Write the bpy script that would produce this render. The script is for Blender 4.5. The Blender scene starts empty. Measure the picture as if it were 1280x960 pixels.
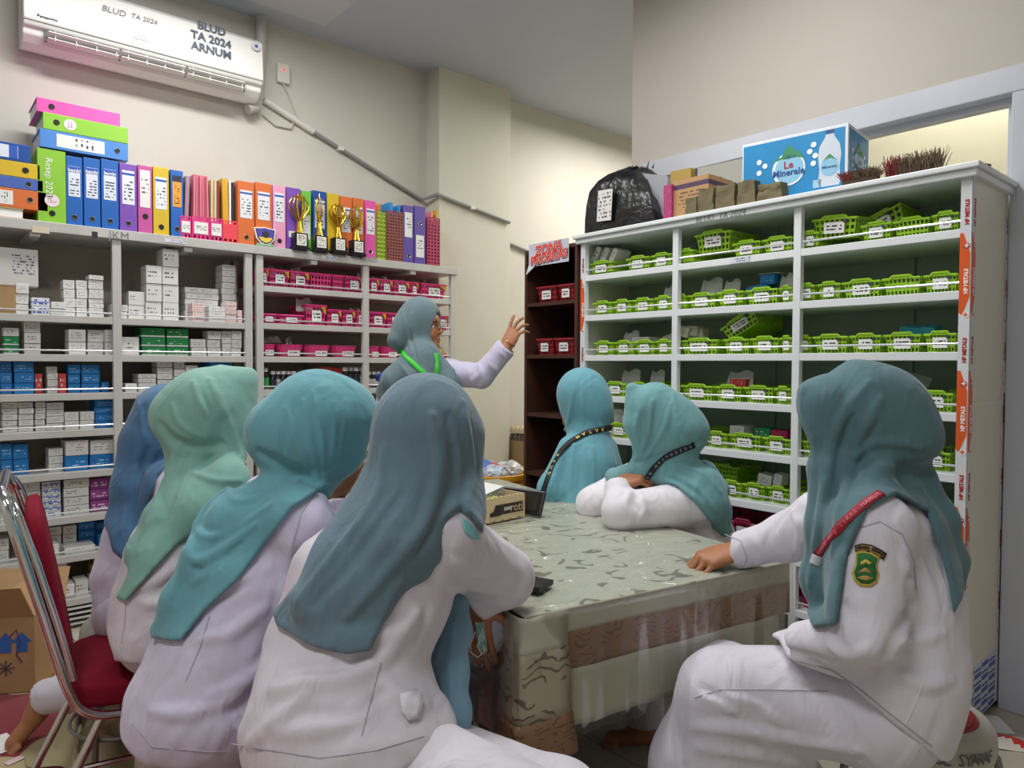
import bpy, bmesh, math, random
import numpy as np
from mathutils import Vector, Matrix
random.seed(7); rng = np.random.default_rng(7)
SC = bpy.context.scene; COL = SC.collection

# ---------------------------------------------------------------- camera
FPX = 890.0; CAM_H = 1.30
PITCH = math.radians(-1.58); ROLL = 0.0045
fw = Vector((0.652, 0.758, 0)).normalized(); rt = Vector((fw.y, -fw.x, 0)); upv = Vector((0, 0, 1))
F3 = fw*math.cos(PITCH) + upv*math.sin(PITCH)
U3 = upv*math.cos(PITCH) - fw*math.sin(PITCH)
R3 = rt*math.cos(ROLL) + U3*math.sin(ROLL); U3 = U3*math.cos(ROLL) - rt*math.sin(ROLL)
CAM = Vector((0, 0, CAM_H))
cd = bpy.data.cameras.new('camera'); cam = bpy.data.objects.new('camera', cd); COL.objects.link(cam)
cd.sensor_width = 36; cd.lens = 36*FPX/1280; cd.clip_start = 0.02; cd.clip_end = 60
M = Matrix((R3, U3, -F3)).transposed().to_4x4(); M.translation = CAM; cam.matrix_world = M
SC.camera = cam
# ---------------------------------------------------------------- world, lamps, exposure
w = bpy.data.worlds.new('world'); SC.world = w; w.use_nodes = True
w.node_tree.nodes['Background'].inputs[0].default_value = (0.75, 0.85, 1, 1)
w.node_tree.nodes['Background'].inputs[1].default_value = 0.25
def lamp(name, loc, sx, sy, watt, col=(1, 0.98, 0.94), rot=(0, 0, 0)):
    l = bpy.data.lights.new(name, 'AREA'); l.shape = 'RECTANGLE'; l.size = sx; l.size_y = sy; l.energy = watt; l.color = col
    o = bpy.data.objects.new(name, l); o.location = loc; o.rotation_euler = rot; COL.objects.link(o); return o
lamp('ceiling_lamp', (1.05, 3.38, 3.37), 1.2, 0.22, 34, (1, 0.99, 0.97))
lamp('ceiling_lamp', (1.75, 1.6, 3.36), 1.2, 0.3, 38, (1, 0.99, 0.97))
lamp('ceiling_lamp', (-0.6, 0.6, 3.36), 0.3, 1.2, 36, (0.95, 0.97, 1))
lamp('ceiling_lamp', (4.75, 3.4, 3.30), 1.2, 0.8, 52, (1, 0.98, 0.90))
lamp('ceiling_lamp', (4.3, 1.2, 3.30), 0.5, 1.2, 24, (1, 0.97, 0.86))
SC.view_settings.view_transform = 'Standard'; SC.view_settings.look = 'None'
SC.view_settings.gamma = 1; SC.view_settings.use_curve_mapping = False
SC.view_settings.exposure = 0.05

# ---------------------------------------------------------------- pixel helpers (1280 x 960 frame)
def ray(px, py): return F3 + R3*((px-640)/FPX) + U3*((480-py)/FPX)
def P(px, py, d): return CAM + ray(px, py)*d
def onY(px, py, Y): r = ray(px, py); return CAM + r*(Y/r.y)
def onX(px, py, X): r = ray(px, py); return CAM + r*(X/r.x)
def onZ(px, py, Z): r = ray(px, py); return CAM + r*((Z-CAM_H)/r.z)
# ---------------------------------------------------------------- object helpers
def tag(o, label=None, cat=None, group=None, kind=None):
    if label: o['label'] = label
    if cat: o['category'] = cat
    if group: o['group'] = group
    if kind: o['kind'] = kind
    return o
def empty(name, loc=(0, 0, 0), rz=0, label=None, cat=None, group=None):
    o = bpy.data.objects.new(name, None); o.location = loc; o.rotation_euler = (0, 0, rz); o.empty_display_size = 0.05
    COL.objects.link(o); return tag(o, label, cat, group)
def dup(root, loc=None, rz=None, label=None, group=None, skip=(), scale=None):
    r = root.copy(); COL.objects.link(r)
    if loc is not None: r.location = loc
    if rz is not None: r.rotation_euler = (0, 0, rz)
    if scale: r.scale = scale
    if label: r['label'] = label
    if group: r['group'] = group
    for ch in list(root.children):
        if ch.name.split('.')[0] in skip: continue
        c = ch.copy(); COL.objects.link(c); c.parent = r
        for g in ch.children:
            e = g.copy(); COL.objects.link(e); e.parent = c
    return r
class MB:
    def __init__(s): s.v = []; s.f = []; s.m = []
    def add(s, vs, fs, mi=0, M=None):
        n = len(s.v)
        for q in vs:
            q = Vector(q); s.v.append(M @ q if M else q)
        for f in fs: s.f.append([i+n for i in f]); s.m.append(mi)
        return s
    def box(s, x0, x1, y0, y1, z0, z1, mi=0, M=None):
        return s.add([(x0,y0,z0),(x1,y0,z0),(x1,y1,z0),(x0,y1,z0),(x0,y0,z1),(x1,y0,z1),(x1,y1,z1),(x0,y1,z1)],
              [(0,3,2,1),(4,5,6,7),(0,1,5,4),(1,2,6,5),(2,3,7,6),(3,0,4,7)], mi, M)
    def tube(s, pts, r, seg=10, mi=0, M=None, flat=1.0):
        pts = [Vector(p) for p in pts]; n = len(pts); rs = r if isinstance(r, (list, tuple)) else [r]*n
        vs = []; fs = []; ref = None
        for i, p in enumerate(pts):
            t = (pts[min(i+1, n-1)]-pts[max(i-1, 0)])
            t = t.normalized() if t.length > 1e-9 else Vector((0, 0, 1))
            if ref is None: ref = t.orthogonal().normalized()
            ref = (ref - t*ref.dot(t)); ref = ref.normalized() if ref.length > 1e-6 else t.orthogonal().normalized()
            b = t.cross(ref)
            for k in range(seg):
                a = 2*math.pi*k/seg; vs.append(p + (ref*math.cos(a) + b*math.sin(a)*flat)*rs[i])
        for i in range(n-1):
            for k in range(seg):
                k2 = (k+1) % seg; fs.append((i*seg+k, i*seg+k2, (i+1)*seg+k2, (i+1)*seg+k))
        fs.append(tuple(range(seg))[::-1]); fs.append(tuple((n-1)*seg+k for k in range(seg)))
        return s.add(vs, fs, mi, M)
    def lathe(s, prof, seg=24, mi=0, M=None):
        vs = []; fs = []
        for (r, z) in prof:
            for k in range(seg):
                a = 2*math.pi*k/seg; vs.append((r*math.cos(a), r*math.sin(a), z))
        n = len(prof)
        for i in range(n-1):
            for k in range(seg):
                k2 = (k+1) % seg; fs.append((i*seg+k, i*seg+k2, (i+1)*seg+k2, (i+1)*seg+k))
        fs.append(tuple(range(seg))[::-1]); fs.append(tuple((n-1)*seg+k for k in range(seg)))
        return s.add(vs, fs, mi, M)
    def prism(s, poly, y0, y1, mi=0, M=None):           # polygon in x,z extruded along y
        n = len(poly); vs = [(x, y0, z) for x, z in poly]+[(x, y1, z) for x, z in poly]
        fs = [tuple(range(n)), tuple(range(2*n-1, n-1, -1))]+[(i, n+i, n+(i+1) % n, (i+1) % n) for i in range(n)]
        return s.add(vs, fs, mi, M)
    def build(s, name, mats, parent=None, smooth=False, bevel=0, loc=None, rz=0, solid=0):
        me = bpy.data.meshes.new(name); me.from_pydata([tuple(q) for q in s.v], [], s.f)
        for mt in (mats if isinstance(mats, (list, tuple)) else [mats]): me.materials.append(mt)
        if any(s.m): me.polygons.foreach_set('material_index', s.m)
        bm = bmesh.new(); bm.from_mesh(me)
        bmesh.ops.recalc_face_normals(bm, faces=bm.faces)
        if smooth:
            for f in bm.faces: f.smooth = True
        bm.to_mesh(me); bm.free()
        if smooth: 
            try: me.set_sharp_from_angle(angle=math.radians(40))
            except Exception: pass
        o = bpy.data.objects.new(name, me); COL.objects.link(o)
        if parent: o.parent = parent
        if loc is not None: o.location = loc
        o.rotation_euler = (0, 0, rz)
        if bevel:
            b = o.modifiers.new('bevel', 'BEVEL'); b.width = bevel; b.segments = 2; b.limit_method = 'ANGLE'
        if solid:
            b = o.modifiers.new('solid', 'SOLIDIFY'); b.thickness = solid; b.offset = 0
        return o
def text(name, s, size, mat, M, parent=None, bold=False, ext=0.0004, align='CENTER', shear=0, space=1.0, offset=0.0):
    c = bpy.data.curves.new(name, 'FONT'); c.body = s; c.size = size; c.extrude = ext; c.align_x = align; c.align_y = 'CENTER'
    c.shear = shear; c.space_character = space; c.offset = offset; c.resolution_u = 2
    o = bpy.data.objects.new('tmp', c); COL.objects.link(o)
    dg = bpy.context.evaluated_depsgraph_get(); dg.update()
    me = bpy.data.meshes.new_from_object(o.evaluated_get(dg)); bpy.data.objects.remove(o); bpy.data.curves.remove(c)
    me.materials.clear(); me.materials.append(mat); me.transform(M)
    r = bpy.data.objects.new(name, me); COL.objects.link(r)
    if parent: r.parent = parent
    return r
def crv(pts, m=4):
    q = [Vector(p) for p in pts]; q = [q[0]*2-q[1]]+q+[q[-1]*2-q[-2]]; o = []
    for i in range(1, len(q)-2):
        for k in range(m):
            t = k/m; o.append(((q[i]*2)+(q[i+1]-q[i-1])*t+(q[i-1]*2-q[i]*5+q[i+1]*4-q[i+2])*t*t+(q[i]*3-q[i-1]-q[i+1]*3+q[i+2])*t**3)*.5)
    return o+[q[-2]]
RX = Matrix.Rotation(math.pi/2, 4, 'X'); RZM = Matrix.Rotation(-math.pi/2, 4, 'Z')
def T(x, y, z): return Matrix.Translation((x, y, z))
# ---------------------------------------------------------------- materials
def lin(h):
    h = h.lstrip('#'); c = [int(h[i:i+2], 16)/255 for i in (0, 2, 4)]
    return tuple((x/12.92 if x <= 0.04045 else ((x+0.055)/1.055)**2.4) for x in c)+(1,)
MATS = {}
def mat(name, col, rough=0.5, metal=0.0, noise=0.06, nscale=6.0, bump=0.0, bscale=60.0, spec=0.5, sheen=0.0, coat=0.0, emit=0, stain=None, alpha=1.0, trans=0.0):
    if name in MATS: return MATS[name]
    m = bpy.data.materials.new(name); MATS[name] = m; m.use_nodes = True; nt = m.node_tree; b = nt.nodes['Principled BSDF']
    c = lin(col) if isinstance(col, str) else col
    b.inputs['Roughness'].default_value = rough; b.inputs['Metallic'].default_value = metal
    b.inputs['Specular IOR Level'].default_value = spec
    b.inputs['Sheen Weight'].default_value = sheen; b.inputs['Coat Weight'].default_value = coat
    b.inputs['Alpha'].default_value = alpha; b.inputs['Transmission Weight'].default_value = trans
    tc = nt.nodes.new('ShaderNodeTexCoord'); nz = nt.nodes.new('ShaderNodeTexNoise'); nz.inputs['Scale'].default_value = nscale; nz.inputs['Detail'].default_value = 4
    nt.links.new(tc.outputs['Object'], nz.inputs['Vector'])
    r = nt.nodes.new('ShaderNodeValToRGB'); nt.links.new(nz.outputs[0], r.inputs[0])
    e = r.color_ramp.elements; e[0].position = 0.3; e[1].position = 0.7
    e[0].color = tuple(x*(1-noise) for x in c[:3])+(1,); e[1].color = tuple(min(1, x*(1+noise)) for x in c[:3])+(1,)
    out = r.outputs[0]
    if stain:
        n2 = nt.nodes.new('ShaderNodeTexNoise'); n2.inputs['Scale'].default_value = 1.3; n2.inputs['Detail'].default_value = 8; n2.inputs['Roughness'].default_value = 0.7
        nt.links.new(tc.outputs['Object'], n2.inputs['Vector'])
        r2 = nt.nodes.new('ShaderNodeValToRGB'); r2.color_ramp.elements[0].position = 0.55; r2.color_ramp.elements[1].position = 0.75
        mx = nt.nodes.new('ShaderNodeMixRGB'); mx.inputs[2].default_value = lin(stain); nt.links.new(n2.outputs[0], r2.inputs[0])
        nt.links.new(r2.outputs[0], mx.inputs[0]); nt.links.new(out, mx.inputs[1]); out = mx.outputs[0]
    nt.links.new(out, b.inputs['Base Color'])
    if bump:
        n3 = nt.nodes.new('ShaderNodeTexNoise'); n3.inputs['Scale'].default_value = bscale; n3.inputs['Detail'].default_value = 3
        bp = nt.nodes.new('ShaderNodeBump'); bp.inputs['Strength'].default_value = bump; bp.inputs['Distance'].default_value = 0.01
        nt.links.new(tc.outputs['Object'], n3.inputs['Vector']); nt.links.new(n3.outputs[0], bp.inputs['Height']); nt.links.new(bp.outputs[0], b.inputs['Normal'])
    if emit:
        b.inputs['Emission Color'].default_value = c; b.inputs['Emission Strength'].default_value = emit
    return m
def math_(nt, op, a, b=None, c=None):
    n = nt.nodes.new('ShaderNodeMath'); n.operation = op
    for i, q in enumerate((a, b, c)):
        if q is None: continue
        if isinstance(q, (int, float)): n.inputs[i].default_value = q
        else: nt.links.new(q, n.inputs[i])
    return n.outputs[0]
def printed(name, base, ink, rows=3, area=(0.1, 0.9, 0.15, 0.85), dens=9, rough=0.5, fill=0.55, seed=0.0, band=None, thr=0.5):
    """flat print: rows of small ink marks on the x-z face of an object (Generated coordinates)"""
    if name in MATS: return MATS[name]
    m = bpy.data.materials.new(name); MATS[name] = m; m.use_nodes = True; nt = m.node_tree; b = nt.nodes['Principled BSDF']
    b.inputs['Roughness'].default_value = rough
    tc = nt.nodes.new('ShaderNodeTexCoord'); sp = nt.nodes.new('ShaderNodeSeparateXYZ'); nt.links.new(tc.outputs['Generated'], sp.inputs[0])
    x, z = sp.outputs[0], sp.outputs[2]
    zr = math_(nt, 'MULTIPLY', math_(nt, 'DIVIDE', math_(nt, 'SUBTRACT', z, area[2]), area[3]-area[2]), rows)
    fr = math_(nt, 'FRACT', zr); fl = math_(nt, 'FLOOR', zr)
    line = math_(nt, 'MULTIPLY', math_(nt, 'GREATER_THAN', fr, (1-fill)/2), math_(nt, 'LESS_THAN', fr, 1-(1-fill)/2))
    cmb = nt.nodes.new('ShaderNodeCombineXYZ'); nt.links.new(math_(nt, 'MULTIPLY', x, dens), cmb.inputs[0])
    nt.links.new(math_(nt, 'MULTIPLY', fl, 7.31), cmb.inputs[1])
    oi = nt.nodes.new('ShaderNodeObjectInfo'); nt.links.new(math_(nt, 'MULTIPLY_ADD', oi.outputs['Random'], 50.0, seed), cmb.inputs[2])
    nz = nt.nodes.new('ShaderNodeTexNoise'); nz.inputs['Scale'].default_value = 1.0; nz.inputs['Detail'].default_value = 3; nt.links.new(cmb.outputs[0], nz.inputs['Vector'])
    mk = math_(nt, 'MULTIPLY', line, math_(nt, 'GREATER_THAN', nz.outputs[0], thr))
    for (q, lo, hi) in ((x, area[0], area[1]), (z, area[2], area[3])):
        mk = math_(nt, 'MULTIPLY', mk, math_(nt, 'MULTIPLY', math_(nt, 'GREATER_THAN', q, lo), math_(nt, 'LESS_THAN', q, hi)))
    mx = nt.nodes.new('ShaderNodeMixRGB'); nt.links.new(mk, mx.inputs[0]); mx.inputs[1].default_value = lin(base); mx.inputs[2].default_value = lin(ink)
    out = mx.outputs[0]
    if band:
        bc, z0, z1 = band; m2 = nt.nodes.new('ShaderNodeMixRGB'); m2.inputs[2].default_value = lin(bc); nt.links.new(out, m2.inputs[1])
        nt.links.new(math_(nt, 'MULTIPLY', math_(nt, 'GREATER_THAN', z, z0), math_(nt, 'LESS_THAN', z, z1)), m2.inputs[0]); out = m2.outputs[0]
    nt.links.new(out, b.inputs['Base Color']); return m
def glassy(name, tint=(1, 1, 1, 1), fac=0.12, rough=0.05, bump=0, bscale=20, fres=.8):
    if name in MATS: return MATS[name]
    m = bpy.data.materials.new(name); MATS[name] = m; m.use_nodes = True; nt = m.node_tree
    out = nt.nodes['Material Output']; nt.nodes.remove(nt.nodes['Principled BSDF'])
    t = nt.nodes.new('ShaderNodeBsdfTransparent'); t.inputs[0].default_value = tint
    g = nt.nodes.new('ShaderNodeBsdfGlossy'); g.inputs['Roughness'].default_value = rough; g.inputs[0].default_value = (1, 1, 1, 1)
    lw = nt.nodes.new('ShaderNodeLayerWeight'); lw.inputs[0].default_value = 0.25
    f = math_(nt, 'MULTIPLY_ADD', lw.outputs['Fresnel'], fres, fac)
    mx = nt.nodes.new('ShaderNodeMixShader'); nt.links.new(f, mx.inputs[0]); nt.links.new(t.outputs[0], mx.inputs[1]); nt.links.new(g.outputs[0], mx.inputs[2])
    nt.links.new(mx.outputs[0], out.inputs[0])
    if bump:
        tc = nt.nodes.new('ShaderNodeTexCoord'); n3 = nt.nodes.new('ShaderNodeTexNoise'); n3.inputs['Scale'].default_value = bscale; n3.inputs['Detail'].default_value = 4; n3.inputs['Distortion'].default_value = 1.5
        bp = nt.nodes.new('ShaderNodeBump'); bp.inputs['Strength'].default_value = bump; bp.inputs['Distance'].default_value = 0.02
        nt.links.new(tc.outputs['Object'], n3.inputs['Vector']); nt.links.new(n3.outputs[0], bp.inputs['Height']); nt.links.new(bp.outputs[0], g.inputs['Normal'])
    return m
WALL = mat('wall_paint', '#CBC7BE', 0.75, noise=0.015, nscale=3, bump=0.05, bscale=40, stain='#C2BDB1')
WALLW = mat('wall_paint_warm', '#E6E2CC', 0.75, noise=0.02, nscale=3, bump=0.05, bscale=30, stain='#E2DCC0')
WALLR = mat('wall_paint_shade_side', '#C0B9AF', 0.75, noise=0.015, nscale=3, bump=0.05, bscale=40, stain='#B9B2A6')  # right wall: its shadow-side greyness is put into the base colour
CEIL = mat('ceiling_paint', '#B6BECC', 0.8, noise=0.012, nscale=2)
FRAME = mat('white_aluminium', '#BFC2CB', 0.32, noise=0.01)
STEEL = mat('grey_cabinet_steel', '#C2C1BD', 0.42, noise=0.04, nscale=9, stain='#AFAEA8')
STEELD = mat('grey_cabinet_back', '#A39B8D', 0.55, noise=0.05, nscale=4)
WSTEEL = mat('white_cabinet_steel', '#E2E6E8', 0.35, noise=0.01)
GREENB = mat('green_cabinet_back', '#8CA290', 0.4, noise=0.05, nscale=2)
CHROME = mat('chrome', '#E0E0E2', 0.12, 1.0, noise=0.02)
ROD = mat('steel_rod', '#E8EAEC', 0.25, 0.6, noise=0.02)
BLACK = mat('black_plastic', '#131315', 0.4, noise=0.1)
INK = mat('black_ink', '#26262C', 0.6, noise=0.05)
WHITEP = mat('white_paper', '#EDEDEA', 0.6, noise=0.02)
GREYP = mat('grey_plastic', '#77787B', 0.5, noise=0.04)
CARD = mat('brown_cardboard', '#A98A62', 0.75, noise=0.08, nscale=12, bump=0.05)
RED = mat('red_plastic', '#C23038', 0.45)
ORD = ['first', 'second', 'third', 'fourth', 'fifth', 'sixth', 'seventh', 'eighth', 'ninth', 'tenth', 'eleventh', 'twelfth', 'thirteenth', 'fourteenth', 'fifteenth', 'sixteenth']

# ================================================================ setting
H = 3.42; YW = 4.40; XW = 3.18
def struct(name, mb, m, **k): o = mb.build(name, m, **k); o['kind'] = 'structure'; return o
# tiled floor with joints
fl = MB().box(-1.8, 6.0, -1.8, 4.6, -0.12, -0.008); flo = struct('floor', fl, mat('floor_grout', '#8F897C', 0.8))
TILEM = mat('floor_tile', '#B9B1A0', 0.28, noise=0.07, nscale=5, stain='#A89F8C')
tm = MB().box(0.002, 0.598, 0.002, 0.598, -0.008, 0.0).build('tile', TILEM, flo); first = True
for i in range(-3, 9):
    for j in range(-3, 8):
        if first: t = tm; first = False
        else: t = tm.copy(); COL.objects.link(t); t.parent = flo
        t.location = (i*0.6, j*0.6, 0)
struct('ceiling', MB().box(-1.8, 6, -1.8, 4.6, H, H+0.1), CEIL)
struct('wall_back', MB().box(-1.8, 6, YW, YW+0.15, 0, H), WALL)
struct('wall_pillar', MB().box(2.95, 3.62, 4.24, YW, 0, H), mat('wall_paint_pillar', '#CFCCBF', 0.75, noise=0.015, nscale=3, bump=0.05, bscale=40))
struct('wall_left', MB().box(-1.95, -1.8, -1.8, YW, 0, H), WALL)
struct('wall_front', MB().box(-1.8, 6, -1.95, -1.8, 0, H), WALL)
struct('wall_far_right', MB().box(6, 6.15, -1.8, YW, 0, H), WALLW)
struct('wall_recess', MB().box(4.55, 4.70, -1.8, 2.55, 0, H), WALLW)
# right wall with the big window / door opening below y frame line
ZH = 2.42                                   # top of frame
wr = MB(); wr.box(XW, XW+0.14, -1.8, 2.66, ZH, H); wr.box(XW, XW+0.14, 2.58, 2.66, 0, ZH); wr.box(XW, XW+0.14, -1.8, -0.5, 0, ZH)
struct('wall_right', wr, WALLR)
low = MB().box(XW+0.02, XW+0.12, 0.82, 2.58, 0, 1.2); struct('wall_right_low', low, WALLR)
wf = MB()
for (y0, y1, z0, z1) in ((-0.5, 2.58, ZH-0.10, ZH), (2.49, 2.58, 0, ZH-0.1), (1.60, 1.67, 1.28, ZH-0.1), (0.72, 0.82, 0, ZH-0.1), (0.82, 2.49, 1.2, 1.28)):
    wf.box(XW-0.03, XW+0.13, y0, y1, z0, z1)
win = struct('window_1', wf, FRAME, bevel=0.004)
for (y0, y1) in ((0.82, 1.60), (1.67, 2.49)):
    MB().box(XW+0.05, XW+0.056, y0, y1, 1.28, ZH-0.1).build('pane', glassy('window_glass', fac=0.02), win)
    f = MB(); zt = ZH-0.1
    f.box(XW+0.03, XW+0.075, y0, y0+0.025, 1.28, zt); f.box(XW+0.03, XW+0.075, y1-0.025, y1, 1.28, zt); f.box(XW+0.03, XW+0.075, y0+0.025, y1-0.025, zt-0.025, zt); f.box(XW+0.03, XW+0.075, y0+0.025, y1-0.025, 1.28, 1.305)
    f.build('window_frame', FRAME, win)
# door right of the window (mostly outside the frame)
dr = struct('door_1', MB().box(XW+0.02, XW+0.06, -0.22, 0.72, 0.01, ZH-0.1), mat('door_white', '#D5D6DA', 0.4, noise=0.02))
MB().tube([(XW+0.02, 0.62, 1.0), (XW-0.04, 0.62, 1.0), (XW-0.04, 0.5, 1.0)], 0.009).build('handle', CHROME, dr)
# ceiling access panel + crack lines
pnl = MB(); a = onZ(330, 8, H); b = onZ(383, 34, H)
pnl.box(1.42, 2.05, 3.62, 4.2, H-0.008, H-0.001); struct('trim_ceiling_panel', pnl, mat('ceiling_panel', '#C5C8CE', 0.8, noise=0.01), bevel=0.002)
# ---------------------------------------------------------------- conduit along the wall
def conduit(name, pts, r, m, label):
    o = empty(name, pts[0], 0, label, 'conduit'); L = Vector(pts[0])
    MB().tube([Vector(p)-L for p in pts], r, 10).build('pipe', m, o, smooth=True); return o
GREYC = mat('grey_conduit', '#8A8A8A', 0.5); WHC = mat('white_conduit', '#D8D5CC', 0.5)
yb = YW-0.02
a0 = onY(330, 125, yb); a1 = onY(392, 165, yb); a2 = onY(527, 250, yb); p0 = onX(548, 243, 2.93); p1 = onY(637, 278, 4.22)
c = conduit('wall_conduit', [a0, a1], 0.020, WHC, 'white pipe sleeve running down from the air conditioner')
c = conduit('wall_conduit', [a1, a2, Vector((2.925, 4.215, p0.z)), Vector((3.0, 4.22, p0.z-0.015)), p1], 0.013, GREYC, 'thin grey conduit running along the wall above the binders')
for px, py in ((425, 186), (590, 260)):
    q = onY(px, py, yb if px < 540 else 4.22); MB().box(-0.02, 0.02, -0.018, 0.018, -0.012, 0.012).build('clip', WHC, c).location = q - c.location
q0 = onY(637, 303, yb); q1 = onY(660, 314, yb)
conduit('wall_conduit', [Vector((3.64, yb, q0.z+0.01)), q1, q1+Vector((0.25, 0, -0.12))], 0.013, GREYC, 'short grey conduit on the wall above the brown bookcase')

# ================================================================ grey cabinets on the back wall
YS = 4.0; ZTOP = 1.965
SH1 = [1.509, 1.322, 1.134, 0.955, 0.752, 0.535, 0.345, 0.13]
SH2 = [1.727, 1.514, 1.323, 1.13, 0.93, 0.73, 0.53, 0.33, 0.13]
def grey_cabinet(x0, x1, shelves, label):
    o = empty('shelf_cabinet', (x0, YS, 0), 0, label, 'cabinet'); W = x1-x0; D = 0.39
    for x in (0, W/2-0.02, W-0.04):
        MB().box(x, x+0.04, 0, 0.03, 0.0, ZTOP-0.05).build('post', STEEL, o, bevel=0.002)
    for x in (0, W-0.03): MB().box(x, x+0.03, D-0.03, D, 0, ZTOP-0.05).build('post', STEEL, o)
    t = MB().box(-0.012, W+0.012, -0.012, D, ZTOP-0.05, ZTOP-0.002).build('top', STEEL, o, bevel=0.003)
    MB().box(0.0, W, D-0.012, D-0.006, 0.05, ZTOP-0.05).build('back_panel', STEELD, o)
    for xx in (W*0.25, W*0.75): MB().box(xx-0.02, xx+0.02, 0.0, D-0.02, ZTOP-0.075, ZTOP-0.05).build('brace', STEEL, o)
    for z in shelves:
        s = MB().box(0.005, W-0.005, 0.004, D-0.013, z-0.018, z+0.016)
        s.build('shelf', STEEL, o, bevel=0.002)
        for a, b in ((0.04, W/2-0.02), (W/2+0.02, W-0.04)):
            MB().tube([(a, 0.012, z+0.036), (b, 0.012, z+0.036)], 0.0042, 8).build('guard_rail', ROD, o, smooth=True)
    for k in range(4):
        MB().tube([(0.03, 0.008, 0.022+k*0.025), (W-0.03, 0.008, 0.022+k*0.025)], 0.006, 8).build('kick_rail', ROD, o, smooth=True)
    return o
XA0, XA1, XB0, XB1 = 0.15, 1.512, 1.535, 2.925
cabA = grey_cabinet(XA0, XA1, SH1, 'grey steel shelf cabinet full of white and blue medicine boxes')
cabB = grey_cabinet(XB0, XB1, SH2, 'grey steel shelf cabinet holding rows of pink baskets')
def on_front(o, px, py, s, size, m=INK, **k):
    q = onY(px, py, YS-0.0135); text('lettering', s, size, m, T(*(q-o.location)) @ RX, o, **k)
GI = mat('pencil_ink', '#85868A', 0.7)
on_front(cabA, 149, 295, 'JKM', 0.055, GI); on_front(cabB, 460, 324, '45505', 0.052, GI, shear=0.2)
def sticker(o, px0, px1, py, h, m):
    a = onY(px0, py, YS-0.013); b = onY(px1, py, YS-0.013)
    s = MB().box(0, b.x-a.x, -0.001, 0.0, -h/2, h/2).build('sticker', m, o, loc=(a-o.location))
STK = printed('asset_sticker', '#D9DCE2', '#3B4A8A', 2, (0.25, 0.98, 0.1, 0.9), 30, band=None)
sticker(cabA, 206, 232, 300, 0.02, STK); sticker(cabB, 402, 422, 321, 0.022, STK); sticker(cabA, 40, 62, 286, 0.03, mat('old_tape', '#D5CBB2', 0.6))
sticker(cabA, 115, 122, 293, 0.03, INK)
# boxes: crop coordinates -> frame pixels
def cx3(x): return x/3.84
PR = dict(
 white=printed('box_white', '#E2E2DF', '#8C8E94', 3, (0.15, 0.8, 0.25, 0.8), 8, fill=0.35),
 white2=printed('box_white_text', '#DEDEDA', '#5A5C64', 2, (0.1, 0.7, 0.3, 0.75), 10, fill=0.4),
 green=printed('box_green', '#1F8A4C', '#DCE8DC', 2, (0.08, 0.8, 0.2, 0.75), 5, fill=0.35, band=('#E6ECE6', 0.0, 0.16), thr=0.56),
 blue=printed('box_blue', '#1C79BE', '#BFD9EE', 2, (0.12, 0.85, 0.25, 0.7), 7, fill=0.3, thr=0.52),
 red=printed('box_red', '#C8443F', '#F0DCD8', 2, (0.1, 0.9, 0.3, 0.8), 6, thr=0.55),
 pink=printed('box_pale_pink', '#EBD6D2', '#C28F92', 3, (0.1, 0.9, 0.2, 0.85), 9),
 purple=printed('box_purple', '#95418D', '#E3CFE2', 2, (0.1, 0.9, 0.25, 0.75), 6, band=('#7E2F78', 0.0, 0.12)),
 bw=printed('box_white_blue_stripe', '#E2E6EA', '#4860B0', 2, (0.05, 0.95, 0.1, 0.9), 6, band=('#5A6CC0', 0.42, 0.55)),
 brown=printed('box_brown', '#A5835A', '#6E5338', 2, (0.1, 0.9, 0.3, 0.7), 5),
 yellow=printed('box_ochre', '#A98A3E', '#6A5524', 2, (0.1, 0.9, 0.3, 0.7), 6),
)
NAME = dict(white='white', white2='white printed', green='green and white', blue='blue', red='red', pink='pale pink', purple='purple', bw='blue-striped white', brown='brown', yellow='ochre')
SHW = ['top', 'second', 'third', 'fourth', 'fifth', 'sixth', 'seventh', 'bottom']
cnt = {}
def boxes(oy, items):
    for (sh, x0, x1, yt, rows, kinds, *ex) in items:
        inset = ex[0] if ex else 0.035 + 0.03*random.random()
        Y = YS+inset; zb = SH1[sh]+0.0165
        a = onY(cx3(x0), oy+yt/3.84, Y); b = onY(cx3(x1), oy+yt/3.84, Y)
        X0, X1 = a.x, b.x; zt = a.z; 
        lim = [XA0+0.012, XA1-0.045]; X0 = max(X0, lim[0]); X1 = min(X1, lim[1]); hgt = (zt-zb)/rows
        if isinstance(kinds, str): kinds = [kinds]
        bay = 'left' if X0 < 0.83 else 'right'; key = (sh, bay); cnt[key] = cnt.get(key, 0)+1
        for r in range(rows):
            kd = kinds[r % len(kinds)]; D = min(0.30, max(0.10, (X1-X0)*1.5)); D = min(D, 0.36-inset)
            j = (random.random()-0.5)*0.004 if rows > 1 else 0; tight = X1-X0 < 0.09
            o = MB().box(-(X1-X0)/2+0.0015, (X1-X0)/2-0.0015, 0, D, 0, hgt-0.0022).build('medicine_box', PR[kd], bevel=0.0012)
            o.location = ((X0+X1)/2+j, Y+0.012*random.random(), zb+r*hgt)
            pos = '' if rows == 1 else (' bottom of' if r == 0 else (' topmost of' if r == rows-1 else ' '+ORD[r]+' up in'))
            st = 'box stack '+str(cnt[key]) if False else ORD[cnt[key]-1]+(' stack' if rows > 1 else ' box')
            if rows > 1: lab = f'{NAME[kd]} box{pos} {st} from left, {SHW[sh]} shelf, {bay} bay'
            else: lab = f'{NAME[kd]} single box standing {ORD[cnt[key]-1]} from left, {SHW[sh]} shelf, {bay} bay'
            tag(o, lab, 'box', f'medicine boxes on the {SHW[sh]} shelf')
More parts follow.
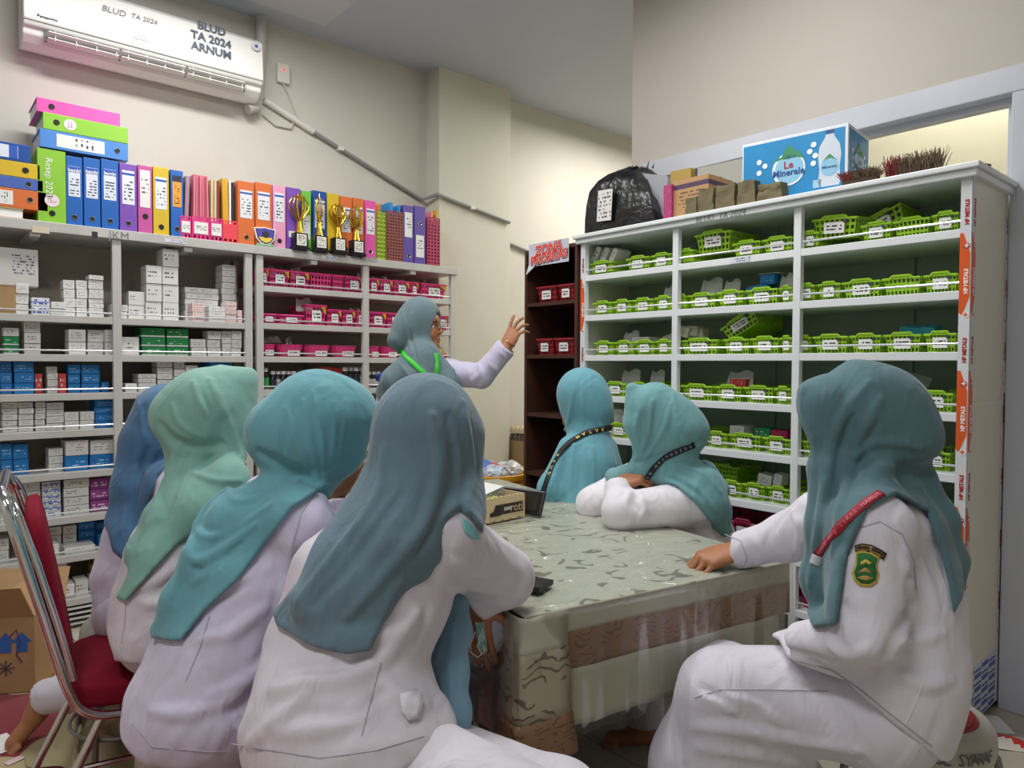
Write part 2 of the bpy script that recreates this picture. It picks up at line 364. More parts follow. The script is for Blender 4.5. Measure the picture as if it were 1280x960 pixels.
boxes(270, [
 (0, 75, 140, 320, 3, ['white']), (0, 150, 240, 388, 2, 'bw', 0.03), (0, 243, 318, 408, 2, 'white', 0.03), (0, 305, 363, 303, 4, 'white', 0.06), (0, 364, 420, 305, 4, 'white', 0.06), (0, 425, 498, 280, 9, 'white'), (0, 530, 556, 420, 2, 'white'),
 (0, 584, 615, 424, 2, 'white2'), (0, 617, 697, 358, 2, 'white2'), (0, 700, 777, 233, 3, 'white2', 0.04), (0, 779, 858, 153, 4, 'white2', 0.04), (0, 888, 1050, 338, 6, 'white', 0.11), (0, 923, 983, 414, 4, 'pink', 0.02), (0, 1003, 1085, 430, 3, 'white', 0.02), (0, 1066, 1132, 230, 10, 'white', 0.12), (0, 1085, 1138, 410, 5, 'pink', 0.03), (0, 1136, 1190, 270, 13, 'white', 0.13), (0, 1140, 1190, 450, 2, 'pink', 0.03),
 (1, 15, 92, 533, 3, ['green', 'green', 'white2']), (1, 113, 195, 505, 3, 'white2'), (1, 330, 415, 541, 2, 'white'), (1, 420, 500, 543, 2, 'white'), (1, 505, 557, 543, 2, 'white'),
 (1, 584, 670, 578, 1, 'white2', 0.03), (1, 680, 796, 533, 3, 'green'), (1, 800, 905, 538, 3, 'green'), (1, 917, 992, 588, 2, 'white'), (1, 998, 1062, 550, 3, 'white'), (1, 1066, 1113, 550, 2, 'white'), (1, 1115, 1178, 550, 3, 'white'),
 (2, 0, 60, 697, 3, 'blue'), (2, 65, 163, 697, 3, 'blue'), (2, 166, 205, 755, 1, 'red'), (2, 225, 280, 720, 4, ['white']), (2, 283, 320, 755, 1, 'red'), (2, 324, 386, 712, 3, 'blue'), (2, 390, 480, 712, 3, 'blue'), (2, 486, 525, 795, 1, 'blue'),
 (2, 602, 660, 803, 1, 'white', 0.02), (2, 665, 752, 757, 4, 'white'), (2, 755, 830, 698, 5, 'white'), (2, 835, 890, 698, 4, 'white'), (2, 893, 950, 715, 3, 'white'), (2, 1005, 1105, 697, 3, 'blue')])
boxes(480, [
 (3, 10, 85, 87, 5, 'white2'), (3, 88, 163, 87, 5, 'white'), (3, 167, 219, 85, 5, 'white2'), (3, 222, 309, 88, 4, 'white'), (3, 311, 381, 134, 2, 'white'), (3, 384, 453, 132, 2, 'white'), (3, 456, 556, 77, 4, 'blue'),
 (4, 0, 58, 288, 2, 'blue'), (4, 60, 136, 290, 2, 'blue'), (4, 232, 305, 310, 3, 'white'), (4, 313, 425, 273, 2, ['blue', 'white']), (4, 432, 550, 271, 2, ['blue', 'white']),
 (5, 0, 85, 488, 3, 'white2'), (5, 89, 197, 475, 4, 'white2'), (5, 203, 293, 473, 6, 'bw'), (5, 305, 428, 460, 4, 'white2'), (5, 431, 524, 457, 3, 'purple'),
 (6, 0, 45, 745, 2, 'white2'), (6, 182, 222, 695, 2, ['white', 'green']), (6, 228, 297, 690, 3, 'white2', 0.12), (6, 301, 369, 684, 3, 'white2', 0.12), (6, 373, 460, 668, 3, 'blue', 0.15), (6, 463, 555, 668, 3, 'blue', 0.15), (6, 215, 285, 775, 1, 'white2', 0.02), (6, 310, 460, 790, 1, 'white2', 0.02), (6, 474, 530, 722, 1, 'blue', 0.08),
 (7, 248, 322, 866, 4, 'white', 0.10), (7, 270, 360, 972, 1, 'white2', 0.02), (7, 362, 425, 945, 1, 'white2', 0.04), (7, 440, 525, 935, 1, 'white', 0.03), (7, 430, 530, 868, 2, 'yellow', 0.16)])
# carton + brown box at left end of the top shelf
a = onY(-14, 356, YS+0.03); b = onY(19.5, 356, YS+0.03); zb = SH1[0]+0.0165
bb = empty('carton', ((a.x+b.x)/2, YS+0.03, zb), 0, 'brown cardboard carton at the left end of the top grey shelf', 'carton')
MB().box(-(b.x-a.x)/2, (b.x-a.x)/2, 0, 0.3, 0, a.z-zb).build('carton_body', CARD, bb, bevel=0.002); MB().box(-(b.x-a.x)/2, (b.x-a.x)/2, -0.001, 0.3, a.z-zb, a.z-zb+0.004).build('flap', CARD, bb)
za = a.z+0.006; a = onY(-10, 308, YS+0.06); b = onY(47, 308, YS+0.06); 
o = empty('carton', ((a.x+b.x)/2, YS+0.05, za), 0, 'white printed carton lying on the brown carton, top grey shelf', 'carton')
hh = 1.915-za-0.025; hh = min(hh, a.z-za)
MB().box(-(b.x-a.x)/2, (b.x-a.x)/2, 0, 0.26, 0, hh).build('carton_body', printed('carton_white', '#CBC9C6', '#3C3F55', 7, (0.42, 0.92, 0.3, 0.85), 18, fill=0.5, thr=0.52), o, bevel=0.002)
MB().box(-(b.x-a.x)/2-0.001, (b.x-a.x)/2+0.001, 0.11, 0.15, hh, hh+0.0012).build('packing_tape', mat('tape', '#D8D2BE', 0.25), o)
# ================================================================ binders and other things on top of the grey cabinets
ZT = ZTOP; YB = YS+0.02
BC = dict(lime='#8CC63A', blue='#1F63B8', dblue='#1B4F9C', lblue='#4C8AD6', purple='#7C50B4', magenta='#C4559E', yellow='#D6B62C', orange='#D9713A', pink='#E9A3C4', hot='#E455AC', violet='#5B46A0', green='#6DBE45', slate='#4A68B4')
def bmat(c): return mat('binder_'+c, BC[c], 0.38, noise=0.03, nscale=14)
LBL = printed('spine_print', '#E4E6EC', '#3A4050', 6, (0.15, 0.88, 0.1, 0.72), 4, fill=0.45, band=('#2E58B0', 0.86, 0.93)); LBL2 = printed('spine_print_plain', '#E8E8E4', '#44464E', 4, (0.15, 0.85, 0.35, 0.8), 4, fill=0.4)
LBLB = printed('spine_print_blue', '#DDE4F0', '#3B3F52', 6, (0.12, 0.9, 0.05, 0.62), 4, fill=0.45, band=('#2A58B8', 0.80, 0.99)); LBLO = printed('spine_print_orange', '#E8A23C', '#5A3A18', 8, (0.2, 0.8, 0.08, 0.7), 4, fill=0.5, band=('#2E2A3A', 0.8, 1.0))
def binder(name_lab, c, t, h, label=LBL, lz=(0.42, 0.86), ring=0.12, dep=0.28, brand=False, ringcol=None, boardc=None):
    """upright lever-arch binder, spine at y=0 facing -y, x centred, base z=0"""
    o = empty('binder', (0, 0, 0), 0, name_lab, 'binder'); m = bmat(c); b = 0.0025; hw = t/2
    s = MB(); n = 6
    s.prism([(-hw, 0), (hw, 0), (hw, h), (-hw, h)], 0, b)
    s.build('spine', m, o, bevel=0.002)
    for sx in (-1, 1):
        s = MB(); x0 = sx*hw; s.box(min(x0, x0-sx*b), max(x0, x0-sx*b), b, dep, 0, h); s.build('board', m, o)
    MB().box(-hw+b+0.002, hw-b-0.002, 0.02, dep-0.012, 0.006, h-0.012).build('paper_block', WHITEP, o)
    R = T(0, -0.0008, ring*h) @ RX
    MB().lathe([(0.0, 0), (0.0105, 0), (0.0105, 0.0012), (0.0, 0.0012)], 16, 0, R).build('finger_hole', BLACK, o)
    g = MB(); pts = [(0.0115*math.cos(a), 0, 0.0115*math.sin(a)) for a in [i*math.pi/8 for i in range(17)]]
    g.tube(pts, 0.0019, 6, 0, T(0, -0.0012, ring*h)); g.build('ring', ringcol or CHROME, o, smooth=True)
    if label:
        l = MB().box(-hw*0.72, hw*0.72, -0.0012, 0.0, lz[0]*h, lz[1]*h).build('spine_label', label, o)
        if brand: text('logo', 'bambi', 0.022, WHITEP, T(0, -0.0022, lz[1]*h-0.02) @ RX, o, bold=True, offset=0.0006)
    return o
def up(px0, px1, pyt, lab, c, **k):
    Y = k.pop('Y', YB); a = onY(px0, pyt, Y); b = onY(px1, pyt, Y); h = (a.z+b.z)/2-ZT
    o = binder(lab, c, b.x-a.x-0.002, h, **k); o.location = ((a.x+b.x)/2, Y, ZT); o['group'] = 'binders standing on the grey cabinets'; return o
WINK = mat('white_ink', '#F2F2EE', 0.5)
g = up(46, 82, 187, 'lime green upright binder with white marker writing down its spine', 'lime', label=None, ring=0.13, ringcol=BLACK)
text('handwriting', 'Resep 2023', 0.040, WINK, T(-0.012, -0.001, 0.21) @ RX @ Matrix.Rotation(-math.pi/2, 4, 'Z'), g)
MB().lathe([(0, 0), (0.03, 0), (0.03, 0.001), (0, 0.001)], 20, 0, T(0, -0.0004, 0.105) @ RX).build('sticker', printed('round_sticker', '#F0DCE2', '#7A6878', 3, (0.2, 0.8, 0.3, 0.7), 8), g)
up(82, 103, 196, 'first blue upright binder right of the lime binder', 'blue', brand=True, label=LBLB); up(104, 125, 198, 'middle one of three blue upright binders under the lying stack', 'blue', brand=True, label=LBLB); up(126, 148, 200, 'third blue upright binder, beside the purple one', 'blue', brand=True, label=LBLB)
up(149, 171, 205, 'purple binder beside the three blue binders on the grey cabinet', 'purple', lz=(0.4, 0.9)); up(172, 190, 207, 'magenta binder with long white spine label beside purple binder', 'magenta', label=LBL2, lz=(0.38, 0.93), ring=0.25, ringcol=BLACK)
up(191, 211, 209, 'mustard yellow binder left of the narrow blue binder', 'yellow', lz=(0.38, 0.85), ringcol=BLACK); up(213, 229, 213, 'narrow blue binder with orange spine label', 'blue', label=LBLO, lz=(0.45, 0.92))
up(297, 318, 227, 'first orange binder right of the red tray', 'orange', lz=(0.42, 0.86)); up(319, 340, 229, 'second orange binder, behind the shield plaque', 'orange', lz=(0.42, 0.86))
up(341, 357, 232, 'pale pink binder between orange and purple binders', 'pink', lz=(0.42, 0.88), ringcol=BLACK); up(358, 376, 235, 'purple binder behind the star trophy', 'purple', label=LBL2, lz=(0.2, 0.3), ringcol=BLACK)
up(377, 389, 239, 'narrow green binder behind the star trophy', 'green', label=LBL2, lz=(0.2, 0.6)); up(391, 408, 239, 'blue binder behind the second trophy', 'dblue', lz=(0.4, 0.85)); up(409, 424, 242, 'bright yellow binder behind the third trophy', 'yellow', label=None)
up(425, 440, 246, 'third orange binder, behind the ring trophy', 'orange', lz=(0.4, 0.82)); up(441, 455, 248, 'fourth orange binder, behind the rightmost trophy', 'orange', lz=(0.4, 0.85)); up(456, 470, 251, 'hot pink binder right of the trophies', 'hot', lz=(0.42, 0.86))
up(504, 517, 257, 'violet binder right of the brown magazine file', 'violet', label=LBL2, lz=(0.45, 0.88)); up(518, 532, 258, 'violet binder with low white label near the cabinet end', 'violet', label=LBL2, lz=(0.12, 0.5), ring=0.7)
# lying binders: rotate so that the spine (local z) runs along +-x
def lying(px0, px1, pym, z, lab, c, t, Y=YB, tilt=0.0, flip=False, rz=0.0, **k):
    a = onY(px0, pym, Y); b = onY(px1, pym, Y); h = b.x-a.x
    o = binder(lab, c, t, h, **k); R = Matrix.Rotation(math.radians(-90 if flip else 90), 4, 'Y')
    Mx = T((b.x if flip else a.x), Y, z+t/2) @ Matrix.Rotation(rz, 4, 'Z') @ Matrix.Rotation(tilt, 4, 'Y') @ R; o.matrix_world = Mx; o['group'] = 'binders lying in stacks on the grey cabinet'; return o
zs = max(onY(82, 196, YB).z, onY(148, 200, YB).z, onY(64, 187, YB).z)+0.001
lying(50, 160, 192, zs, 'light blue binder lying across the upright binders', 'lblue', 0.085, label=LBL2, lz=(0.18, 0.72), ring=0.87, Y=YB-0.005)
gl = lying(54, 160, 170, zs+0.087, 'lime binder lying on the light blue lying binder', 'lime', 0.078, label=None, ring=0.15, Y=YB-0.005, ringcol=BLACK)
MB().lathe([(0, 0), (0.026, 0), (0.026, 0.001), (0, 0.001)], 20, 0, T(0, -0.0004, 0.11) @ RX).build('sticker', MATS['round_sticker'], gl)
lying(46, 150, 145, zs+0.167, 'hot pink binder lying topmost of the stack', 'hot', 0.066, label=None, ring=0.17, Y=YB+0.01, ringcol=BLACK)
zl = ZT+0.05
lying(-45, 60, 262, zl, 'orange binder lying low in the left stack', 'orange', 0.088, label=LBL2, lz=(0.3, 0.57), ring=0.78)
lying(-50, 54, 241, zl+0.09, 'slate blue binder lying between orange and yellow ones', 'slate', 0.052, label=None, ring=0.82)
lying(-55, 50, 224, zl+0.144, 'yellow binder lying second from top of the left stack', 'yellow', 0.07, label=None, ring=0.82, ringcol=BLACK)
lying(-70, 38, 200, zl+0.216, 'dark blue binder lying on top of the left stack', 'dblue', 0.08, label=LBLB, lz=(0.3, 0.85), ring=0.1)
a = onY(-40, 278, YB); b = onY(30, 278, YB)
o = empty('notebook', ((a.x+b.x)/2, YB, ZT), 0, 'beige notebook lying under the orange binder', 'notebook'); hw = (b.x-a.x)/2
MB().box(-hw, hw, 0, 0.24, 0, 0.006).box(-hw, hw, 0, 0.24, 0.043, 0.049).build('cover', mat('beige_cover', '#B8A56A', 0.6), o, bevel=0.002); MB().box(-hw+0.004, hw-0.004, 0.006, 0.236, 0.006, 0.043).build('pages', WHITEP, o)
# mesh magazine files and trays
def grid_wall(mb, A, B, C, D, nx, nz, mi=0, edge=0.18):
    """wall quad A(bl) B(br) C(tr) D(tl) with a lattice of square holes"""
    A, B, C, D = map(Vector, (A, B, C, D)); us = [0]; 
    def steps(n, e): 
        s = [0.0]; cell = (1-0.04*0)/n
        for i in range(n): s += [(i+e)/n, (i+1-e)/n]
        return s+[1.0]
    us = steps(nx, edge); vs = steps(nz, edge); base = len(mb.v)
    for v in vs:
        for u in us: mb.v.append(A.lerp(B, u).lerp(D.lerp(C, u), v))
    W = len(us)
    for j in range(len(vs)-1):
        for i in range(W-1):
            if i % 2 == 1 and j % 2 == 1: continue
            q = base+j*W+i; mb.f.append([q, q+1, q+W+1, q+W]); mb.m.append(mi)
def quad(mb, *pts, mi=0): mb.add(pts, [tuple(range(len(pts)))], mi)
def mag_file(px0, px1, pyt, lab, m, nx, nz, Y=YB, z=ZT, dep=0.24):
    a = onY(px0, pyt, Y); b = onY(px1, pyt, Y); t = b.x-a.x-0.002; h = (a.z+b.z)/2-z; hw = t/2
    o = empty('magazine_file', ((a.x+b.x)/2, Y, z), 0, lab, 'file holder')
    s = MB(); grid_wall(s, (-hw, 0, h*0.03), (hw, 0, h*0.03), (hw, 0, h), (-hw, 0, h), nx, nz, edge=.27); s.build('front_lattice', m, o, solid=0.0025)
    for sx in (-1, 1):
        s = MB(); grid_wall(s, (sx*hw, 0, 0), (sx*hw, dep, 0), (sx*hw, dep, h*0.6), (sx*hw, 0, h), 7, nz, edge=.27); s.build('side_lattice', m, o, solid=0.0025)
    s = MB(); quad(s, (-hw, 0, 0), (hw, 0, 0), (hw, dep, 0), (-hw, dep, 0)); quad(s, (-hw, dep, 0), (hw, dep, 0), (hw, dep, h*.6), (-hw, dep, h*.6)); quad(s, (-hw, 0, 0), (hw, 0, 0), (hw, 0, h*0.03), (-hw, 0, h*0.03))
    s.build('tray', m, o, solid=0.0025)
    return o
mag_file(471, 482, 265, 'lime green lattice magazine file right of the pink binder', mat('lime_plastic', '#9AB52F', 0.4), 4, 11)
bf = mag_file(483, 504, 264, 'brown mesh magazine file near the right end of the cabinet top', mat('brown_plastic', '#8A4A44', 0.45), 6, 16)
mag_file(534, 550, 272, 'maroon lattice magazine file at the right end of the cabinet top', mat('maroon_plastic', '#A8305A', 0.45), 4, 14)
def folder(px0, px1, pyt, z, lab, m, Y, tilt=0.0, group=None, thick=None, name='folder', cat='folder', dep=0.22):
    a = onY(px0, pyt, Y); b = onY(px1, pyt, Y); t = thick or (b.x-a.x); h = a.z-z
    o = MB().box(-t/2, t/2, 0, dep, 0, h).build(name, m); o.location = ((a.x+b.x)/2, Y, z); o.rotation_euler = (0, tilt, 0); return tag(o, lab, cat, group)
folder(484, 494, 252, ZT+0.006, 'blue folder sticking up behind the brown magazine file', mat('blue_folder', '#2B8ED6', 0.5), YB+0.012, thick=0.022); folder(495, 503, 256, ZT+0.006, 'second blue folder, right of the taller blue folder', MATS['blue_folder'], YB+0.012, thick=0.02)
folder(472, 478, 254, ZT+0.006, 'orange folder standing in the lime green file', mat('orange_folder', '#D88A3A', 0.5), YB+0.05, thick=0.012); folder(537, 543, 264, ZT+0.006, 'pink folder standing in the maroon file', mat('pink_folder', '#E58AA0', 0.5), YB+0.05, thick=0.015); folder(544, 548, 262, ZT+0.006, 'thin yellow folder standing in the maroon file', mat('yellow_folder', '#DDA92E', 0.5), YB+0.05, thick=0.01)
# pink document trays with folders
PINKT = mat('pink_tray_plastic', '#DD3A86', 0.42); RSET = mat('red_tray_plastic', '#EC4A56', 0.4)
def doc_tray(px0, px1, pyt, lab, m, cards):
    a = onY(px0, pyt, YB); b = onY(px1, pyt, YB); h = (a.z+b.z)/2-ZT; hw = (b.x-a.x)/2-0.001
    o = empty('document_tray', ((a.x+b.x)/2, YB, ZT), 0, lab, 'tray'); s = MB()
    n = max(3, int(hw*2/0.022)); grid_wall(s, (-hw, 0, 0), (hw, 0, 0), (hw, 0, h*0.22), (-hw, 0, h*0.22), n, 1, edge=0.22); grid_wall(s, (-hw, 0, h*0.8), (hw, 0, h*0.8), (hw, 0, h), (-hw, 0, h), n, 1, edge=0.25)
    quad(s, (-hw, 0, h*.22), (hw, 0, h*.22), (hw, 0, h*.8), (-hw, 0, h*.8)); quad(s, (-hw, 0, 0), (-hw, .24, 0), (-hw, .24, h), (-hw, 0, h)); quad(s, (hw, 0, 0), (hw, .24, 0), (hw, .24, h), (hw, 0, h)); quad(s, (-hw, 0.24, 0), (hw, .24, 0), (hw, .24, h), (-hw, .24, h)); quad(s, (-hw, 0, 0), (hw, 0, 0), (hw, .24, 0), (-hw, .24, 0))
    s.build('tray_body', m, o, solid=0.002)
    for c0, c1 in cards: MB().box(-hw+2*hw*c0, -hw+2*hw*c1, -0.004, -0.002, h*0.24, h*0.76).build('label_card', printed('tray_card', '#E9E9E4', '#55565E', 3, (0.1, 0.9, 0.3, 0.7), 9), o)
    return o
doc_tray(225, 239, 270, 'leftmost pink document tray with white card beside narrow blue binder', PINKT, [(0.12, 0.88)]); doc_tray(240, 262, 271, 'wider pink document tray holding pink folders', PINKT, [(0.1, 0.9)]); doc_tray(262.5, 278, 273, 'pink document tray with pale card next to the red tray', PINKT, [(0.1, 0.9)])
doc_tray(278.5, 297, 276, 'plain red document tray left of the orange binder', RSET, [])
PF = mat('pink_document_folder', '#DF7D93', 0.55); PF2 = mat('grey_pink_folder', '#A88C98', 0.5)
folder(229, 234, 219, ZT+0.004, 'grey pink folder standing in the leftmost pink tray', PF2, YB+0.03, 0.04, thick=0.02)
for i in range(7):
    folder(241+i*3, 243+i*3, 217.5+0.5*i, ZT+0.004, f'{ORD[i]} pink paper folder from left in the wider pink tray', PF, YB+0.03+0.01*(i % 3), 0.03*(3-i)/3*0.5, thick=0.009, group='pink folders in the wider pink tray')
MAN = mat('manila_paper', '#D9C49A', 0.65)
for i, (x, mm, l) in enumerate(((264.5, MAN, 'manila folder left in the tray next to the red one'), (268.5, MAN, 'manila folder in the middle of the tray next to the red one'), (272, mat('dark_red_folder', '#8E3A34', 0.5), 'thin dark red folder beside the manila folders'))):
    folder(x-1, x+1, 224+i, ZT+0.004, l, mm, YB+0.03, 0.01, thick=0.012)
folder(279, 286, 223, ZT+0.004, 'yellow file standing in the red tray', MATS['yellow_folder'], YB+0.03, -0.02, thick=0.03); folder(289, 293, 228, ZT+0.004, 'thin black file beside the yellow file', mat('black_folder', '#26262A', 0.5), YB+0.03, 0, thick=0.014); folder(286.5, 288.5, 226, ZT+0.004, 'thin white file between yellow and black files', WHITEP, YB+0.03, 0, thick=0.01)
# shield plaque
Yp = YS-0.005; a = onY(319, 308, Yp); b = onY(346, 308, Yp); wq = b.x-a.x; zt_ = onY(332, 283, Yp).z-ZT
o = empty('shield_plaque', ((a.x+b.x)/2, Yp, ZT), 0, 'small shield-shaped plaque with blue and yellow emblem on white stand', 'plaque'); o.rotation_euler = (math.radians(-8), 0, 0)
def shield(s): return [(-wq*.5*s, zt_*.5+zt_*.42*s), (-wq*.16*s, zt_*.5+zt_*.46*s), (0, zt_*.5+zt_*.5*s), (wq*.16*s, zt_*.5+zt_*.46*s), (wq*.5*s, zt_*.5+zt_*.42*s), (wq*.42*s, zt_*.5-zt_*.1*s), (wq*.25*s, zt_*.5-zt_*.33*s), (0, zt_*.5-zt_*.45*s), (-wq*.25*s, zt_*.5-zt_*.33*s), (-wq*.42*s, zt_*.5-zt_*.1*s)]
MB().prism(shield(1), 0, 0.012).build('shield', WHITEP, o); MB().prism(shield(.9), -0.001, 0).build('border', mat('navy_print', '#2A2C66', 0.4), o); MB().prism(shield(.78), -0.002, -0.001).build('field', mat('violet_print', '#4A3C9C', 0.4), o)
MB().prism([(-wq*.33, zt_*.45), (wq*.33, zt_*.45), (wq*.2, zt_*.25), (0, zt_*.17), (-wq*.2, zt_*.25)], -0.003, -0.002).build('emblem_base', mat('gold_print', '#E2C33A', 0.4), o)
MB().lathe([(0, 0), (wq*.16, 0), (wq*.16, .001), (0, .001)], 16, 0, T(0, -0.003, zt_*.6) @ RX).build('emblem', mat('dark_emblem', '#20232A', .5), o)
MB().box(-wq*.4, wq*.4, -0.004, 0.05, 0, 0.012).build('stand', mat('plaque_stand_green', '#8FB58F', 0.4), o)
# trophies
GOLD = mat('trophy_gold', '#E2BC4A', 0.2, 1.0, noise=0.05)
def trophy(px0, px1, pytop, lab, kind):
    Y = YS+0.012-0.055; a = onY(px0, 310, Y); b = onY(px1, 310, Y); W = min(b.x-a.x, 0.098); H_ = onY((px0+px1)/2, pytop, Y).z-ZT; bh = 0.095; D = 0.075
    o = empty('trophy', ((a.x+b.x)/2, Y, ZT), 0, lab, 'trophy', 'golden trophies in front of the binders')
    s = MB(); s.box(-W/2, W/2, 0, D, 0, 0.014); s.add([(-W*.42, 0.004, .014), (W*.42, .004, .014), (W*.42, D-.004, .014), (-W*.42, D-.004, .014), (-W*.4, .006, bh), (W*.4, .006, bh), (W*.4, D-.006, bh), (-W*.4, D-.006, bh)], [(4, 5, 6, 7), (0, 1, 5, 4), (1, 2, 6, 5), (2, 3, 7, 6), (3, 0, 4, 7)])
    s.build('base', mat('trophy_base_black', '#17171A', 0.25), o); MB().box(-W*.3, W*.3, 0.0025, 0.0045, 0.022, bh-0.008).build('nameplate', printed('trophy_plate', '#E8E6DC', '#4A4A50', 6, (0.12, 0.88, 0.1, 0.9), 7), o)
    c = D/2; st = MB(); hs = H_-bh
    st.lathe([(0.024, 0), (0.017, hs*.12), (0.011, hs*.25), (0.008, hs*.3), (0, hs*.3)], 16, 0, T(0, c, bh)); 
    for k in range(3):
        a_ = k*2.1; st.tube([(0.02*math.cos(a_), c+0.02*math.sin(a_), bh), (0.012*math.cos(a_+.5), c+.012*math.sin(a_+.5), bh+hs*.15), (0.008*math.cos(a_+1), c+.008*math.sin(a_+1), bh+hs*.32)], [0.007, .005, .004], 8)
    st.build('stem', GOLD, o, smooth=True)
    z0 = bh+hs*.3; hw = {'star': .06, 'thin': .018, 'ring': .055, 'cup': .045}[kind]
    for k, f in enumerate((1, .62, .3)):
        for sx in (-1, 1):
            pts = [(sx*f*hw*q, c-0.006*k, z0+hs*.68*v) for q, v in ((0.1, 0), (.55, .2), (1, .45), (.95, .66), (.6, .82+.06*k), (.2, .9))]
            MB().tube(pts, [.004, .008, .009, .007, .005, .002], 8, 0, None, 0.6).build('flame', GOLD, o, smooth=True)
        if kind == 'thin': break
    if kind in ('star', 'cup', 'thin'):
        R = 0.036 if kind == 'star' else 0.024; zc = H_-R; pp = [((R if i % 2 == 0 else R*.42)*math.sin(i*math.pi/5), (R if i % 2 == 0 else R*.42)*math.cos(i*math.pi/5)) for i in range(10)]
        if kind == 'thin': MB().tube([(0, c, z0), (0, c, H_-.02), (0, c, H_)], [.006, .004, .001], 8).build('spire', GOLD, o)
        else: MB().prism(pp, c-.02, c-.012, 0, T(0, 0, zc)).build('star', GOLD, o)
    if kind == 'ring':
        pts = [(.034*math.cos(i*math.pi/10), c-.012, z0+hs*.42+.034*math.sin(i*math.pi/10)) for i in range(21)]; MB().tube(pts, .006, 8).build('ring', GOLD, o, smooth=True); MB().lathe([(0, 0), (.028, 0), (.028, .003), (0, .003)], 20, 0, T(0, c-.011, z0+hs*.42) @ RX).build('medal', mat('trophy_medal', '#B89A58', .35, .9), o)
    if kind == 'cup': MB().lathe([(.006, 0), (.03, .02), (.036, .05), (.033, .052), (.0, .03)], 16, 0, T(0, c, z0)).build('cup', GOLD, o, smooth=True)
trophy(366, 389, 239, 'golden trophy with star and flame arms, leftmost of four', 'star'); trophy(391, 414, 240, 'slim golden trophy with a thin spire on black base', 'thin'); trophy(415, 437, 250, 'golden trophy with a ring and medal on black base', 'ring'); trophy(438, 460, 254, 'golden cup trophy with small star, rightmost of four', 'cup')

# ================================================================ baskets
LIME = mat('lime_basket_plastic', '#9CCB2E', 0.35, noise=0.04); PINK = mat('pink_basket_plastic', '#E8468C', 0.38, noise=0.04); MAG = mat('crimson_basket_plastic', '#B41E50', 0.4); REDB = mat('dark_red_basket_plastic', '#A02A33', 0.4)
CARDM = [printed('basket_card', '#E8E8E6', '#2A2A30', 2, (0.12, 0.9, 0.2, 0.8), 7, fill=0.5, thr=0.46), printed('basket_card_blue', '#E8E8E6', '#2A2A30', 2, (0.25, 0.9, 0.2, 0.8), 7, fill=0.5, thr=0.46)]
KNOB = mat('card_sticker_dark', '#39424A', 0.5)
def basket(m, w=0.14, h=0.07, d=0.22, card=True, notch=True, corner=False, nx=8):
    o = empty('basket'); hw = w/2; k = 0.86
    s = MB(); lo = [(-hw*k, 0.012, 0), (hw*k, 0.012, 0), (hw*k, d-0.012, 0), (-hw*k, d-0.012, 0)]; hi = [(-hw, 0, h*.9), (hw, 0, h*.9), (hw, d, h*.9), (-hw, d, h*.9)]
    for i in range(4):
        j = (i+1) % 4; grid_wall(s, lo[i], lo[j], hi[j], hi[i], nx if i % 2 == 0 else nx+3, 3, edge=0.2)
    quad(s, *lo); s.build('basket_body', m, o, solid=0.0025)
    # rim with a raised middle on the front and back
    r = MB(); e = 0.008
    if notch:
        prof = [(-1.06, .86), (-.62, .86), (-.5, 1.0), (.5, 1.0), (.62, .86), (1.06, .86)]
    else: prof = [(-1.05, .94), (1.05, .94)]
    for yy in (-e*.5, d+e*.5):
        for (u0, z0), (u1, z1) in zip(prof, prof[1:]):
            r.tube([(u0*hw, yy, z0*h), (u1*hw, yy, z1*h)], 0.0048, 6, 0, None, 1)
        if notch: quad(r, (-.62*hw, yy, .84*h), (.62*hw, yy, .84*h), (.5*hw, yy, h), (-.5*hw, yy, h))
    for sx in (-1, 1): r.tube([(sx*hw*1.05, -e*.5, prof[0][1]*h), (sx*hw*1.05, d+e*.5, prof[0][1]*h)], 0.0048, 6)
    r.build('rim', m, o, smooth=False)
    if card:
        c = MB().box(-hw*.46, hw*.5, -0.0055, -0.004, h*.2, h*.72).build('label_card', CARDM[0], o)
        MB().lathe([(0, 0), (.007, 0), (.007, .001), (0, .001)], 10, 0, T(hw*.52, -0.0055, h*.74) @ RX).build('sticker', KNOB, o)
        if corner: MB().add([(hw*.45, -.006, h*.9), (hw*.98, -.006, h*.9), (hw*.98, -.006, h*.5), (hw*.45, -.004, h*.9), (hw*.98, -.004, h*.9), (hw*.98, -.004, h*.5)], [(0, 1, 2), (3, 5, 4), (0, 3, 4, 1), (1, 4, 5, 2), (2, 5, 3, 0)]).build('corner_tag', mat('orange_tag', '#E39A2E', .5), o)
    return o
# ---- pink baskets in the second grey cabinet
PROTO = {}
def put(kind, loc, rz, label, group, sx=1.0, sz=1.0, nocard=False, mk=None):
    if kind not in PROTO:
        PROTO[kind] = mk(); r = PROTO[kind]; r.location = loc; r.rotation_euler = (0, 0, rz); r.scale = (sx, 1, sz); tag(r, label, 'basket', group); return r
    return dup(PROTO[kind], loc, rz, label, group, ('label_card', 'sticker', 'corner_tag') if nocard else (), (sx, 1, sz))
def bowl():
    o = empty('basket'); MB().lathe([(.05, 0), (.053, .002), (.066, .06), (.07, .062), (.07, .066), (.062, .066), (.049, .006), (0, .006), (0, 0)], 28).build('bowl', PINK, o, smooth=True)
    s = MB()
    for i in range(28):
        a = 2*math.pi*i/28; s.tube([(.0535*math.cos(a), .0535*math.sin(a), .006), (.0665*math.cos(a), .0665*math.sin(a), .058)], .0022, 5)
    s.build('ribs', PINK, o); MB().box(-.03, .032, -.071, -.069, .006, .034).build('label_card', CARDM[0], o); o.rotation_euler = (0, 0, 0); return o
def flat(): return basket(PINK, .17, .055, .2, corner=False, notch=False, nx=9)
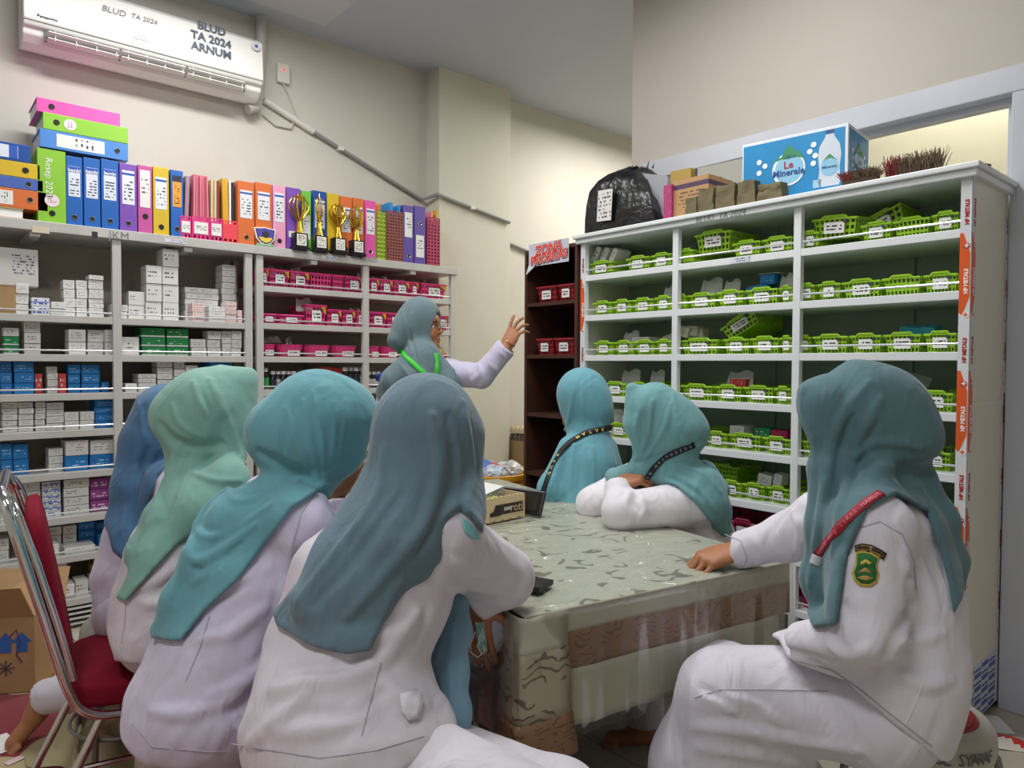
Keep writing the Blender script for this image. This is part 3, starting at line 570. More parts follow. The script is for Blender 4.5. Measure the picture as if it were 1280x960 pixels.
rows2 = [(0, [(325, 336, 0, 0), (337, 362, 0, 0), (363, 387, 0, 0), (388, 415, 1, 0), (415.5, 430, 1, 0), (431, 454, 0, 0), (460, 474, 0, 0), (475, 491, 0, 0), (492, 512, 0, 0), (512.5, 523, 0, 0), (527, 557, 0, 0)]),
         (1, [(325, 347, 0, 1), (348, 380, 0, 1), (382, 408, 0, 2), (409, 427, 0, 0), (428, 444, 0, 0), (445, 456, 0, 0), (461, 483, 0, 0), (484, 505, 0, 0), (545, 562, 0, 0)]),
         (2, [(325, 349, 0, 3), (350, 384, 0, 3), (385, 418, 0, 3), (419, 451, 0, 3), (460, 479, 0, 3), (480, 503, 0, 3)])]
for si, lst in rows2:
    zb = SH2[si]+0.0165
    for n, (x0, x1, nc, kd) in enumerate(lst):
        Y = YS+0.045; a = onY(x0, 400, Y); b = onY(x1, 400, Y); w_ = b.x-a.x-0.003; xm = (a.x+b.x)/2
        lab = f'pink {"round basket" if kd == 3 else ("shallow basket" if kd == 1 else "basket")}{" without card" if nc else ""}, {ORD[n]} from left on the {SHW[si]} shelf of the pink-basket cabinet'
        gp = f'pink baskets on the {SHW[si]} shelf'
        if kd == 3: put('bowl', (xm, Y+.075, zb), 0, lab, gp, min(w_/.14, 1.3), 1.1, mk=bowl)
        elif kd == 1: put('flat', (xm, Y, zb), 0, lab, gp, w_/.185, 1, mk=flat)
        elif n == 10: put('pinkw', (xm, Y, zb), 0, lab, gp, w_/.145, 1.15, mk=lambda: basket(PINK, .145, .09, .24, corner=True, notch=False, nx=9))
        else: put('pink', (xm, Y, zb), 0, lab, gp, w_/.112, 1.15 if kd == 0 else 1.4, nocard=bool(nc), mk=lambda: basket(PINK, .107, .09, .24, corner=True, notch=False, nx=6))
# clear bags sticking out of pink baskets
BAG = glassy('clear_plastic_bag', (0.93, 0.93, 0.95, 1), fac=0.15, rough=0.2, bump=0.6, bscale=30)
def bag(px0, px1, py0, py1, Y, label, m=None, group=None, X=None, thick=.02):
    if X is None: a = onY(px0, py1, Y); b = onY(px1, py0, Y); w_ = b.x-a.x; rz = 0; c = Vector(((a.x+b.x)/2, Y, a.z))
    else: a = onX(px0, py1, X); b = onX(px1, py0, X); w_ = a.y-b.y; rz = -math.pi/2; c = Vector((X, (a.y+b.y)/2, min(a.z, b.z)))
    h = abs(b.z-a.z)+.0; s = MB(); nu, nv = 7, 6; f = []
    for side in (-1, 1):
        for j in range(nv):
            for i in range(nu):
                u = i/(nu-1)-.5; v = j/(nv-1); bulge = thick*(1-(2*u)**2)*(1-v*.8)+.002*math.sin(9*u+5*v)
                s.v.append(Vector((u*w_*(1-.18*v), side*bulge+v*.02, v*h*(1+.12*math.sin(7*u)))))
        o_ = 0 if side < 0 else nu*nv
        for j in range(nv-1):
            for i in range(nu-1): q = o_+j*nu+i; s.f.append([q, q+1, q+nu+1, q+nu]); s.m.append(0)
    o = s.build('plastic_bag', m or BAG, smooth=True); o.location = c; o.rotation_euler = (0, 0, rz); return tag(o, label, 'bag', group)
ybg = YS+.1
for i, (x0, x1, y0, y1) in enumerate(((336, 346, 332, 346), (364, 378, 335, 348), (447, 458, 340, 350), (466, 488, 347, 357), (494, 508, 350, 357))): bag(x0, x1, y0, y1, ybg, f'clear bag sticking out of a top-shelf pink basket, {ORD[i]} from left', group='clear bags in the pink baskets')
bag(370, 392, 374, 389, ybg, 'clear bag bulging from a pink basket on the second shelf', mat('milky_bag', '#D9C8CC', .3, alpha=.8)); bag(438, 452, 385, 394, ybg, 'small clear bag behind second-shelf pink baskets, right')
bag(328, 352, 421, 428, ybg, 'crumpled clear bag in the leftmost round basket'); bag(358, 366, 421, 432, ybg, 'clear bag standing in the second round basket')
# bottles + red boxes on the fourth shelf
CAPM = mat('bottle_cap_white', '#D8D8D6', .4)
def bottle(x, lab, gm, lm, s=1.0, dy=0):
    zb = SH2[3]+.0165; X = onY(x, 470, YS+.07+dy).x
    o = empty('medicine_bottle', (X, YS+.07+dy, zb), 0, lab, 'bottle', 'medicine bottles on the fourth shelf')
    MB().lathe([(0, 0), (.02*s, 0), (.021*s, .003), (.021*s, .07*s), (.012*s, .085*s), (.012*s, .095*s), (0, .095*s)], 16).build('glass', gm, o, smooth=True); MB().lathe([(0, .093*s), (.0145*s, .093*s), (.0145*s, .113*s), (0, .113*s)], 14).build('cap', CAPM, o); MB().lathe([(.0214*s, .012*s), (.0216*s, .012*s), (.0216*s, .062*s), (.0214*s, .062*s)], 16).build('paper_label', lm, o)
DG = mat('dark_bottle_glass', '#1C1F26', .12, noise=.1); GLB = mat('green_bottle_label', '#3FA552', .5); WL = printed('bottle_label', '#D8D8D4', '#33343C', 4, (.1, .9, .2, .8), 9); DLB = mat('dark_bottle_label', '#2C3240', .5)
bottle(331, 'medicine bottle with green label, leftmost on the bottle shelf', DG, GLB, 1.12)
for i, x in enumerate((341, 347.5, 354, 360.5, 367)): bottle(x, f'dark medicine bottle with white cap, {ORD[i]} right of the green-label bottle', DG, WL if i % 2 else DLB, .95, .012*(i % 2))
for i, x in enumerate((431, 438, 445, 451)): bottle(x, f'dark tall bottle left of the middle post, {ORD[i]} from left', DG, WL if i == 3 else DLB, 1.15, .01*(i % 2))
for i, x in enumerate((461, 467, 473)): bottle(x, f'dark bottle right of the middle post, {ORD[i]} from left', DG, WL, .9, .01*(i % 2))
for x0, x1, yt, lab, kd in ((399, 416, 459, 'red medicine box behind the teal scarf head, left one', 'red'), (417, 428, 460, 'red medicine box behind the teal scarf head, right one', 'red'), (384, 398, 462, 'pale pink medicine box left of the red boxes', 'pink')):
    Y = YS+.08; a = onY(x0, yt, Y); b = onY(x1, yt, Y); zb = SH2[3]+.0165; o = MB().box(0, b.x-a.x-.002, 0, .15, 0, a.z-zb).build('medicine_box', PR[kd]); o.location = (a.x, Y, zb); tag(o, lab, 'box')
Y = YS+.05; a = onY(327, 497, Y); b = onY(352, 497, Y); zb = SH2[4]+.0165; o = empty('carton', ((a.x+b.x)/2, Y, zb), 0, 'open white carton on the fifth shelf behind the teal scarf', 'carton'); hw = (b.x-a.x)/2
MB().box(-hw, hw, 0, .2, 0, a.z-zb).build('carton_body', PR['white'], o); s = MB(); quad(s, (-hw, 0, a.z-zb), (hw, 0, a.z-zb), (hw, -.03, a.z-zb+.05), (-hw, -.03, a.z-zb+.05)); s.build('flap', mat('carton_grey', '#B9B6B0', .7), o, solid=.002)
# stuff near the standing woman's face on the second cabinet
Y = YS+.06; q = onY(549, 449, Y)
o = empty('figurine', (q.x, Y, SH2[2]+.0165), 0, 'small wrapped ornament on the shelf right of the standing woman', 'ornament'); MB().lathe([(0, 0), (.03, 0), (.035, .03), (.028, .06), (.02, .075), (0, .08)], 14).build('wrapped_body', mat('ornament_tan', '#B59A6C', .5, noise=.3, nscale=40), o, smooth=True); MB().lathe([(0, .0), (.018, .01), (.014, .03), (0, .034)], 12, 0, T(.028, -.03, 0)).build('red_bow', RED, o, smooth=True)

# ================================================================ white cabinet on the right, front plane x = XF, runs along y
XF = 2.76; YN = 0.825; YFAR = 2.65; ZR = 1.985; SHR = [1.757, 1.546, 1.336, 1.124, 0.912, 0.700, 0.497, 0.288]
LW = YFAR-YN; DPT = .40
wc = empty('medicine_cabinet', (XF, YFAR, 0), -math.pi/2, 'white steel cabinet with green interior and rows of lime baskets', 'cabinet')   # local x: away from far end towards near end
MB().box(-.02, LW+.02, -.025, DPT, ZR-.045, ZR-.02).box(-.03, LW+.03, -.04, DPT, ZR-.02, ZR).build('top', WSTEEL, wc, bevel=.004)
for x in (0, .592, 1.19, LW-.032):
    MB().box(x, x+.032, 0, .03, 0.03, ZR-.045).build('post', WSTEEL, wc, bevel=.003)
MB().box(.0, LW, DPT-.012, DPT-.006, .05, ZR-.03).build('back_panel', GREENB, wc)
for x in (.3, .9, 1.5): MB().box(x-.012, x+.012, DPT-.024, DPT-.012, .05, ZR-.05).build('back_rib', GREENB, wc)
for x in (0, LW-.006): MB().box(x, x+.006, .03, DPT-.006, .03, ZR-.045).build('side_panel', mat('cabinet_side_cream', '#DEDBCB', .3, noise=.02), wc)
for z in SHR+[.08]:
    MB().box(.006, LW-.006, .002, DPT-.026, z-.016, z+.014).build('shelf', WSTEEL, wc, bevel=.002)
    for a_, b_ in ((.032, .592), (.624, 1.19), (1.222, LW-.032)): MB().tube([(a_, .012, z+.043), (b_, .012, z+.043)], .0042, 8).build('guard_rail', ROD, wc, smooth=True)
MB().box(.0, LW, .015, .03, 0.0, .075).build('plinth', WSTEEL, wc)
q = onX(900, 266, XF-.025); text('handwriting', 'BLUD  TA 2024', .038, GI, T(YFAR-q.y, -.0262, ZR-.033) @ RX, wc, shear=.15)
q = onX(925, 322, XF); MB().box(YFAR-q.y-.05, YFAR-q.y+.05, .0, .0018, SHR[0]-.013, SHR[0]+.012).build('sticker', STK, wc)
# printed protective film on the near corner (front strip + side strip) and back edge
OR = mat('film_orange', '#DD5A22', .35); FW = mat('film_white', '#DADCE0', .35); DR = mat('film_red_ink', '#B3352A', .4)
def film(parent, xa, xb, y, side, zs, wide):
    """strip of film along z: white ground, orange lozenges, lettering rotated upright"""
    # side 0: front face (normal -y); side 1: end face (normal +x local)
    def M_(): return Matrix.Identity(4) if side == 0 else T(LW, 0, 0) @ Matrix.Rotation(math.pi/2, 4, 'Z')
    M0 = M_(); st = MB().box(xa, xb, y-.0006, y, .03, ZR-.045, 0, M0).build('film_strip', FW, parent); w_ = xb-xa; per = .47
    k = 0; z = ZR-.25
    while z > .1:
        if wide:
            c = w_*.8; MB().prism([(xa, z-.1+.12), (xa+w_*.3, z+.02), (xb-.002, z-.05), (xb-.002, z-.2), (xa+w_*.3, z-.26), (xa, z-.25)], y-.0012, y-.0006, 0, M0).build('film_print', OR, parent)
        z -= per
    z = ZR-.16; k = 0
    while z > .2:
        white = wide and k % 2 == 1
        text('film_lettering', 'HP METALS', w_*.5, (WHITEP if white else DR), M0 @ T((xa+xb)/2+w_*.12, y-.0016, z) @ RX @ Matrix.Rotation(math.pi/2, 4, 'Z'), parent, offset=.0008)
        MB().lathe([(0, 0), (w_*.3, 0), (w_*.3, .0006), (0, .0006)], 14, 0, M0 @ T((xa+xb)/2+w_*.12, y-.0012, z-.115) @ RX).build('film_logo', WHITEP if white else DR, parent)
        text('film_logo_mark', '+', w_*.75, (OR if white else WHITEP), M0 @ T((xa+xb)/2+w_*.12, y-.002, z-.115) @ RX, parent, offset=.001)
        z -= per/2; k += 1
film(wc, LW-.034, LW+.0, -.0005, 0, 0, True)
film(wc, .002, .040, -.001, 1, 0, True)
film(wc, DPT-.03, DPT-.004, -.001, 1, 0, False)
film(wc, .0, .03, -.0005, 0, 0, True)
bp = MB(); BLUEP = mat('film_blue_print', '#3A4A9C', .4); BLW = mat('film_blue_ground', '#C9CFE0', .4)
MB().box(LW+.0002, LW+.0012, .045, DPT-.034, .03, .23).build('film_label', BLW, wc)
for i in range(4):
    for j in range(8):
        yy = .05+i*.08; zz = .036+j*.024; bp.box(LW+.0012, LW+.0018, yy, yy+.07, zz, zz+(.016 if (i+j) % 2 else .008))
bp.build('film_label_print', BLUEP, wc)
MB().box(LW+.0002, LW+.001, .05, DPT-.04, 1.16, 1.175).build('tape_strip', mat('clear_tape', '#E4E2D6', .15), wc)
MB().tube([(LW-.02, .1, ZR), (LW+.005, .1, ZR+.012), (LW+.022, .1, ZR+.004)], .008, 6).build('clip', BLACK, wc)
# lime baskets: pixel spans per shelf
GR = [
 (0, [(736, 766), (782, 811), (813, 839), (849, 866), (914, 949), (951, 989), (999, 1022), (1073, 1112), (1113, 1160), (1161, 1196)]),
 (1, [(741, 765), (766, 789), (790, 817), (818, 840), (848, 858), (859, 894), (895, 929), (931, 972), (974, 990), (999, 1018), (1020, 1050), (1051, 1100), (1101, 1150), (1152, 1196)]),
 (2, [(743, 767), (768, 792), (793, 819), (820, 840), (850, 898), (904, 937), (938, 974), (975, 991), (1000, 1014), (1016, 1060), (1062, 1102), (1104, 1152), (1154, 1196)]),
 (3, [(755, 784), (786, 812), (813, 838), (852, 892), (894, 928), (930, 968), (969, 990), (1001, 1040), (1042, 1090), (1100, 1142), (1148, 1194)]),
 (4, [(761, 788), (789, 815), (816, 838), (849, 882), (884, 911), (912, 953), (955, 990), (1003, 1050), (1052, 1100), (1102, 1150), (1152, 1192)]),
 (5, [(764, 790), (792, 838), (850, 902), (904, 930), (931, 959), (961, 990), (1002, 1050), (1052, 1100), (1104, 1190)])]
NOC = {(0, 3), (0, 8), (1, 4), (1, 12), (3, 9)}
SHB = ['top', 'second', 'third', 'fourth', 'fifth', 'sixth', 'seventh', 'eighth']
def green_at(si, x0, x1, label, gp, dx=.05, nocard=False, sz=1., kind='lime', mk=None, dz=0):
    X = XF+dx; z = SHR[si]+.0145+dz; a = onX(x0, 450, X); b = onX(x1, 450, X); w_ = a.y-b.y-.004
    return put(kind, (X, (a.y+b.y)/2, z), -math.pi/2, label, gp, w_/.15, sz, nocard, mk or (lambda: basket(LIME, .14, .072, .23)))
for si, lst in GR:
    for n, (x0, x1) in enumerate(lst):
        nc = (si, n) in NOC
        green_at(si, x0, x1, f'lime basket{" without card" if nc else " with white card"}, {ORD[n]} from left on the {SHB[si]} shelf of the white cabinet', f'lime baskets on the {SHB[si]} shelf', nocard=nc, dx=.045+.008*((n*7) % 3))
for si, lst in ((6, [(770, 800), (802, 838), (852, 880), (882, 912), (914, 950), (952, 990), (1004, 1060), (1062, 1120), (1122, 1185)]), (7, [(772, 838), (854, 900), (902, 945), (947, 990), (1003, 1050), (1052, 1110), (1112, 1180)])):
    for n, (x0, x1) in enumerate(lst):
        green_at(si, x0, x1, f'crimson basket, {ORD[n]} from left on the {SHB[si]} shelf of the white cabinet', f'crimson baskets on the {SHB[si]} shelf', kind='mag', sz=1.5, mk=lambda: basket(MAG, .14, .072, .23))
def free_basket(px, py, X, rot, label, w_=.16, sz=1.0, kind='lime', nocard=False):
    q = onX(px, py, X); r = dup(PROTO[kind], q, None, label, None, ('label_card', 'sticker') if nocard else (), (w_/.15, 1, sz)); r.rotation_euler = rot; return r
HP = -math.pi/2
r = free_basket(891, 317, XF+.06, (0, 0, HP), 'raised lime basket resting on the basket rims, top shelf middle bay', .19, 1.25); r.location.z = SHR[0]+.0145+.05
MB_ = r
r = free_basket(1042, 297, XF+.05, (.05, .08, HP-.1), 'lime basket tilted on top of others, top shelf of the right bay', .19, 1.15)
r = free_basket(1103, 291, XF+.13, (-.1, -.42, HP), 'lime basket leaning at a slant, top shelf of the right bay', .2, 1.1)
r = free_basket(928, 414, XF+.10, (-.1, -.5, HP), 'lime basket tipped steeply above the third shelf, middle bay', .19, 1.0)
green_at(5, 884, 925, 'lime basket without card behind the sixth shelf row', None, dx=.14, dz=.052, nocard=True)
# things in and on the lime baskets
def rbox(px0, px1, py0, py1, X, label, m, d=.1, rot=None, name='medicine_box', cat='box', group=None):
    a = onX(px0, py1, X); b = onX(px1, py0, X); w_ = a.y-b.y; h = abs(b.z-a.z)
    o = MB().box(-w_/2, w_/2, 0, d, 0, h).build(name, m, bevel=.001); o.location = (X, (a.y+b.y)/2, min(a.z, b.z)); o.rotation_euler = rot or (0, 0, HP); return tag(o, label, cat, group)
for i in range(3): rbox(738+i*11, 744+i*11, 307+1.0*i, 328-.5*i, XF+.075, f'slim white carton leaning in the leftmost top-shelf lime basket, {ORD[i]} from left', PR['white2'], .11, (0, .55, HP), group='leaning white cartons')
GP = mat('milky_pouch', '#B9BDB8', .35, noise=.06)
for x0, x1, y0, y1, l in ((828, 842, 357, 371, 'milky pouch in the second-shelf lime basket, left bay'), (874, 903, 347, 366, 'large milky pouch in a second-shelf lime basket'), (903, 925, 349, 365, 'milky pouch right of the large pouch, second shelf'), (973, 990, 342, 363, 'milky pouch beside the blue cartons, second shelf'), (777, 798, 414, 428, 'clear pouch on third shelf, left bay'), (775, 800, 463, 477, 'milky pouch on fourth shelf, behind the seated woman'), (811, 830, 464, 477, 'milky pouch right of another on the fourth shelf'), (907, 942, 465, 478, 'clear pouch behind the red carton, fourth shelf')):
    bag(x0, x1, y0, y1+5, 0, l, GP, None, XF+.12, .012)
rbox(790, 811, 421, 428, XF+.1, 'small white carton in a third-shelf lime basket, left bay', PR['white2'])
for i, (x0, y0) in enumerate(((846, 408), (858, 407), (866, 411), (830, 418))): rbox(x0, x0+13, y0, y0+13, XF+.1+.02*i, f'small cream carton piled on the third shelf baskets, {["upper left", "upper right", "lower right", "leftmost"][i]} one', mat('cream_carton', '#CFCCB8', .6), .05, (0, .3-.2*i, HP), group='cream cartons')
for i, (x0, x1, y0, y1) in enumerate(((933, 960, 355, 367), (950, 968, 342, 356))): rbox(x0, x1, y0, y1, XF+.11, f'blue and white carton on second-shelf baskets, {["lower", "upper"][i]} one', PR['blue'], .08, (0, -.15*(1-i), HP))
rbox(948, 972, 340, 343, XF+.11, 'flat white carton topping the blue cartons', WHITEP, .08)
rbox(912, 932, 474, 484, XF+.09, 'bright red carton in a fourth-shelf lime basket', PR['red'], .08); rbox(912, 930, 533, 543, XF+.1, 'white carton in a fifth-shelf basket, middle bay', PR['white2'], .09); rbox(943, 962, 536, 546, XF+.1, 'green and white carton in a fifth-shelf basket', PR['green'], .08); rbox(963, 984, 539, 546, XF+.1, 'crimson carton in a fifth-shelf basket', mat('crimson_carton', '#B0245A', .5), .08)
rbox(946, 963, 594, 606, XF+.1, 'grey carton in a sixth-shelf basket, left one', PR['white'], .06, (0, .15, HP)); rbox(966, 976, 593, 606, XF+.1, 'grey carton in a sixth-shelf basket, right one', PR['white'], .06, (0, .15, HP))
rbox(767, 778, 512, 528, XF+.12, 'grey white carton behind the seated women, fifth shelf', PR['white'], .06); rbox(772, 780, 521, 527, XF+.1, 'small carton beside the grey white carton, fifth shelf', PR['white2'], .05)
TEALP = mat('teal_packet', '#2E8FA0', .35); 
for i, x in enumerate((1124, 1138, 1152)): rbox(x, x+16, 409+(i % 2), 419, XF+.1, f'teal packet lying on third-shelf baskets, {ORD[i]} from left', TEALP, .07, (.2, .1, HP), 'medicine_packet', 'packet', 'teal packets')
rbox(1130, 1158, 468, 488, XF+.2, 'grey green leaflet leaning on the fourth shelf, right bay', mat('leaflet_grey', '#8C9A90', .5), .004, (-.2, .3, HP), 'leaflet', 'leaflet')

# ---------------------------------------------------------------- on top of the white cabinet
zc = ZR+.001
# black wrapped bundle
A = onX(734, 287, XF+.05); B_ = onX(826, 272, XF+.05); w_ = A.y-B_.y; hB = onX(775, 212, XF+.1).z-zc
o = empty('wrapped_bundle', (XF+.03, (A.y+B_.y)/2, zc), HP, 'black plastic wrapped bundle with white shipping label on the white cabinet', 'package')
s = MB(); n = 14; prof = [(0, .5, .5, .0), (.25, .5, .42, 0), (.5, .485, .33, .01), (.72, .47, .24, .02), (.84, .45, .17, .03), (.93, .33, .12, .06), (1.0, .02, .07, .1)]
for (v, hl, hr, yy) in prof:
    for k in range(n*2):
        t = k/(n*2)*4; sd = int(t); f = t-sd; x0, x1, y0, y1 = -w_*hl, w_*hr, yy, .30-yy
        p = [(x0+(x1-x0)*f, y0), (x1, y0+(y1-y0)*f), (x1-(x1-x0)*f, y1), (x0, y1-(y1-y0)*f)][sd]; j = .008*math.sin(k*2.3+v*9)+.006*math.sin(k*5.1+v*17)
        s.v.append(Vector((p[0]+j, p[1]+j*.8, v*hB+.012*math.sin(k*1.7)*v)))
R_ = n*2
for i in range(len(prof)-1):
    for k in range(R_): s.f.append([i*R_+k, i*R_+(k+1) % R_, (i+1)*R_+(k+1) % R_, (i+1)*R_+k]); s.m.append(0)
s.f.append(list(range(R_))[::-1]); s.m.append(0); s.f.append([(len(prof)-1)*R_+k for k in range(R_)]); s.m.append(0)
s.build('wrapping', mat('black_bin_liner', '#101113', .28, noise=.2, bump=.6, bscale=26), o, smooth=True)
MB().box(-w_*.3, -w_*.1, -.016, -.013, hB*.16, hB*.64, 0, Matrix.Rotation(.06, 4, 'Y')).build('shipping_label', printed('shipping_print', '#DDDCD8', '#55565C', 7, (.1, .9, .08, .92), 6), o)
s = MB(); s.prism([(w_*.1, .0), (w_*.5, .0), (w_*.5, hB*.72), (w_*.12, hB*.88)], .07, .09); s.build('exposed_board', mat('grey_board', '#9C9EA6', .5), o)
tg = MB(); 
for k in range(9): tg.tube([(-w_*.3+k*w_*.07, .1, hB*.92), (-w_*.3+k*w_*.07+.01, .1, hB*(1.0+.05*math.sin(k*2)))], [.006, .001], 5)
tg.build('torn_edge', MATS['black_bin_liner'], o)
def tbox(px0, px1, pyb, pyt, label, m, d=.25, X=XF+.03, name='carton', cat='carton', rz=0, extra=None):
    a = onX(px0, pyb, X); b = onX(px1, pyb, X); w2 = (a.y-b.y); hh = onX((px0+px1)/2, pyt, X).z-zc
    o = empty(name, (X, (a.y+b.y)/2, zc), HP+rz, label, cat); MB().box(-w2/2, w2/2, 0, d, 0, hh).build(name+'_body', m, o, bevel=.002)
    return o, w2, hh
o, w2, hh = tbox(829, 839, 270, 231, 'magenta dotted pack beside the black bundle', mat('magenta_pack', '#A83A6E', .4, noise=.3, nscale=60), .2, name='pack', cat='pack')
o, w2, hh = tbox(840, 885, 268, 222, 'small brown printed carton on the white cabinet', printed('brown_print', '#B08A5E', '#6A4A38', 7, (.2, .95, .08, .7), 8, band=('#4A3A52', .76, .88), fill=.4), .2, X=XF+.05)
MB().box(-w2/2-.001, w2/2+.001, .09, .11, hh, hh+.001).build('packing_tape', mat('brown_tape', '#C29A5A', .3), o)
# crumpled kraft parcels (five wraps)
KR = mat('kraft_paper', '#6E6448', .75, noise=.14, nscale=18, bump=.5, bscale=30)
for i, (x0, x1, yt) in enumerate(((857, 872, 247), (872, 893, 236), (894, 920, 231), (921, 945, 226), (946, 978, 229))):
    a = onX(x0, 262, XF-.02); b = onX(x1, 262, XF-.02); w2 = a.y-b.y-.003; hh = min(.10, max(.06, onX((x0+x1)/2, yt, XF-.02).z-zc))
    bm_ = MB(); nn = 5; vs = []
    hs = {}
    for ix in range(nn+1):
        for iy in range(nn+1):
            for iz in range(nn+1):
                if 0 < ix < nn and 0 < iy < nn and 0 < iz < nn: continue
                x, y, z = ix/nn-.5, iy/nn, iz/nn; j = .005; rr = random.Random(ix*91+iy*17+iz*7+i*1000)
                hs[(ix, iy, iz)] = len(bm_.v); taper = 1-.10*z
                bm_.v.append(Vector((x*w2*taper*.97+rr.uniform(-j, j)*.35, y*.16+rr.uniform(-j, j), z*hh+(rr.uniform(-j, j) if iz else 0))))
    for (f, g_) in ((0, 0), (0, nn), (1, 0), (1, nn), (2, 0), (2, nn)):
        for p_ in range(nn):
            for q_ in range(nn):
                def key(u, v): k = [u, v]; k.insert(f, g_); return hs[tuple(k)]
                bm_.f.append([key(p_, q_), key(p_+1, q_), key(p_+1, q_+1), key(p_, q_+1)]); bm_.m.append(0)
    o = bm_.build('paper_parcel', KR, smooth=True, rz=HP+.0); o.location = (XF-.025, (a.y+b.y)/2, zc); tag(o, f'crumpled brown paper parcel at the cabinet edge, {ORD[i]} from left', 'parcel', 'brown paper parcels')
# grey files behind
o, w2, hh = tbox(872, 928, 250, 204, 'grey file box standing behind the parcels', mat('grey_file', '#A3A49C', .5), .08, X=XF+.26, name='file_box', cat='file box', rz=.05)
MB().box(w2/2, w2/2+.006, 0, .08, 0, hh).build('white_edge', WHITEP, o)
o, w2, hh = tbox(838, 862, 262, 212, 'yellow and black file lying open behind the brown carton', mat('ochre_file', '#B89A48', .5), .05, X=XF+.30, name='file_box', cat='file box', rz=.1)
MB().box(-w2/2, w2/2, -.004, -.0005, hh*.2, hh*.7).build('dark_panel', mat('dark_panel', '#3A3A4A', .5), o)
# water carton
XW2 = XF+.04; a = onX(931, 250, XW2); b = onX(1056, 240, XW2); w2 = a.y-b.y; hh = onX(1054, 152, XW2).z-zc; D = .26
BLU = mat('carton_blue', '#2287C0', .45, noise=.03); WB = mat('carton_white_edge', '#DCE4EA', .5)
o = empty('water_carton', (XW2, (a.y+b.y)/2, zc), HP+.12, 'large blue bottled-water carton with white edges on the white cabinet', 'carton')
MB().box(-w2/2, w2/2, 0, D, 0, hh).build('carton_body', WB, o, bevel=.002)
MB().box(-w2/2+.006, w2/2-.012, -.0012, 0, .012, hh-.012).build('front_print', BLU, o); MB().box(w2/2, w2/2+.0012, .012, D-.008, .02, hh-.014).build('side_print', BLU, o)
def disc(par, nm, m, r, x, y, z, sx=1, side=0, sz=1):
    Mx = T(x, y, z) @ (Matrix.Identity(4) if side == 0 else Matrix.Rotation(math.pi/2, 4, 'Z')) @ RX @ Matrix.Diagonal((sx, sz, 1, 1)); return MB().lathe([(0, 0), (r, 0), (r, .0008), (0, .0008)], 28, 0, Mx).build(nm, m, par)
CW = mat('print_white', '#E8F0F4', .5); CG = mat('print_green', '#3E8C5A', .5); CLB = mat('print_light_blue', '#8CC2DE', .5); CRD = mat('print_red', '#A03048', .5); CNV = mat('print_navy', '#22508C', .5)
def emblem(x, z, s, side, yx):
    def pos(dx, dz, l): return (x+dx*s, yx-l, z+dz*s) if side == 0 else (yx+l, x+dx*s, z+dz*s)
    disc(o, 'logo_ring', CW, .085*s, *pos(0, 0, .0012), 1, side); disc(o, 'logo_field', CLB, .074*s, *pos(.003, 0, .0018), 1, side)
    pts = [(-.08, .045), (-.055, .07), (-.04, .064), (-.02, .095), (0, .125), (.012, .115), (.03, .09), (.05, .085), (.08, .045), (.04, .055), (0, .05), (-.04, .055)]
    Mx = T(*pos(0, 0, .0026)) @ (Matrix.Identity(4) if side == 0 else Matrix.Rotation(math.pi/2, 4, 'Z'))
    MB().prism([(u*s, v*s) for u, v in pts], 0, .0006, 0, Mx).build('mountain', CG, o)
    for tx, zz in (('Le', .02), ('Minerale', -.018)):
        Mt = T(*pos(0, zz, .0034)) @ (Matrix.Identity(4) if side == 0 else Matrix.Rotation(math.pi/2, 4, 'Z')) @ RX
        text('logo_lettering', tx, .052*s if tx == 'Le' else .047*s, CRD if tx == 'Le' else CNV, Mt, o, offset=.0012*s)
emblem(-.015, .125, .8, 0, -.0012)
for i, (dx, dz) in enumerate(((-.14, .175), (-.115, .155), (-.14, .13), (.085, .205), (.07, .18), (.092, .16), (.085, .13))): disc(o, 'bubble', CW, .011, dx, -.0024, dz)
MB().prism([(.11, .03), (.185, .03), (.19, .05), (.186, .1), (.192, .15), (.186, .19), (.165, .225), (.163, .25), (.132, .25), (.130, .225), (.108, .19), (.103, .15), (.109, .1), (.104, .05)], -.002, -.0012).build('bottle_print', mat('print_bottle', '#C9D4DE', .5), o)
MB().box(.131, .164, -.0026, -.002, .236, .252).build('bottle_cap_print', CNV, o); disc(o, 'bottle_label_print', CLB, .034, .148, -.0024, .105); text('bottle_lettering', 'Minerale', .016, CNV, T(.148, -.0034, .105) @ RX, o, offset=.0004); MB().prism([(.12, .128), (.135, .145), (.148, .158), (.16, .145), (.176, .128)], -.003, -.0024).build('bottle_mountain', CG, o)
for i, x in enumerate((.10, -.15)): MB().box(x-.016, x+.016, -.002, -.0012, .03, .062).build('small_print', mat('print_pale', '#9CC4DC', .5), o)
emblem(.13, .125, .72, 1, w2/2+.0012)
for i, (dx, dz) in enumerate(((.05, .17), (.055, .14), (.05, .11), (.2, .17), (.21, .14), (.2, .11))): disc(o, 'bubble', CW, .008, w2/2+.002, dx, dz, 1, 1)
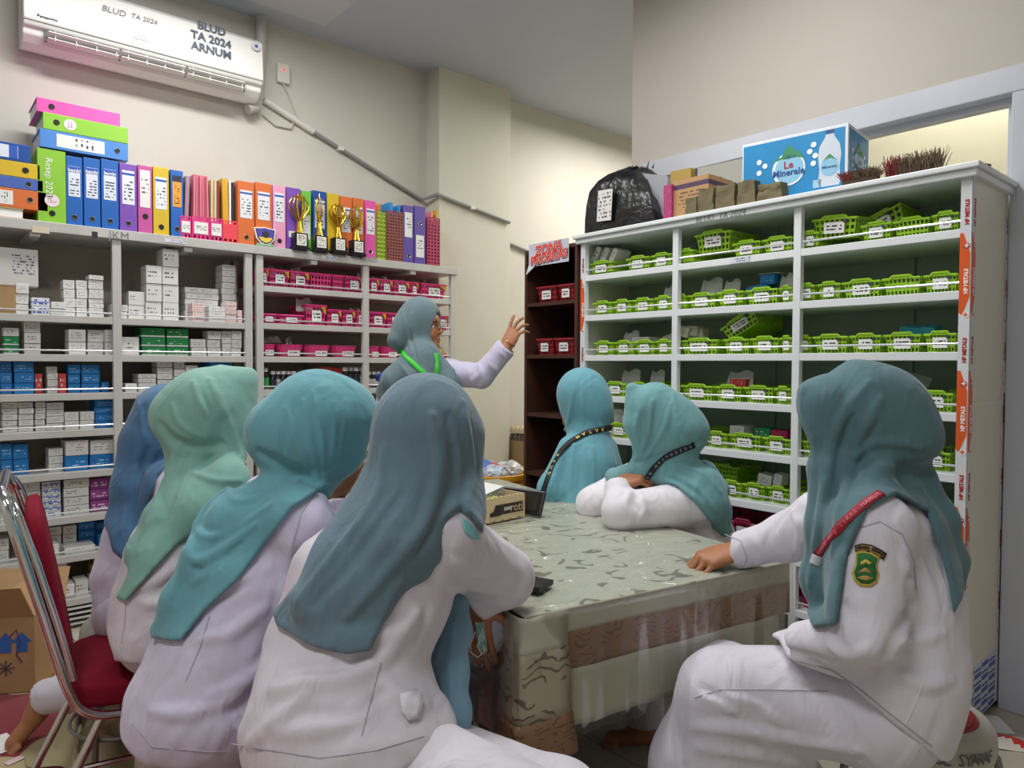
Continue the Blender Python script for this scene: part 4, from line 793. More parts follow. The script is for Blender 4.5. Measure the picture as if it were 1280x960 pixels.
# broom head: bristle tufts on a low bar
def broom(px0, px1, py, X, label, hb, c1, c2):
    a = onX(px0, py, X); b = onX(px1, py, X); L = a.y-b.y; o = empty('broom_head', (X, (a.y+b.y)/2, zc), HP, label, 'broom')
    MB().tube([(-L/2, .0, .016), (L/2, .0, .016)], .015, 8).build('broom_bar', mat('broom_bar_brown', '#5A4636', .7), o)
    s = MB(); rr = random.Random(int(px0))
    for k in range(420):
        x = rr.uniform(-L/2, L/2); y = rr.uniform(-.012, .012); lx = x+rr.uniform(-.02, .03); ly = y+rr.uniform(-.05, .05); hz = hb*rr.uniform(.7, 1.05)
        s.tube([(x, y, .02), ((x+lx)/2, (y+ly)/2, .02+hz*.55), (lx, ly, .02+hz)], [.0022, .0018, .0008], 3, 1 if x < -L*.25 else 0)
    q = s.build('bristles', [mat('bristle_brown', c1, .8, noise=.3, nscale=50), mat('bristle_red', c2, .8, noise=.2, nscale=50)], o); q['kind'] = 'stuff'
broom(1107, 1178, 212, XF+.12, 'brown and red bristled broom head lying at the cabinet corner', .085, '#7E6C58', '#A04A48')
broom(1054, 1098, 222, XF-.0, 'flat dark bristled brush lying before the water carton', .03, '#5C5048', '#5C5048')

# ================================================================ brown bookcase with the ZONA PRIORITAS sign
BR = mat('dark_brown_wood', '#4A2E24', .4, noise=.18, nscale=4); BRD = mat('darker_brown_wood', '#2E1C18', .5, noise=.12)
by0, by1 = 2.675, 3.10; bz = 1.955; LB = by1-by0
bk = empty('bookcase', (XF, by1, 0), HP, 'dark brown wooden bookcase between the wall and the white cabinet', 'bookcase')
for x in (0, LB-.02): MB().box(x, x+.02, 0, .36, 0, bz).build('side_panel', BR, bk)
MB().box(.02, LB-.02, .345, .36, 0, bz).build('back_panel', BRD, bk); MB().box(0.02, LB-.02, 0, .345, bz-.02, bz).build('top', BR, bk)
SBK = [1.652, 1.355, 1.02, .68, .36, .06]
for z in SBK: MB().box(.02, LB-.02, .004, .345, z-.02, z).build('shelf', BR, bk)
sgn = empty('sign_sheet', (XF-.012, (by0+by1)/2, 0), HP, 'white sign reading ZONA PRIORITAS hanging on the bookcase', 'sign')
a = onX(661, 331, XF-.012); b = onX(711, 297, XF-.012); cy = (by0+by1)/2
x0, x1 = cy-a.y, cy-b.y; zb_, zt2 = onX(661, 334, XF-.012).z, onX(711, 297, XF-.012).z-.0
MB().box(x0, x1, 0, .0015, zb_, zt2).build('sheet', mat('sign_paper', '#C9CAD6', .5), sgn)
xm = (x0+x1)/2; wS = x1-x0
for t_, z_ in (('ZONA', .68), ('PRIORITAS', .30)):
    sz_ = .075 if t_ == 'ZONA' else .064; zz = zb_+(zt2-zb_)*z_
    text('lettering_shadow', t_, sz_, mat('sign_dark', '#4A2038', .6), T(xm+.003, -.0008, zz-.003) @ RX @ Matrix.Rotation(.07, 4, 'Z'), sgn, offset=.007, shear=.15, space=.95)
    text('lettering_outline', t_, sz_, mat('sign_pale', '#E8C0C4', .6), T(xm, -.0014, zz) @ RX @ Matrix.Rotation(.07, 4, 'Z'), sgn, offset=.005, shear=.15, space=.95)
    text('lettering', t_, sz_, mat('sign_red', '#D8402E', .6), T(xm, -.0022, zz) @ RX @ Matrix.Rotation(.07, 4, 'Z'), sgn, offset=.0018, shear=.15, space=.95)
s = MB(); quad(s, (x0, .0, zb_+.01), (x0+.05, 0, zb_), (x0-.005, -.015, zb_-.045), (x0-.012, -.01, zb_-.04)); s.build('curled_corner', MATS['sign_paper'], sgn, solid=.001)
for si, lst in ((0, [(671, 696), (697, 718)]), (1, [(671, 692), (693, 718)])):
    for n, (xa_, xb_) in enumerate(lst):
        X = XF+.04; a = onX(xa_, 400, X); b = onX(xb_, 400, X); wq_ = a.y-b.y-.004
        put('red', (X, (a.y+b.y)/2, SBK[si]+.001), HP, f'dark red basket on the {["upper", "lower"][si]} used bookcase shelf, {["left", "right"][n]} one', 'dark red baskets in the bookcase', wq_/.15, 1.15, mk=lambda: basket(REDB, .14, .08, .22, notch=False))

# ================================================================ corner behind: cartons, egg tray, yellow tub
q = onX(652, 580, 3.45)
eg = empty('carton', (3.95, 3.96, 0), 0, 'brown carton in the corner under the egg trays', 'carton'); z1 = 0.70
MB().box(-.3, .3, 0, .4, 0, z1).build('carton_body', printed('carton_brown_print', '#98815E', '#5A4630', 3, (.1, .9, .55, .85), 6), eg, bevel=.003)
MB().box(-.3, .3, -.001, .4, z1, z1+.003).build('flap', CARD, eg)
for k in range(2):
    et = empty('egg_tray', (3.81+.004*k, 3.98, z1+.005+k*.055), 0, ['grey egg tray lying on the corner carton, lower one', 'pale egg tray on top of the other egg tray'][k], 'egg tray', 'egg trays'); s = MB()
    s.box(-.15, .15, .02, .32, 0, .006)
    for i in range(6):
        for j in range(6): s.lathe([(.0249, .006), (.022, .03), (.015, .048), (0, .05)], 8, 0, T(-.125+i*.05, .045+j*.05, 0))
    s.build('tray_cups', mat('egg_tray_pulp_'+'ab'[k], ['#6E6557', '#C9BB98'][k], .85), et)
tubc = P(612, 600, 4.52); YEL = mat('yellow_tub_plastic', '#E8A81E', .4, noise=.05)
tb = empty('tub', (tubc.x, tubc.y, 0), 0, 'large yellow plastic tub full of waste behind the table', 'tub'); zr = P(612, 588, 4.52).z
MB().lathe([(.0, 0), (.22, 0), (.27, zr-.03), (.285, zr-.028), (.285, zr), (.262, zr), (.215, .02), (0, .02)], 32).build('tub_body', YEL, tb, smooth=True)
MB().lathe([(.272, zr-.07), (.279, zr-.066), (.279, zr-.058), (.272, zr-.054)], 32).build('tub_ridge', YEL, tb, smooth=True)
tr = random.Random(5)
tops = [('crumpled_wrapper', 'white crumpled wrapper in the yellow tub, left', '#D5D8DC'), ('crumpled_wrapper', 'grey crumpled wrapper in the yellow tub, rear', '#A9AEB8'), ('crumpled_wrapper', 'silvery crumpled bag at the right of the tub', '#C2C2C4'), ('crumpled_wrapper', 'pale blue crumpled wrapper in the tub centre', '#B9C6D8')]
for i, (nm, lb, c_) in enumerate(tops):
    bmx = bmesh.new(); bmesh.ops.create_icosphere(bmx, subdivisions=3, radius=.085)
    for v in bmx.verts: v.co *= 1+.22*math.sin(v.co.x*60+i*3)*math.sin(v.co.y*70+1)+.12*tr.uniform(-1, 1); v.co.z *= .6
    me = bpy.data.meshes.new(nm); bmx.to_mesh(me); bmx.free(); me.materials.append(mat('wrapper_'+str(i), c_, .3)); o = bpy.data.objects.new(nm, me); COL.objects.link(o)
    ang = (2.4, 1.2, -.3, 4.2)[i]; o.location = (tubc.x+.13*math.cos(ang), tubc.y+.13*math.sin(ang), zr-.0); tag(o, lb, 'wrapper')
def slab(nm, lb, cat, loc, sx, sy, sz, rot, m): o = MB().box(-sx/2, sx/2, -sy/2, sy/2, 0, sz).build(nm, m, bevel=.001); o.location = loc; o.rotation_euler = rot; return tag(o, lb, cat)
q = P(604, 577, 4.45); bx = empty('medicine_box', (q.x, q.y, zr+.02), 0, 'blue and red flattened box in the yellow tub', 'box'); bx.rotation_euler = (.5, .35, -.9)
MB().box(-.1, .03, -.06, .06, 0, .03).build('blue_side', mat('waste_blue', '#2F5FA8', .4), bx); MB().box(.0301, .09, -.06, .06, 0, .03).build('red_side', mat('waste_red', '#B0262E', .4), bx); MB().box(-.1, .09, -.062, -.0601, 0, .03).build('white_edge', WHITEP, bx)
# filler under the wrappers so that the tub is full
fz = MB().lathe([(0, zr-.12), (.235, zr-.12), (.235, zr-.06), (.1, zr-.02), (0, zr-.01)], 24).build('waste_paper', mat('waste_paper_grey', '#B5B5B2', .7, noise=.3, nscale=30, bump=1, bscale=30)); fz.location = (tubc.x, tubc.y, 0); tag(fz, 'loose waste paper filling the yellow tub', 'waste', None, 'stuff')

# ================================================================ air conditioner
ax0, ax1 = .478, 1.655; zb, ztp = 2.86, 3.215; Lc = ax1-ax0; yf = 4.185
ac = empty('air_conditioner', (ax0, YW-.005, zb), 0, 'white wall air conditioner with BLUD TA 2024 ARNUM lettering', 'air conditioner'); ACW = mat('ac_white', '#E6E6E2', .3, noise=.01); Dp = YW-.005-yf; hA = ztp-zb
prof = [(0, .02), (-Dp*.35, 0), (-Dp*.62, .02), (-Dp*.8, .05), (-Dp*.82, .075), (-Dp*.93, .085), (-Dp, .115), (-Dp*.99, .2), (-Dp*.93, hA-.03), (-Dp*.75, hA), (0, hA)]
s = MB(); s.add([(x, y, z) for x in (0, Lc) for y, z in prof], [tuple(range(len(prof)))[::-1], tuple(len(prof)+i for i in range(len(prof)))]+[(i, (i+1) % len(prof), len(prof)+(i+1) % len(prof), len(prof)+i) for i in range(len(prof))])
s.build('housing', ACW, ac, bevel=.006)
yo = -Dp*.93
MB().box(.09, Lc-.1, yo+.012, yo+.03, .028, .083).build('outlet', mat('ac_dark', '#4A4C52', .5), ac)
for k in range(3):
    xa = .1+k*(Lc-.2)/3; xb = xa+(Lc-.2)/3-.012
    s = MB(); Mv = T(0, yo, .052) @ Matrix.Rotation(-.5, 4, 'X'); s.box(xa, xb, -.03, .012, -.003, .003, 0, Mv); s.build('louver_vane', ACW, ac, bevel=.002)
    s = MB(); s.box(xa, xb, -.02, .01, -.003, .002, 0, T(0, yo+.005, .03) @ Matrix.Rotation(-.5, 4, 'X')); s.build('lower_vane', ACW, ac)
    for j in range(4): MB().box(xa+.03+j*.09, xa+.033+j*.09, yo-.012, yo+.012, .03, .078).build('fin', ACW, ac)
MB().box(0.0, Lc, -Dp*.995-.001, -Dp*.9, .105, .108).build('panel_gap', mat('ac_gap', '#A9AAA8', .5), ac)
ACI = mat('ac_lettering', '#4C5568', .5)
def on_ac(px, py, s_, size, **k):
    q = onY(px, py, yf+.006); z = q.z-zb; t = min(1, max(0, (z-.2)/(hA-.03-.2))); y = (yf-(YW-.005))*(1-.06*t)-.003
    return text(k.pop('nm', 'lettering'), s_, size, k.pop('m', ACI), T(q.x-ax0, y, z) @ Matrix.Rotation(-.05, 4, 'X') @ RX, ac, **k)
on_ac(265, 36, 'BLUD', .062, offset=.002); on_ac(264, 50, 'TA 2024', .062, offset=.002); on_ac(264, 64, 'ARNUM', .062, offset=.002)
on_ac(142, 14, 'BLUD', .045, m=GI, nm='handwriting', shear=.2); on_ac(180, 24, 'TA 2024', .036, m=GI, nm='handwriting', shear=.2); on_ac(59, 23, 'Panasonic', .022, m=INK, offset=.0004)
q = onY(320, 58, yf); disc(ac, 'round_sticker', mat('ac_sticker_grey', '#C9CCD4', .5), .026, q.x-ax0, yf-(YW-.005)-.004, q.z-zb); disc(ac, 'sticker_centre', mat('ac_sticker_navy', '#3A4674', .5), .009, q.x-ax0, yf-(YW-.005)-.0052, q.z-zb)
q = onY(176, 47, yf); MB().box(q.x-ax0-.04, q.x-ax0+.04, yf-(YW-.005)-.004, yf-(YW-.005)-.002, q.z-zb-.012, q.z-zb+.012).build('small_sticker', printed('ac_small', '#E2E2DE', '#7A7C84', 3, (.3, .95, .1, .9), 9), ac)
# pipe bundle + sensor socket
pb = empty('pipe_bundle', (ax1+.02, YW-.05, 0), 0, 'grey taped pipe bundle beside the air conditioner', 'pipe'); X0 = 0
MB().tube([(.03, 0, H-.001), (.03, 0, 3.2), (.02, 0, 3.0), (-.0, -.005, 2.86), (-.06, -.015, 2.83)], .030, 12).build('wrapped_pipe', mat('pipe_tape_grey', '#B4B1AC', .5), pb, smooth=True)
q = onY(354, 92, YW-.02); sk = empty('socket', (q.x, YW-.001, q.z), 0, 'small white wall switch with red light right of the air conditioner', 'switch')
MB().box(-.04, .04, -.03, 0, -.06, .06).build('plate', mat('switch_white', '#D9D5CC', .4), sk, bevel=.006); disc(sk, 'red_lamp', mat('lamp_red', '#F0503C', .3, emit=1.0), .008, 0, -.0305, .02)
MB().tube([(0, -.015, -.055), (.05, -.012, -.14), (.09, -.012, -.24), (.05, -.012, -.33), (-.05, -.012, -.33), (-.13, -.012, -.28)], .006, 8).build('cable', mat('cable_grey', '#C4C0B6', .5), sk, smooth=True)
# ================================================================ table with cloth and clear plastic cover
TZ = .75; CA = onZ(655, 768, TZ); CB = onZ(985, 700, TZ)
te = (CB-CA); te.z = 0; TL = te.length; te.normalize(); tg_ = Vector((-te.y, te.x, 0)); TD = 1.66
TM = Matrix(((te.x, tg_.x, 0, CA.x), (te.y, tg_.y, 0, CA.y), (0, 0, 1, 0), (0, 0, 0, 1)))     # local x along the near edge, y away
trz = math.atan2(te.y, te.x)
def scrolls(name, base, ink, scale, thr, gloss=.35, z0=None):
    m = bpy.data.materials.new(name); MATS[name] = m; m.use_nodes = True; nt = m.node_tree; b = nt.nodes['Principled BSDF']; b.inputs['Roughness'].default_value = gloss
    tc = nt.nodes.new('ShaderNodeTexCoord'); n1 = nt.nodes.new('ShaderNodeTexNoise'); n1.inputs['Scale'].default_value = scale*.32; n1.inputs['Detail'].default_value = 2; nt.links.new(tc.outputs['Object'], n1.inputs['Vector'])
    v = nt.nodes.new('ShaderNodeTexVoronoi'); v.inputs['Scale'].default_value = scale*.4; nt.links.new(tc.outputs['Object'], v.inputs['Vector'])
    wv = nt.nodes.new('ShaderNodeTexWave'); wv.wave_type = 'RINGS'; wv.inputs['Scale'].default_value = scale*.17; wv.inputs['Distortion'].default_value = 9; wv.inputs['Detail'].default_value = 2; wv.inputs['Detail Scale'].default_value = 1.6; nt.links.new(tc.outputs['Object'], wv.inputs['Vector'])
    a_ = math_(nt, 'COMPARE', wv.outputs[1], .5, .2); p_ = math_(nt, 'GREATER_THAN', n1.outputs[0], thr); q_ = math_(nt, 'LESS_THAN', v.outputs['Distance'], .55)
    k = math_(nt, 'MULTIPLY', math_(nt, 'MULTIPLY', a_, p_), q_); k = math_(nt, 'MULTIPLY', k, .75)
    mx = nt.nodes.new('ShaderNodeMixRGB'); mx.inputs[1].default_value = lin(base); mx.inputs[2].default_value = lin(ink); nt.links.new(k, mx.inputs[0]); nt.links.new(mx.outputs[0], b.inputs['Base Color']); return m
CLT = scrolls('cloth_top', '#B2B3A4', '#5A554B', 26, .44); CLF = scrolls('cloth_front', '#B9B5A0', '#7A6E58', 16, .6)
LACE = scrolls('cloth_lace', '#8E6A4C', '#5A3E2A', 60, .36, .5); LACE2 = scrolls('cloth_ornament', '#A89E84', '#4A4034', 40, .34, .5)
tab = empty('table', (CA.x, CA.y, 0), trz, 'long table with dark side panel under the patterned cloth', 'table')
WD = mat('table_dark_laminate', '#1D1A1A', .3, noise=.15, nscale=5)
MB().box(0.004, TL-.004, .004, TD-.004, .715, .742).build('tabletop', WD, tab)
MB().box(0.02, .045, .06, TD-.06, .10, .714).build('side_panel', WD, tab); MB().box(TL-.045, TL-.02, .4, TD-.06, .3, .714).build('side_panel', WD, tab)
for x, y in ((.05, .05), (TL-.09, .05), (.05, TD-.09), (TL-.09, TD-.09)): MB().box(x, x+.04, y, y+.04, 0, .714).build('leg', mat('table_leg_steel', '#3A3A3C', .4, .5), tab)
MB().box(.09, TL-.09, .06, .08, .62, .70).build('apron', WD, tab)
tcl = empty('tablecloth', (CA.x, CA.y, 0), trz, 'grey-green scroll patterned tablecloth with a brown lace band', 'tablecloth')
MB().box(-.002, TL+.002, -.002, TD, .7425, .7465).build('cloth_top', CLT, tcl, bevel=.002)
def drop(nm, x0, x1, z0, z1, y, m, par, amp=.004, nu=40, nv=8, off=0, axis=0, fr=30):
    s = MB()
    for j in range(nv+1):
        for i in range(nu+1):
            u = x0+(x1-x0)*i/nu; z = z1+(z0-z1)*j/nv; dz = (.745-z)/.28; wv = -amp*dz*(1+math.sin(u*fr+2*math.sin(u*7))+.5*math.sin(u*fr*2.3+1))-off
            s.v.append(Vector((u, y+wv, z)) if axis == 0 else Vector((y+wv, u, z)))
    for j in range(nv):
        for i in range(nu): q = j*(nu+1)+i; s.f.append([q, q+1, q+nu+2, q+nu+1]); s.m.append(0)
    return s.build(nm, m, par, smooth=True, solid=.0015)
drop('cloth_drop', .0, TL+.002, .690, .746, -.003, CLF, tcl); drop('lace_band', .0, TL+.002, .603, .690, -.003, LACE, tcl); drop('cloth_hem', .06, TL-.05, .470, .603, -.003, mat('cloth_hem_cream', '#BDBBA6', .5, noise=.04), tcl)
drop('cloth_drop', .0, TD*.98, .690, .746, TL+.004, CLF, tcl, amp=-.004, axis=1); drop('lace_band', .0, TD*.98, .603, .690, TL+.004, LACE, tcl, amp=-.004, axis=1); drop('cloth_hem', .05, TD*.95, .5, .603, TL+.004, MATS['cloth_hem_cream'], tcl, amp=-.004, axis=1)
# folded corner hanging at the near left corner
def corner(nm, zt, zb, m, par, w0, w1):
    s = MB(); nv = 6; sec = [(-.012, .07), (-.018, .03), (-.016, -.004), (-.004, -.018), (.03, -.016), (.075, -.013), (.11, -.008)]
    for j in range(nv+1):
        t = j/nv; z = zt+(zb-zt)*t; kx = w0+(w1-w0)*t; fl = (.746-z)*.06
        for i, (x, y) in enumerate(sec): s.v.append(Vector((x*kx-(fl if x < .02 else 0), y*kx-fl*.7+.003*math.sin(i*2+z*40), z+(.012*math.sin(i*1.3) if (j == nv and m is LACE and zb < .45) else 0))))
    n = len(sec)
    for j in range(nv):
        for i in range(n-1): q = j*n+i; s.f.append([q, q+1, q+n+1, q+n]); s.m.append(0)
    return s.build(nm, m, par, smooth=True, solid=.0015)
corner('corner_fold', .746, .665, CLF, tcl, 1.0, 1.02); corner('corner_ornament', .665, .515, LACE2, tcl, 1.02, 1.1); corner('corner_lace', .515, .408, LACE, tcl, 1.1, 1.2)
# clear plastic sheet
pc = empty('plastic_cover', (CA.x, CA.y, 0), trz, 'wrinkled clear plastic sheet covering the tablecloth', 'table cover')
s = MB(); nu, nv = 110, 200; rr = np.random.default_rng(3); gy, gx = np.meshgrid(np.linspace(0, TD, nv+1), np.linspace(0, TL, nu+1), indexing='ij'); gz = np.full_like(gx, .7478)
for _ in range(170):
    cx_, cy_, an, ln, am, wd = rr.uniform(0, TL), rr.uniform(0, TD), rr.uniform(-.6, .6)+.2, rr.uniform(.04, .18), rr.uniform(.0015, .004), rr.uniform(.007, .014)
    u = (gx-cx_)*math.cos(an)+(gy-cy_)*math.sin(an); v = -(gx-cx_)*math.sin(an)+(gy-cy_)*math.cos(an)+.02*np.sin(u*18+cx_*9); gz += am*np.exp(-(v/wd)**2)*np.clip(1-(u/ln)**2, 0, 1)
s.v = [Vector(q) for q in np.stack([gx, gy, gz], -1).reshape(-1, 3)]
for j in range(nv):
    for i in range(nu): q = j*(nu+1)+i; s.f.append([q, q+1, q+nu+2, q+nu+1]); s.m.append(0)
PLS = glassy('clear_cover', (.97, .98, .97, 1), fac=.04, rough=.13, bump=.6, bscale=18, fres=.7); PLD = glassy('clear_cover_drop', (.95, .95, .94, 1), fac=.01, rough=.2, bump=.25, bscale=14, fres=.3)
s.build('cover_top', PLS, pc, smooth=True)
drop('cover_drop', -.0, TL, .455, .748, -.016, PLD, pc, amp=.005, nu=60, nv=14, fr=44); drop('cover_drop', -.02, TD*.9, .44, .748, -.026, PLD, pc, amp=.006, nu=60, nv=14, axis=1, fr=40)
# tray carton with scalloped edge
TRT = mat('tray_cream', '#DCC79A', .6, noise=.04)
A = onZ(598, 658, TZ); B_ = onZ(656, 646, TZ); tw = (B_-A).length; tdir = (B_-A).normalized(); rz_ = math.atan2(tdir.y, tdir.x)
A0 = A - tdir*.10; tw += .10
tr_ = empty('tray', (A0.x, A0.y, TZ+.001), rz_, 'cream scalloped cardboard tray with dark printed side on the table', 'tray'); hT = .085; dT = .24
def scallop(mb, L, h, Mx):
    n = 16; poly = [(0, .006)]+[(L*(i+.5)/n, .0 if i % 2 else .006) for i in range(n)]+[(L, .006), (L, h)]
    for i in range(n*3, -1, -1): poly.append((L*i/(n*3), h+.004*abs(math.sin(i*math.pi/3))))
    mb.prism(poly, 0, .004, 0, Mx)
for yy in (0, dT): sd = MB(); scallop(sd, tw, hT, T(0, yy, 0)); sd.build('long_side', TRT, tr_)
for xx in (0, tw-.004): MB().box(xx, xx+.004, .004, dT, 0, hT).build('short_side', TRT, tr_); MB().box(0, tw, 0, dT, 0, .003).build('tray_base', TRT, tr_)
MB().box(tw*.55, tw*.97, -.0012, 0, hT*.28, hT*.7).build('print_panel', mat('tray_print_brown', '#3A2A22', .5), tr_)
text('lettering', 'roti', .042, mat('tray_print_tan', '#CDB78E', .6), T(tw*.865, -.0022, hT*.5) @ RX, tr_); text('small_lettering', 'SARI', .016, WHITEP, T(tw*.725, -.0022, hT*.49) @ RX, tr_, offset=.0004)
MB().prism([(tw*.47, hT*.25), (tw*.63, hT*.25), (tw*.63, hT*.6), (tw*.55, hT*.66), (tw*.52, hT*.45), (tw*.47, hT*.4)], -.002, -.0012).build('print_car', mat('tray_print_dark', '#1E1A1A', .5), tr_)
def on_tray(nm, lb, cat, u, v, z, sx, sy, sz, rot, m):
    q = Vector((A0.x, A0.y, 0))+tdir*u+Vector((-tdir.y, tdir.x, 0))*v; return slab(nm, lb, cat, (q.x, q.y, TZ+z), sx, sy, sz, (rot[0], rot[1], rz_+rot[2]), m)
LG = mat('leaflet_lime', '#BFD83A', .4)
on_tray('leaflet', 'lime green leaflet lying in the cream tray, lower one', 'leaflet', tw*.45, .10, .055, .20, .10, .012, (.05, -.10, .2), LG); on_tray('leaflet', 'lime green leaflet lying in the cream tray, upper one', 'leaflet', tw*.42, .12, .078, .18, .09, .01, (.05, -.12, .3), LG)
on_tray('leaflet', 'white printed booklet lying in the cream tray', 'leaflet', tw*.74, .13, .070, .12, .10, .03, (.08, -.1, .25), printed('booklet', '#E2E2DE', '#7A7C80', 3, (.1, .9, .1, .9), 8)); on_tray('notepad', 'manila notepad at the back of the cream tray', 'notepad', tw*.3, .18, .075, .2, .1, .01, (0, -.05, .1), MAN)
on_tray('phone_case', 'black wallet lying in the cream tray', 'wallet', tw*.62, .06, .055, .14, .07, .012, (.1, 0, .1), BLACK)
# dark photo frame leaning on the tray
q = onZ(668, 647, TZ); fr_ = empty('stand_frame', (q.x-.02, q.y+.13, TZ+.004), rz_-1.35, 'dark stand frame leaning on the right end of the tray', 'frame'); fr_.rotation_euler = (-.42, 0, rz_-1.38)
MB().box(-.15, .15, -.008, .008, 0, .092).build('frame_border', mat('frame_dark', '#1A1613', .4), fr_, bevel=.006); MB().box(-.13, .13, -.0095, -.008, .015, .078).build('frame_inset', mat('frame_inset_brown', '#241F1A', .4), fr_)
q = onZ(671, 733, TZ); ph = slab('phone', 'dark phone lying on the table by the elbow', 'phone', (q.x-.03, q.y+.03, TZ+.006), .075, .15, .012, (0, 0, trz+.5), BLACK)

# ================================================================ seats
SEATR = mat('seat_red_fabric', '#7C0E26', .85, noise=.08, nscale=60, bump=.25, bscale=220, sheen=.0, spec=.2)
near = P(75, 860, 1.78); fdir = (rt*.83+fw*.557); sdir = (rt*.557-fw*.83)
cc = near+fdir*.22-sdir*.22; crz = math.atan2(sdir.y, sdir.x)
ch = empty('banquet_chair', (cc.x, cc.y, 0), crz, 'chrome framed chair with dark red cushions on the red carpet', 'chair')
s = MB()
def cushion(nm, w_, d_, h_, par, m, Mx, pw=4):
    b_ = bmesh.new(); bmesh.ops.create_cube(b_, size=1); bmesh.ops.subdivide_edges(b_, edges=b_.edges[:], cuts=7, use_grid_fill=True)
    for v in b_.verts:
        c = v.co*2; n = (abs(c.x)**pw+abs(c.y)**pw+abs(c.z)**pw)**(1/pw); mx_ = max(abs(c.x), abs(c.y), abs(c.z)); c = c*(mx_/n if n else 1); v.co = Vector((c.x*w_/2, c.y*d_/2, c.z*h_/2))
    me = bpy.data.meshes.new(nm); b_.to_mesh(me); b_.free(); me.materials.append(m); me.transform(Mx)
    for p in me.polygons: p.use_smooth = True
    o = bpy.data.objects.new(nm, me); COL.objects.link(o); o.parent = par; return o
cushion('seat', .43, .44, .085, ch, SEATR, T(0, .02, .435), 5)
cushion('backrest', .40, .045, .46, ch, SEATR, T(0, -.235, .70) @ Matrix.Rotation(.17, 4, 'X'), 6)
for sx in (-1, 1):
    x = sx*.222
    MB().tube(crv([(x*.75, -.335, .985), (x, -.322, .945), (x, -.285, .80), (x, -.235, .60), (x, -.20, .47), (x, -.17, .415), (x, -.11, .388), (x, 0, .385), (x, .14, .385), (x, .2, .36), (x, .225, .30), (x, .25, 0)]), .0125, 12).build('frame_tube', CHROME, ch, smooth=True)
    MB().tube([(x*.8, -.315, .965), (x*1.0, -.30, .93), (x, -.262, .80), (x, -.212, .60), (x, -.19, .5)], .009, 10).build('inner_tube', CHROME, ch, smooth=True)
    MB().tube([(x, -.13, .388), (x, -.22, .2), (x, -.32, 0)], .0115, 12).build('leg', CHROME, ch, smooth=True); MB().tube([(x, -.17, .27), (x, .23, .25)], .007, 8).build('side_stretcher', CHROME, ch, smooth=True)
MB().tube([(-.17, -.335, .985), (.17, -.335, .985)], .0125, 12).build('top_tube', CHROME, ch, smooth=True)
STP = mat('stool_plastic_grey', '#B7B4A8', .4, noise=.05); STL = mat('stool_leg_grey', '#8A8B88', .35, .6)
def stool(loc, label, rz=0, ptop=None, hs=.46):
    o = empty('stool', (loc[0], loc[1], 0), rz, label, 'stool', 'round stools around the table')
    MB().lathe([(0, hs-.085), (.150, hs-.085), (.176, hs-.075), (.182, hs-.05), (.178, hs-.02), (.165, hs-.004), (.150, hs), (.138, hs), (.136, hs-.005), (0, hs-.005)], 40).build('seat_shell', STP, o, smooth=True)
    pr = [(0, hs-.004)]
    for k in range(9): r0 = .016*k; pr += [(r0+.002, hs+.003), (r0+.011, hs+.003), (r0+.013, hs+.0), (r0+.015, hs+.0)]
    pr = [p for p in pr if p[0] < .137]+[(.137, hs-.004)]; MB().lathe(pr, 40).build('seat_pad', ptop or mat('stool_red_pad', '#9E1F2C', .45), o)
    for k in range(4):
        a = k*math.pi/2+.78; c_, s_ = math.cos(a), math.sin(a); MB().tube(crv([(c_*.13, s_*.13, hs-.085), (c_*.19, s_*.19, hs-.10), (c_*.215, s_*.215, hs-.16), (c_*.235, s_*.235, 0)]), .0115, 10).build('leg', STL, o, smooth=True)
    MB().tube([(.215*math.cos(i*math.pi/12), .215*math.sin(i*math.pi/12), .16) for i in range(25)], .007, 8).build('ring_brace', STL, o, smooth=True)
    return o
q8 = onZ(1153, 887, .475); st8 = stool(q8, 'round grey stool with ribbed red pad at the right front corner', 0, None, .475); st8.scale = (.84, .84, 1)
vd = math.atan2(-q8.y, -q8.x)
for i, chx in enumerate('POL SYARAF'):
    a = vd+(i-3.0)*.10+.42; text('handwriting', chx, .040, mat('marker_ink', '#626266', .7), T(.1845*math.cos(a), .1845*math.sin(a), .436) @ Matrix.Rotation(a+math.pi/2, 4, 'Z') @ RX, st8) if chx != ' ' else None
a = vd-.5; MB().tube([(.183*math.cos(a+.11*math.cos(t)), .183*math.sin(a+.11*math.cos(t)), .40+.018*math.sin(t)) for t in [i*math.pi/8 for i in range(17)]], .002, 6).build('embossed_ring', STL, st8)

# ================================================================ floor items at the left
cp = MB(); cp.box(-1.5, .95, .55, 3.42, .0002, .006)
def carpet_mat():
    m = bpy.data.materials.new('carpet_pattern'); m.use_nodes = True; nt = m.node_tree; b = nt.nodes['Principled BSDF']; b.inputs['Roughness'].default_value = .95; b.inputs['Sheen Weight'].default_value = .3
    tc = nt.nodes.new('ShaderNodeTexCoord'); n = nt.nodes.new('ShaderNodeTexNoise'); n.inputs['Scale'].default_value = 4.2; n.inputs['Detail'].default_value = 1.2; n.inputs['Distortion'].default_value = .8; nt.links.new(tc.outputs['Object'], n.inputs['Vector'])
    r = nt.nodes.new('ShaderNodeValToRGB'); r.color_ramp.interpolation = 'CONSTANT'; e = r.color_ramp.elements; e[0].color = lin('#7E1026'); e[1].position = .57; e[1].color = lin('#B9A67E'); nt.links.new(n.outputs[0], r.inputs[0]); nt.links.new(r.outputs[0], b.inputs['Base Color'])
    n3 = nt.nodes.new('ShaderNodeTexNoise'); n3.inputs['Scale'].default_value = 400; bp_ = nt.nodes.new('ShaderNodeBump'); bp_.inputs['Strength'].default_value = .4; nt.links.new(tc.outputs['Object'], n3.inputs['Vector']); nt.links.new(n3.outputs[0], bp_.inputs['Height']); nt.links.new(bp_.outputs[0], b.inputs['Normal']); return m
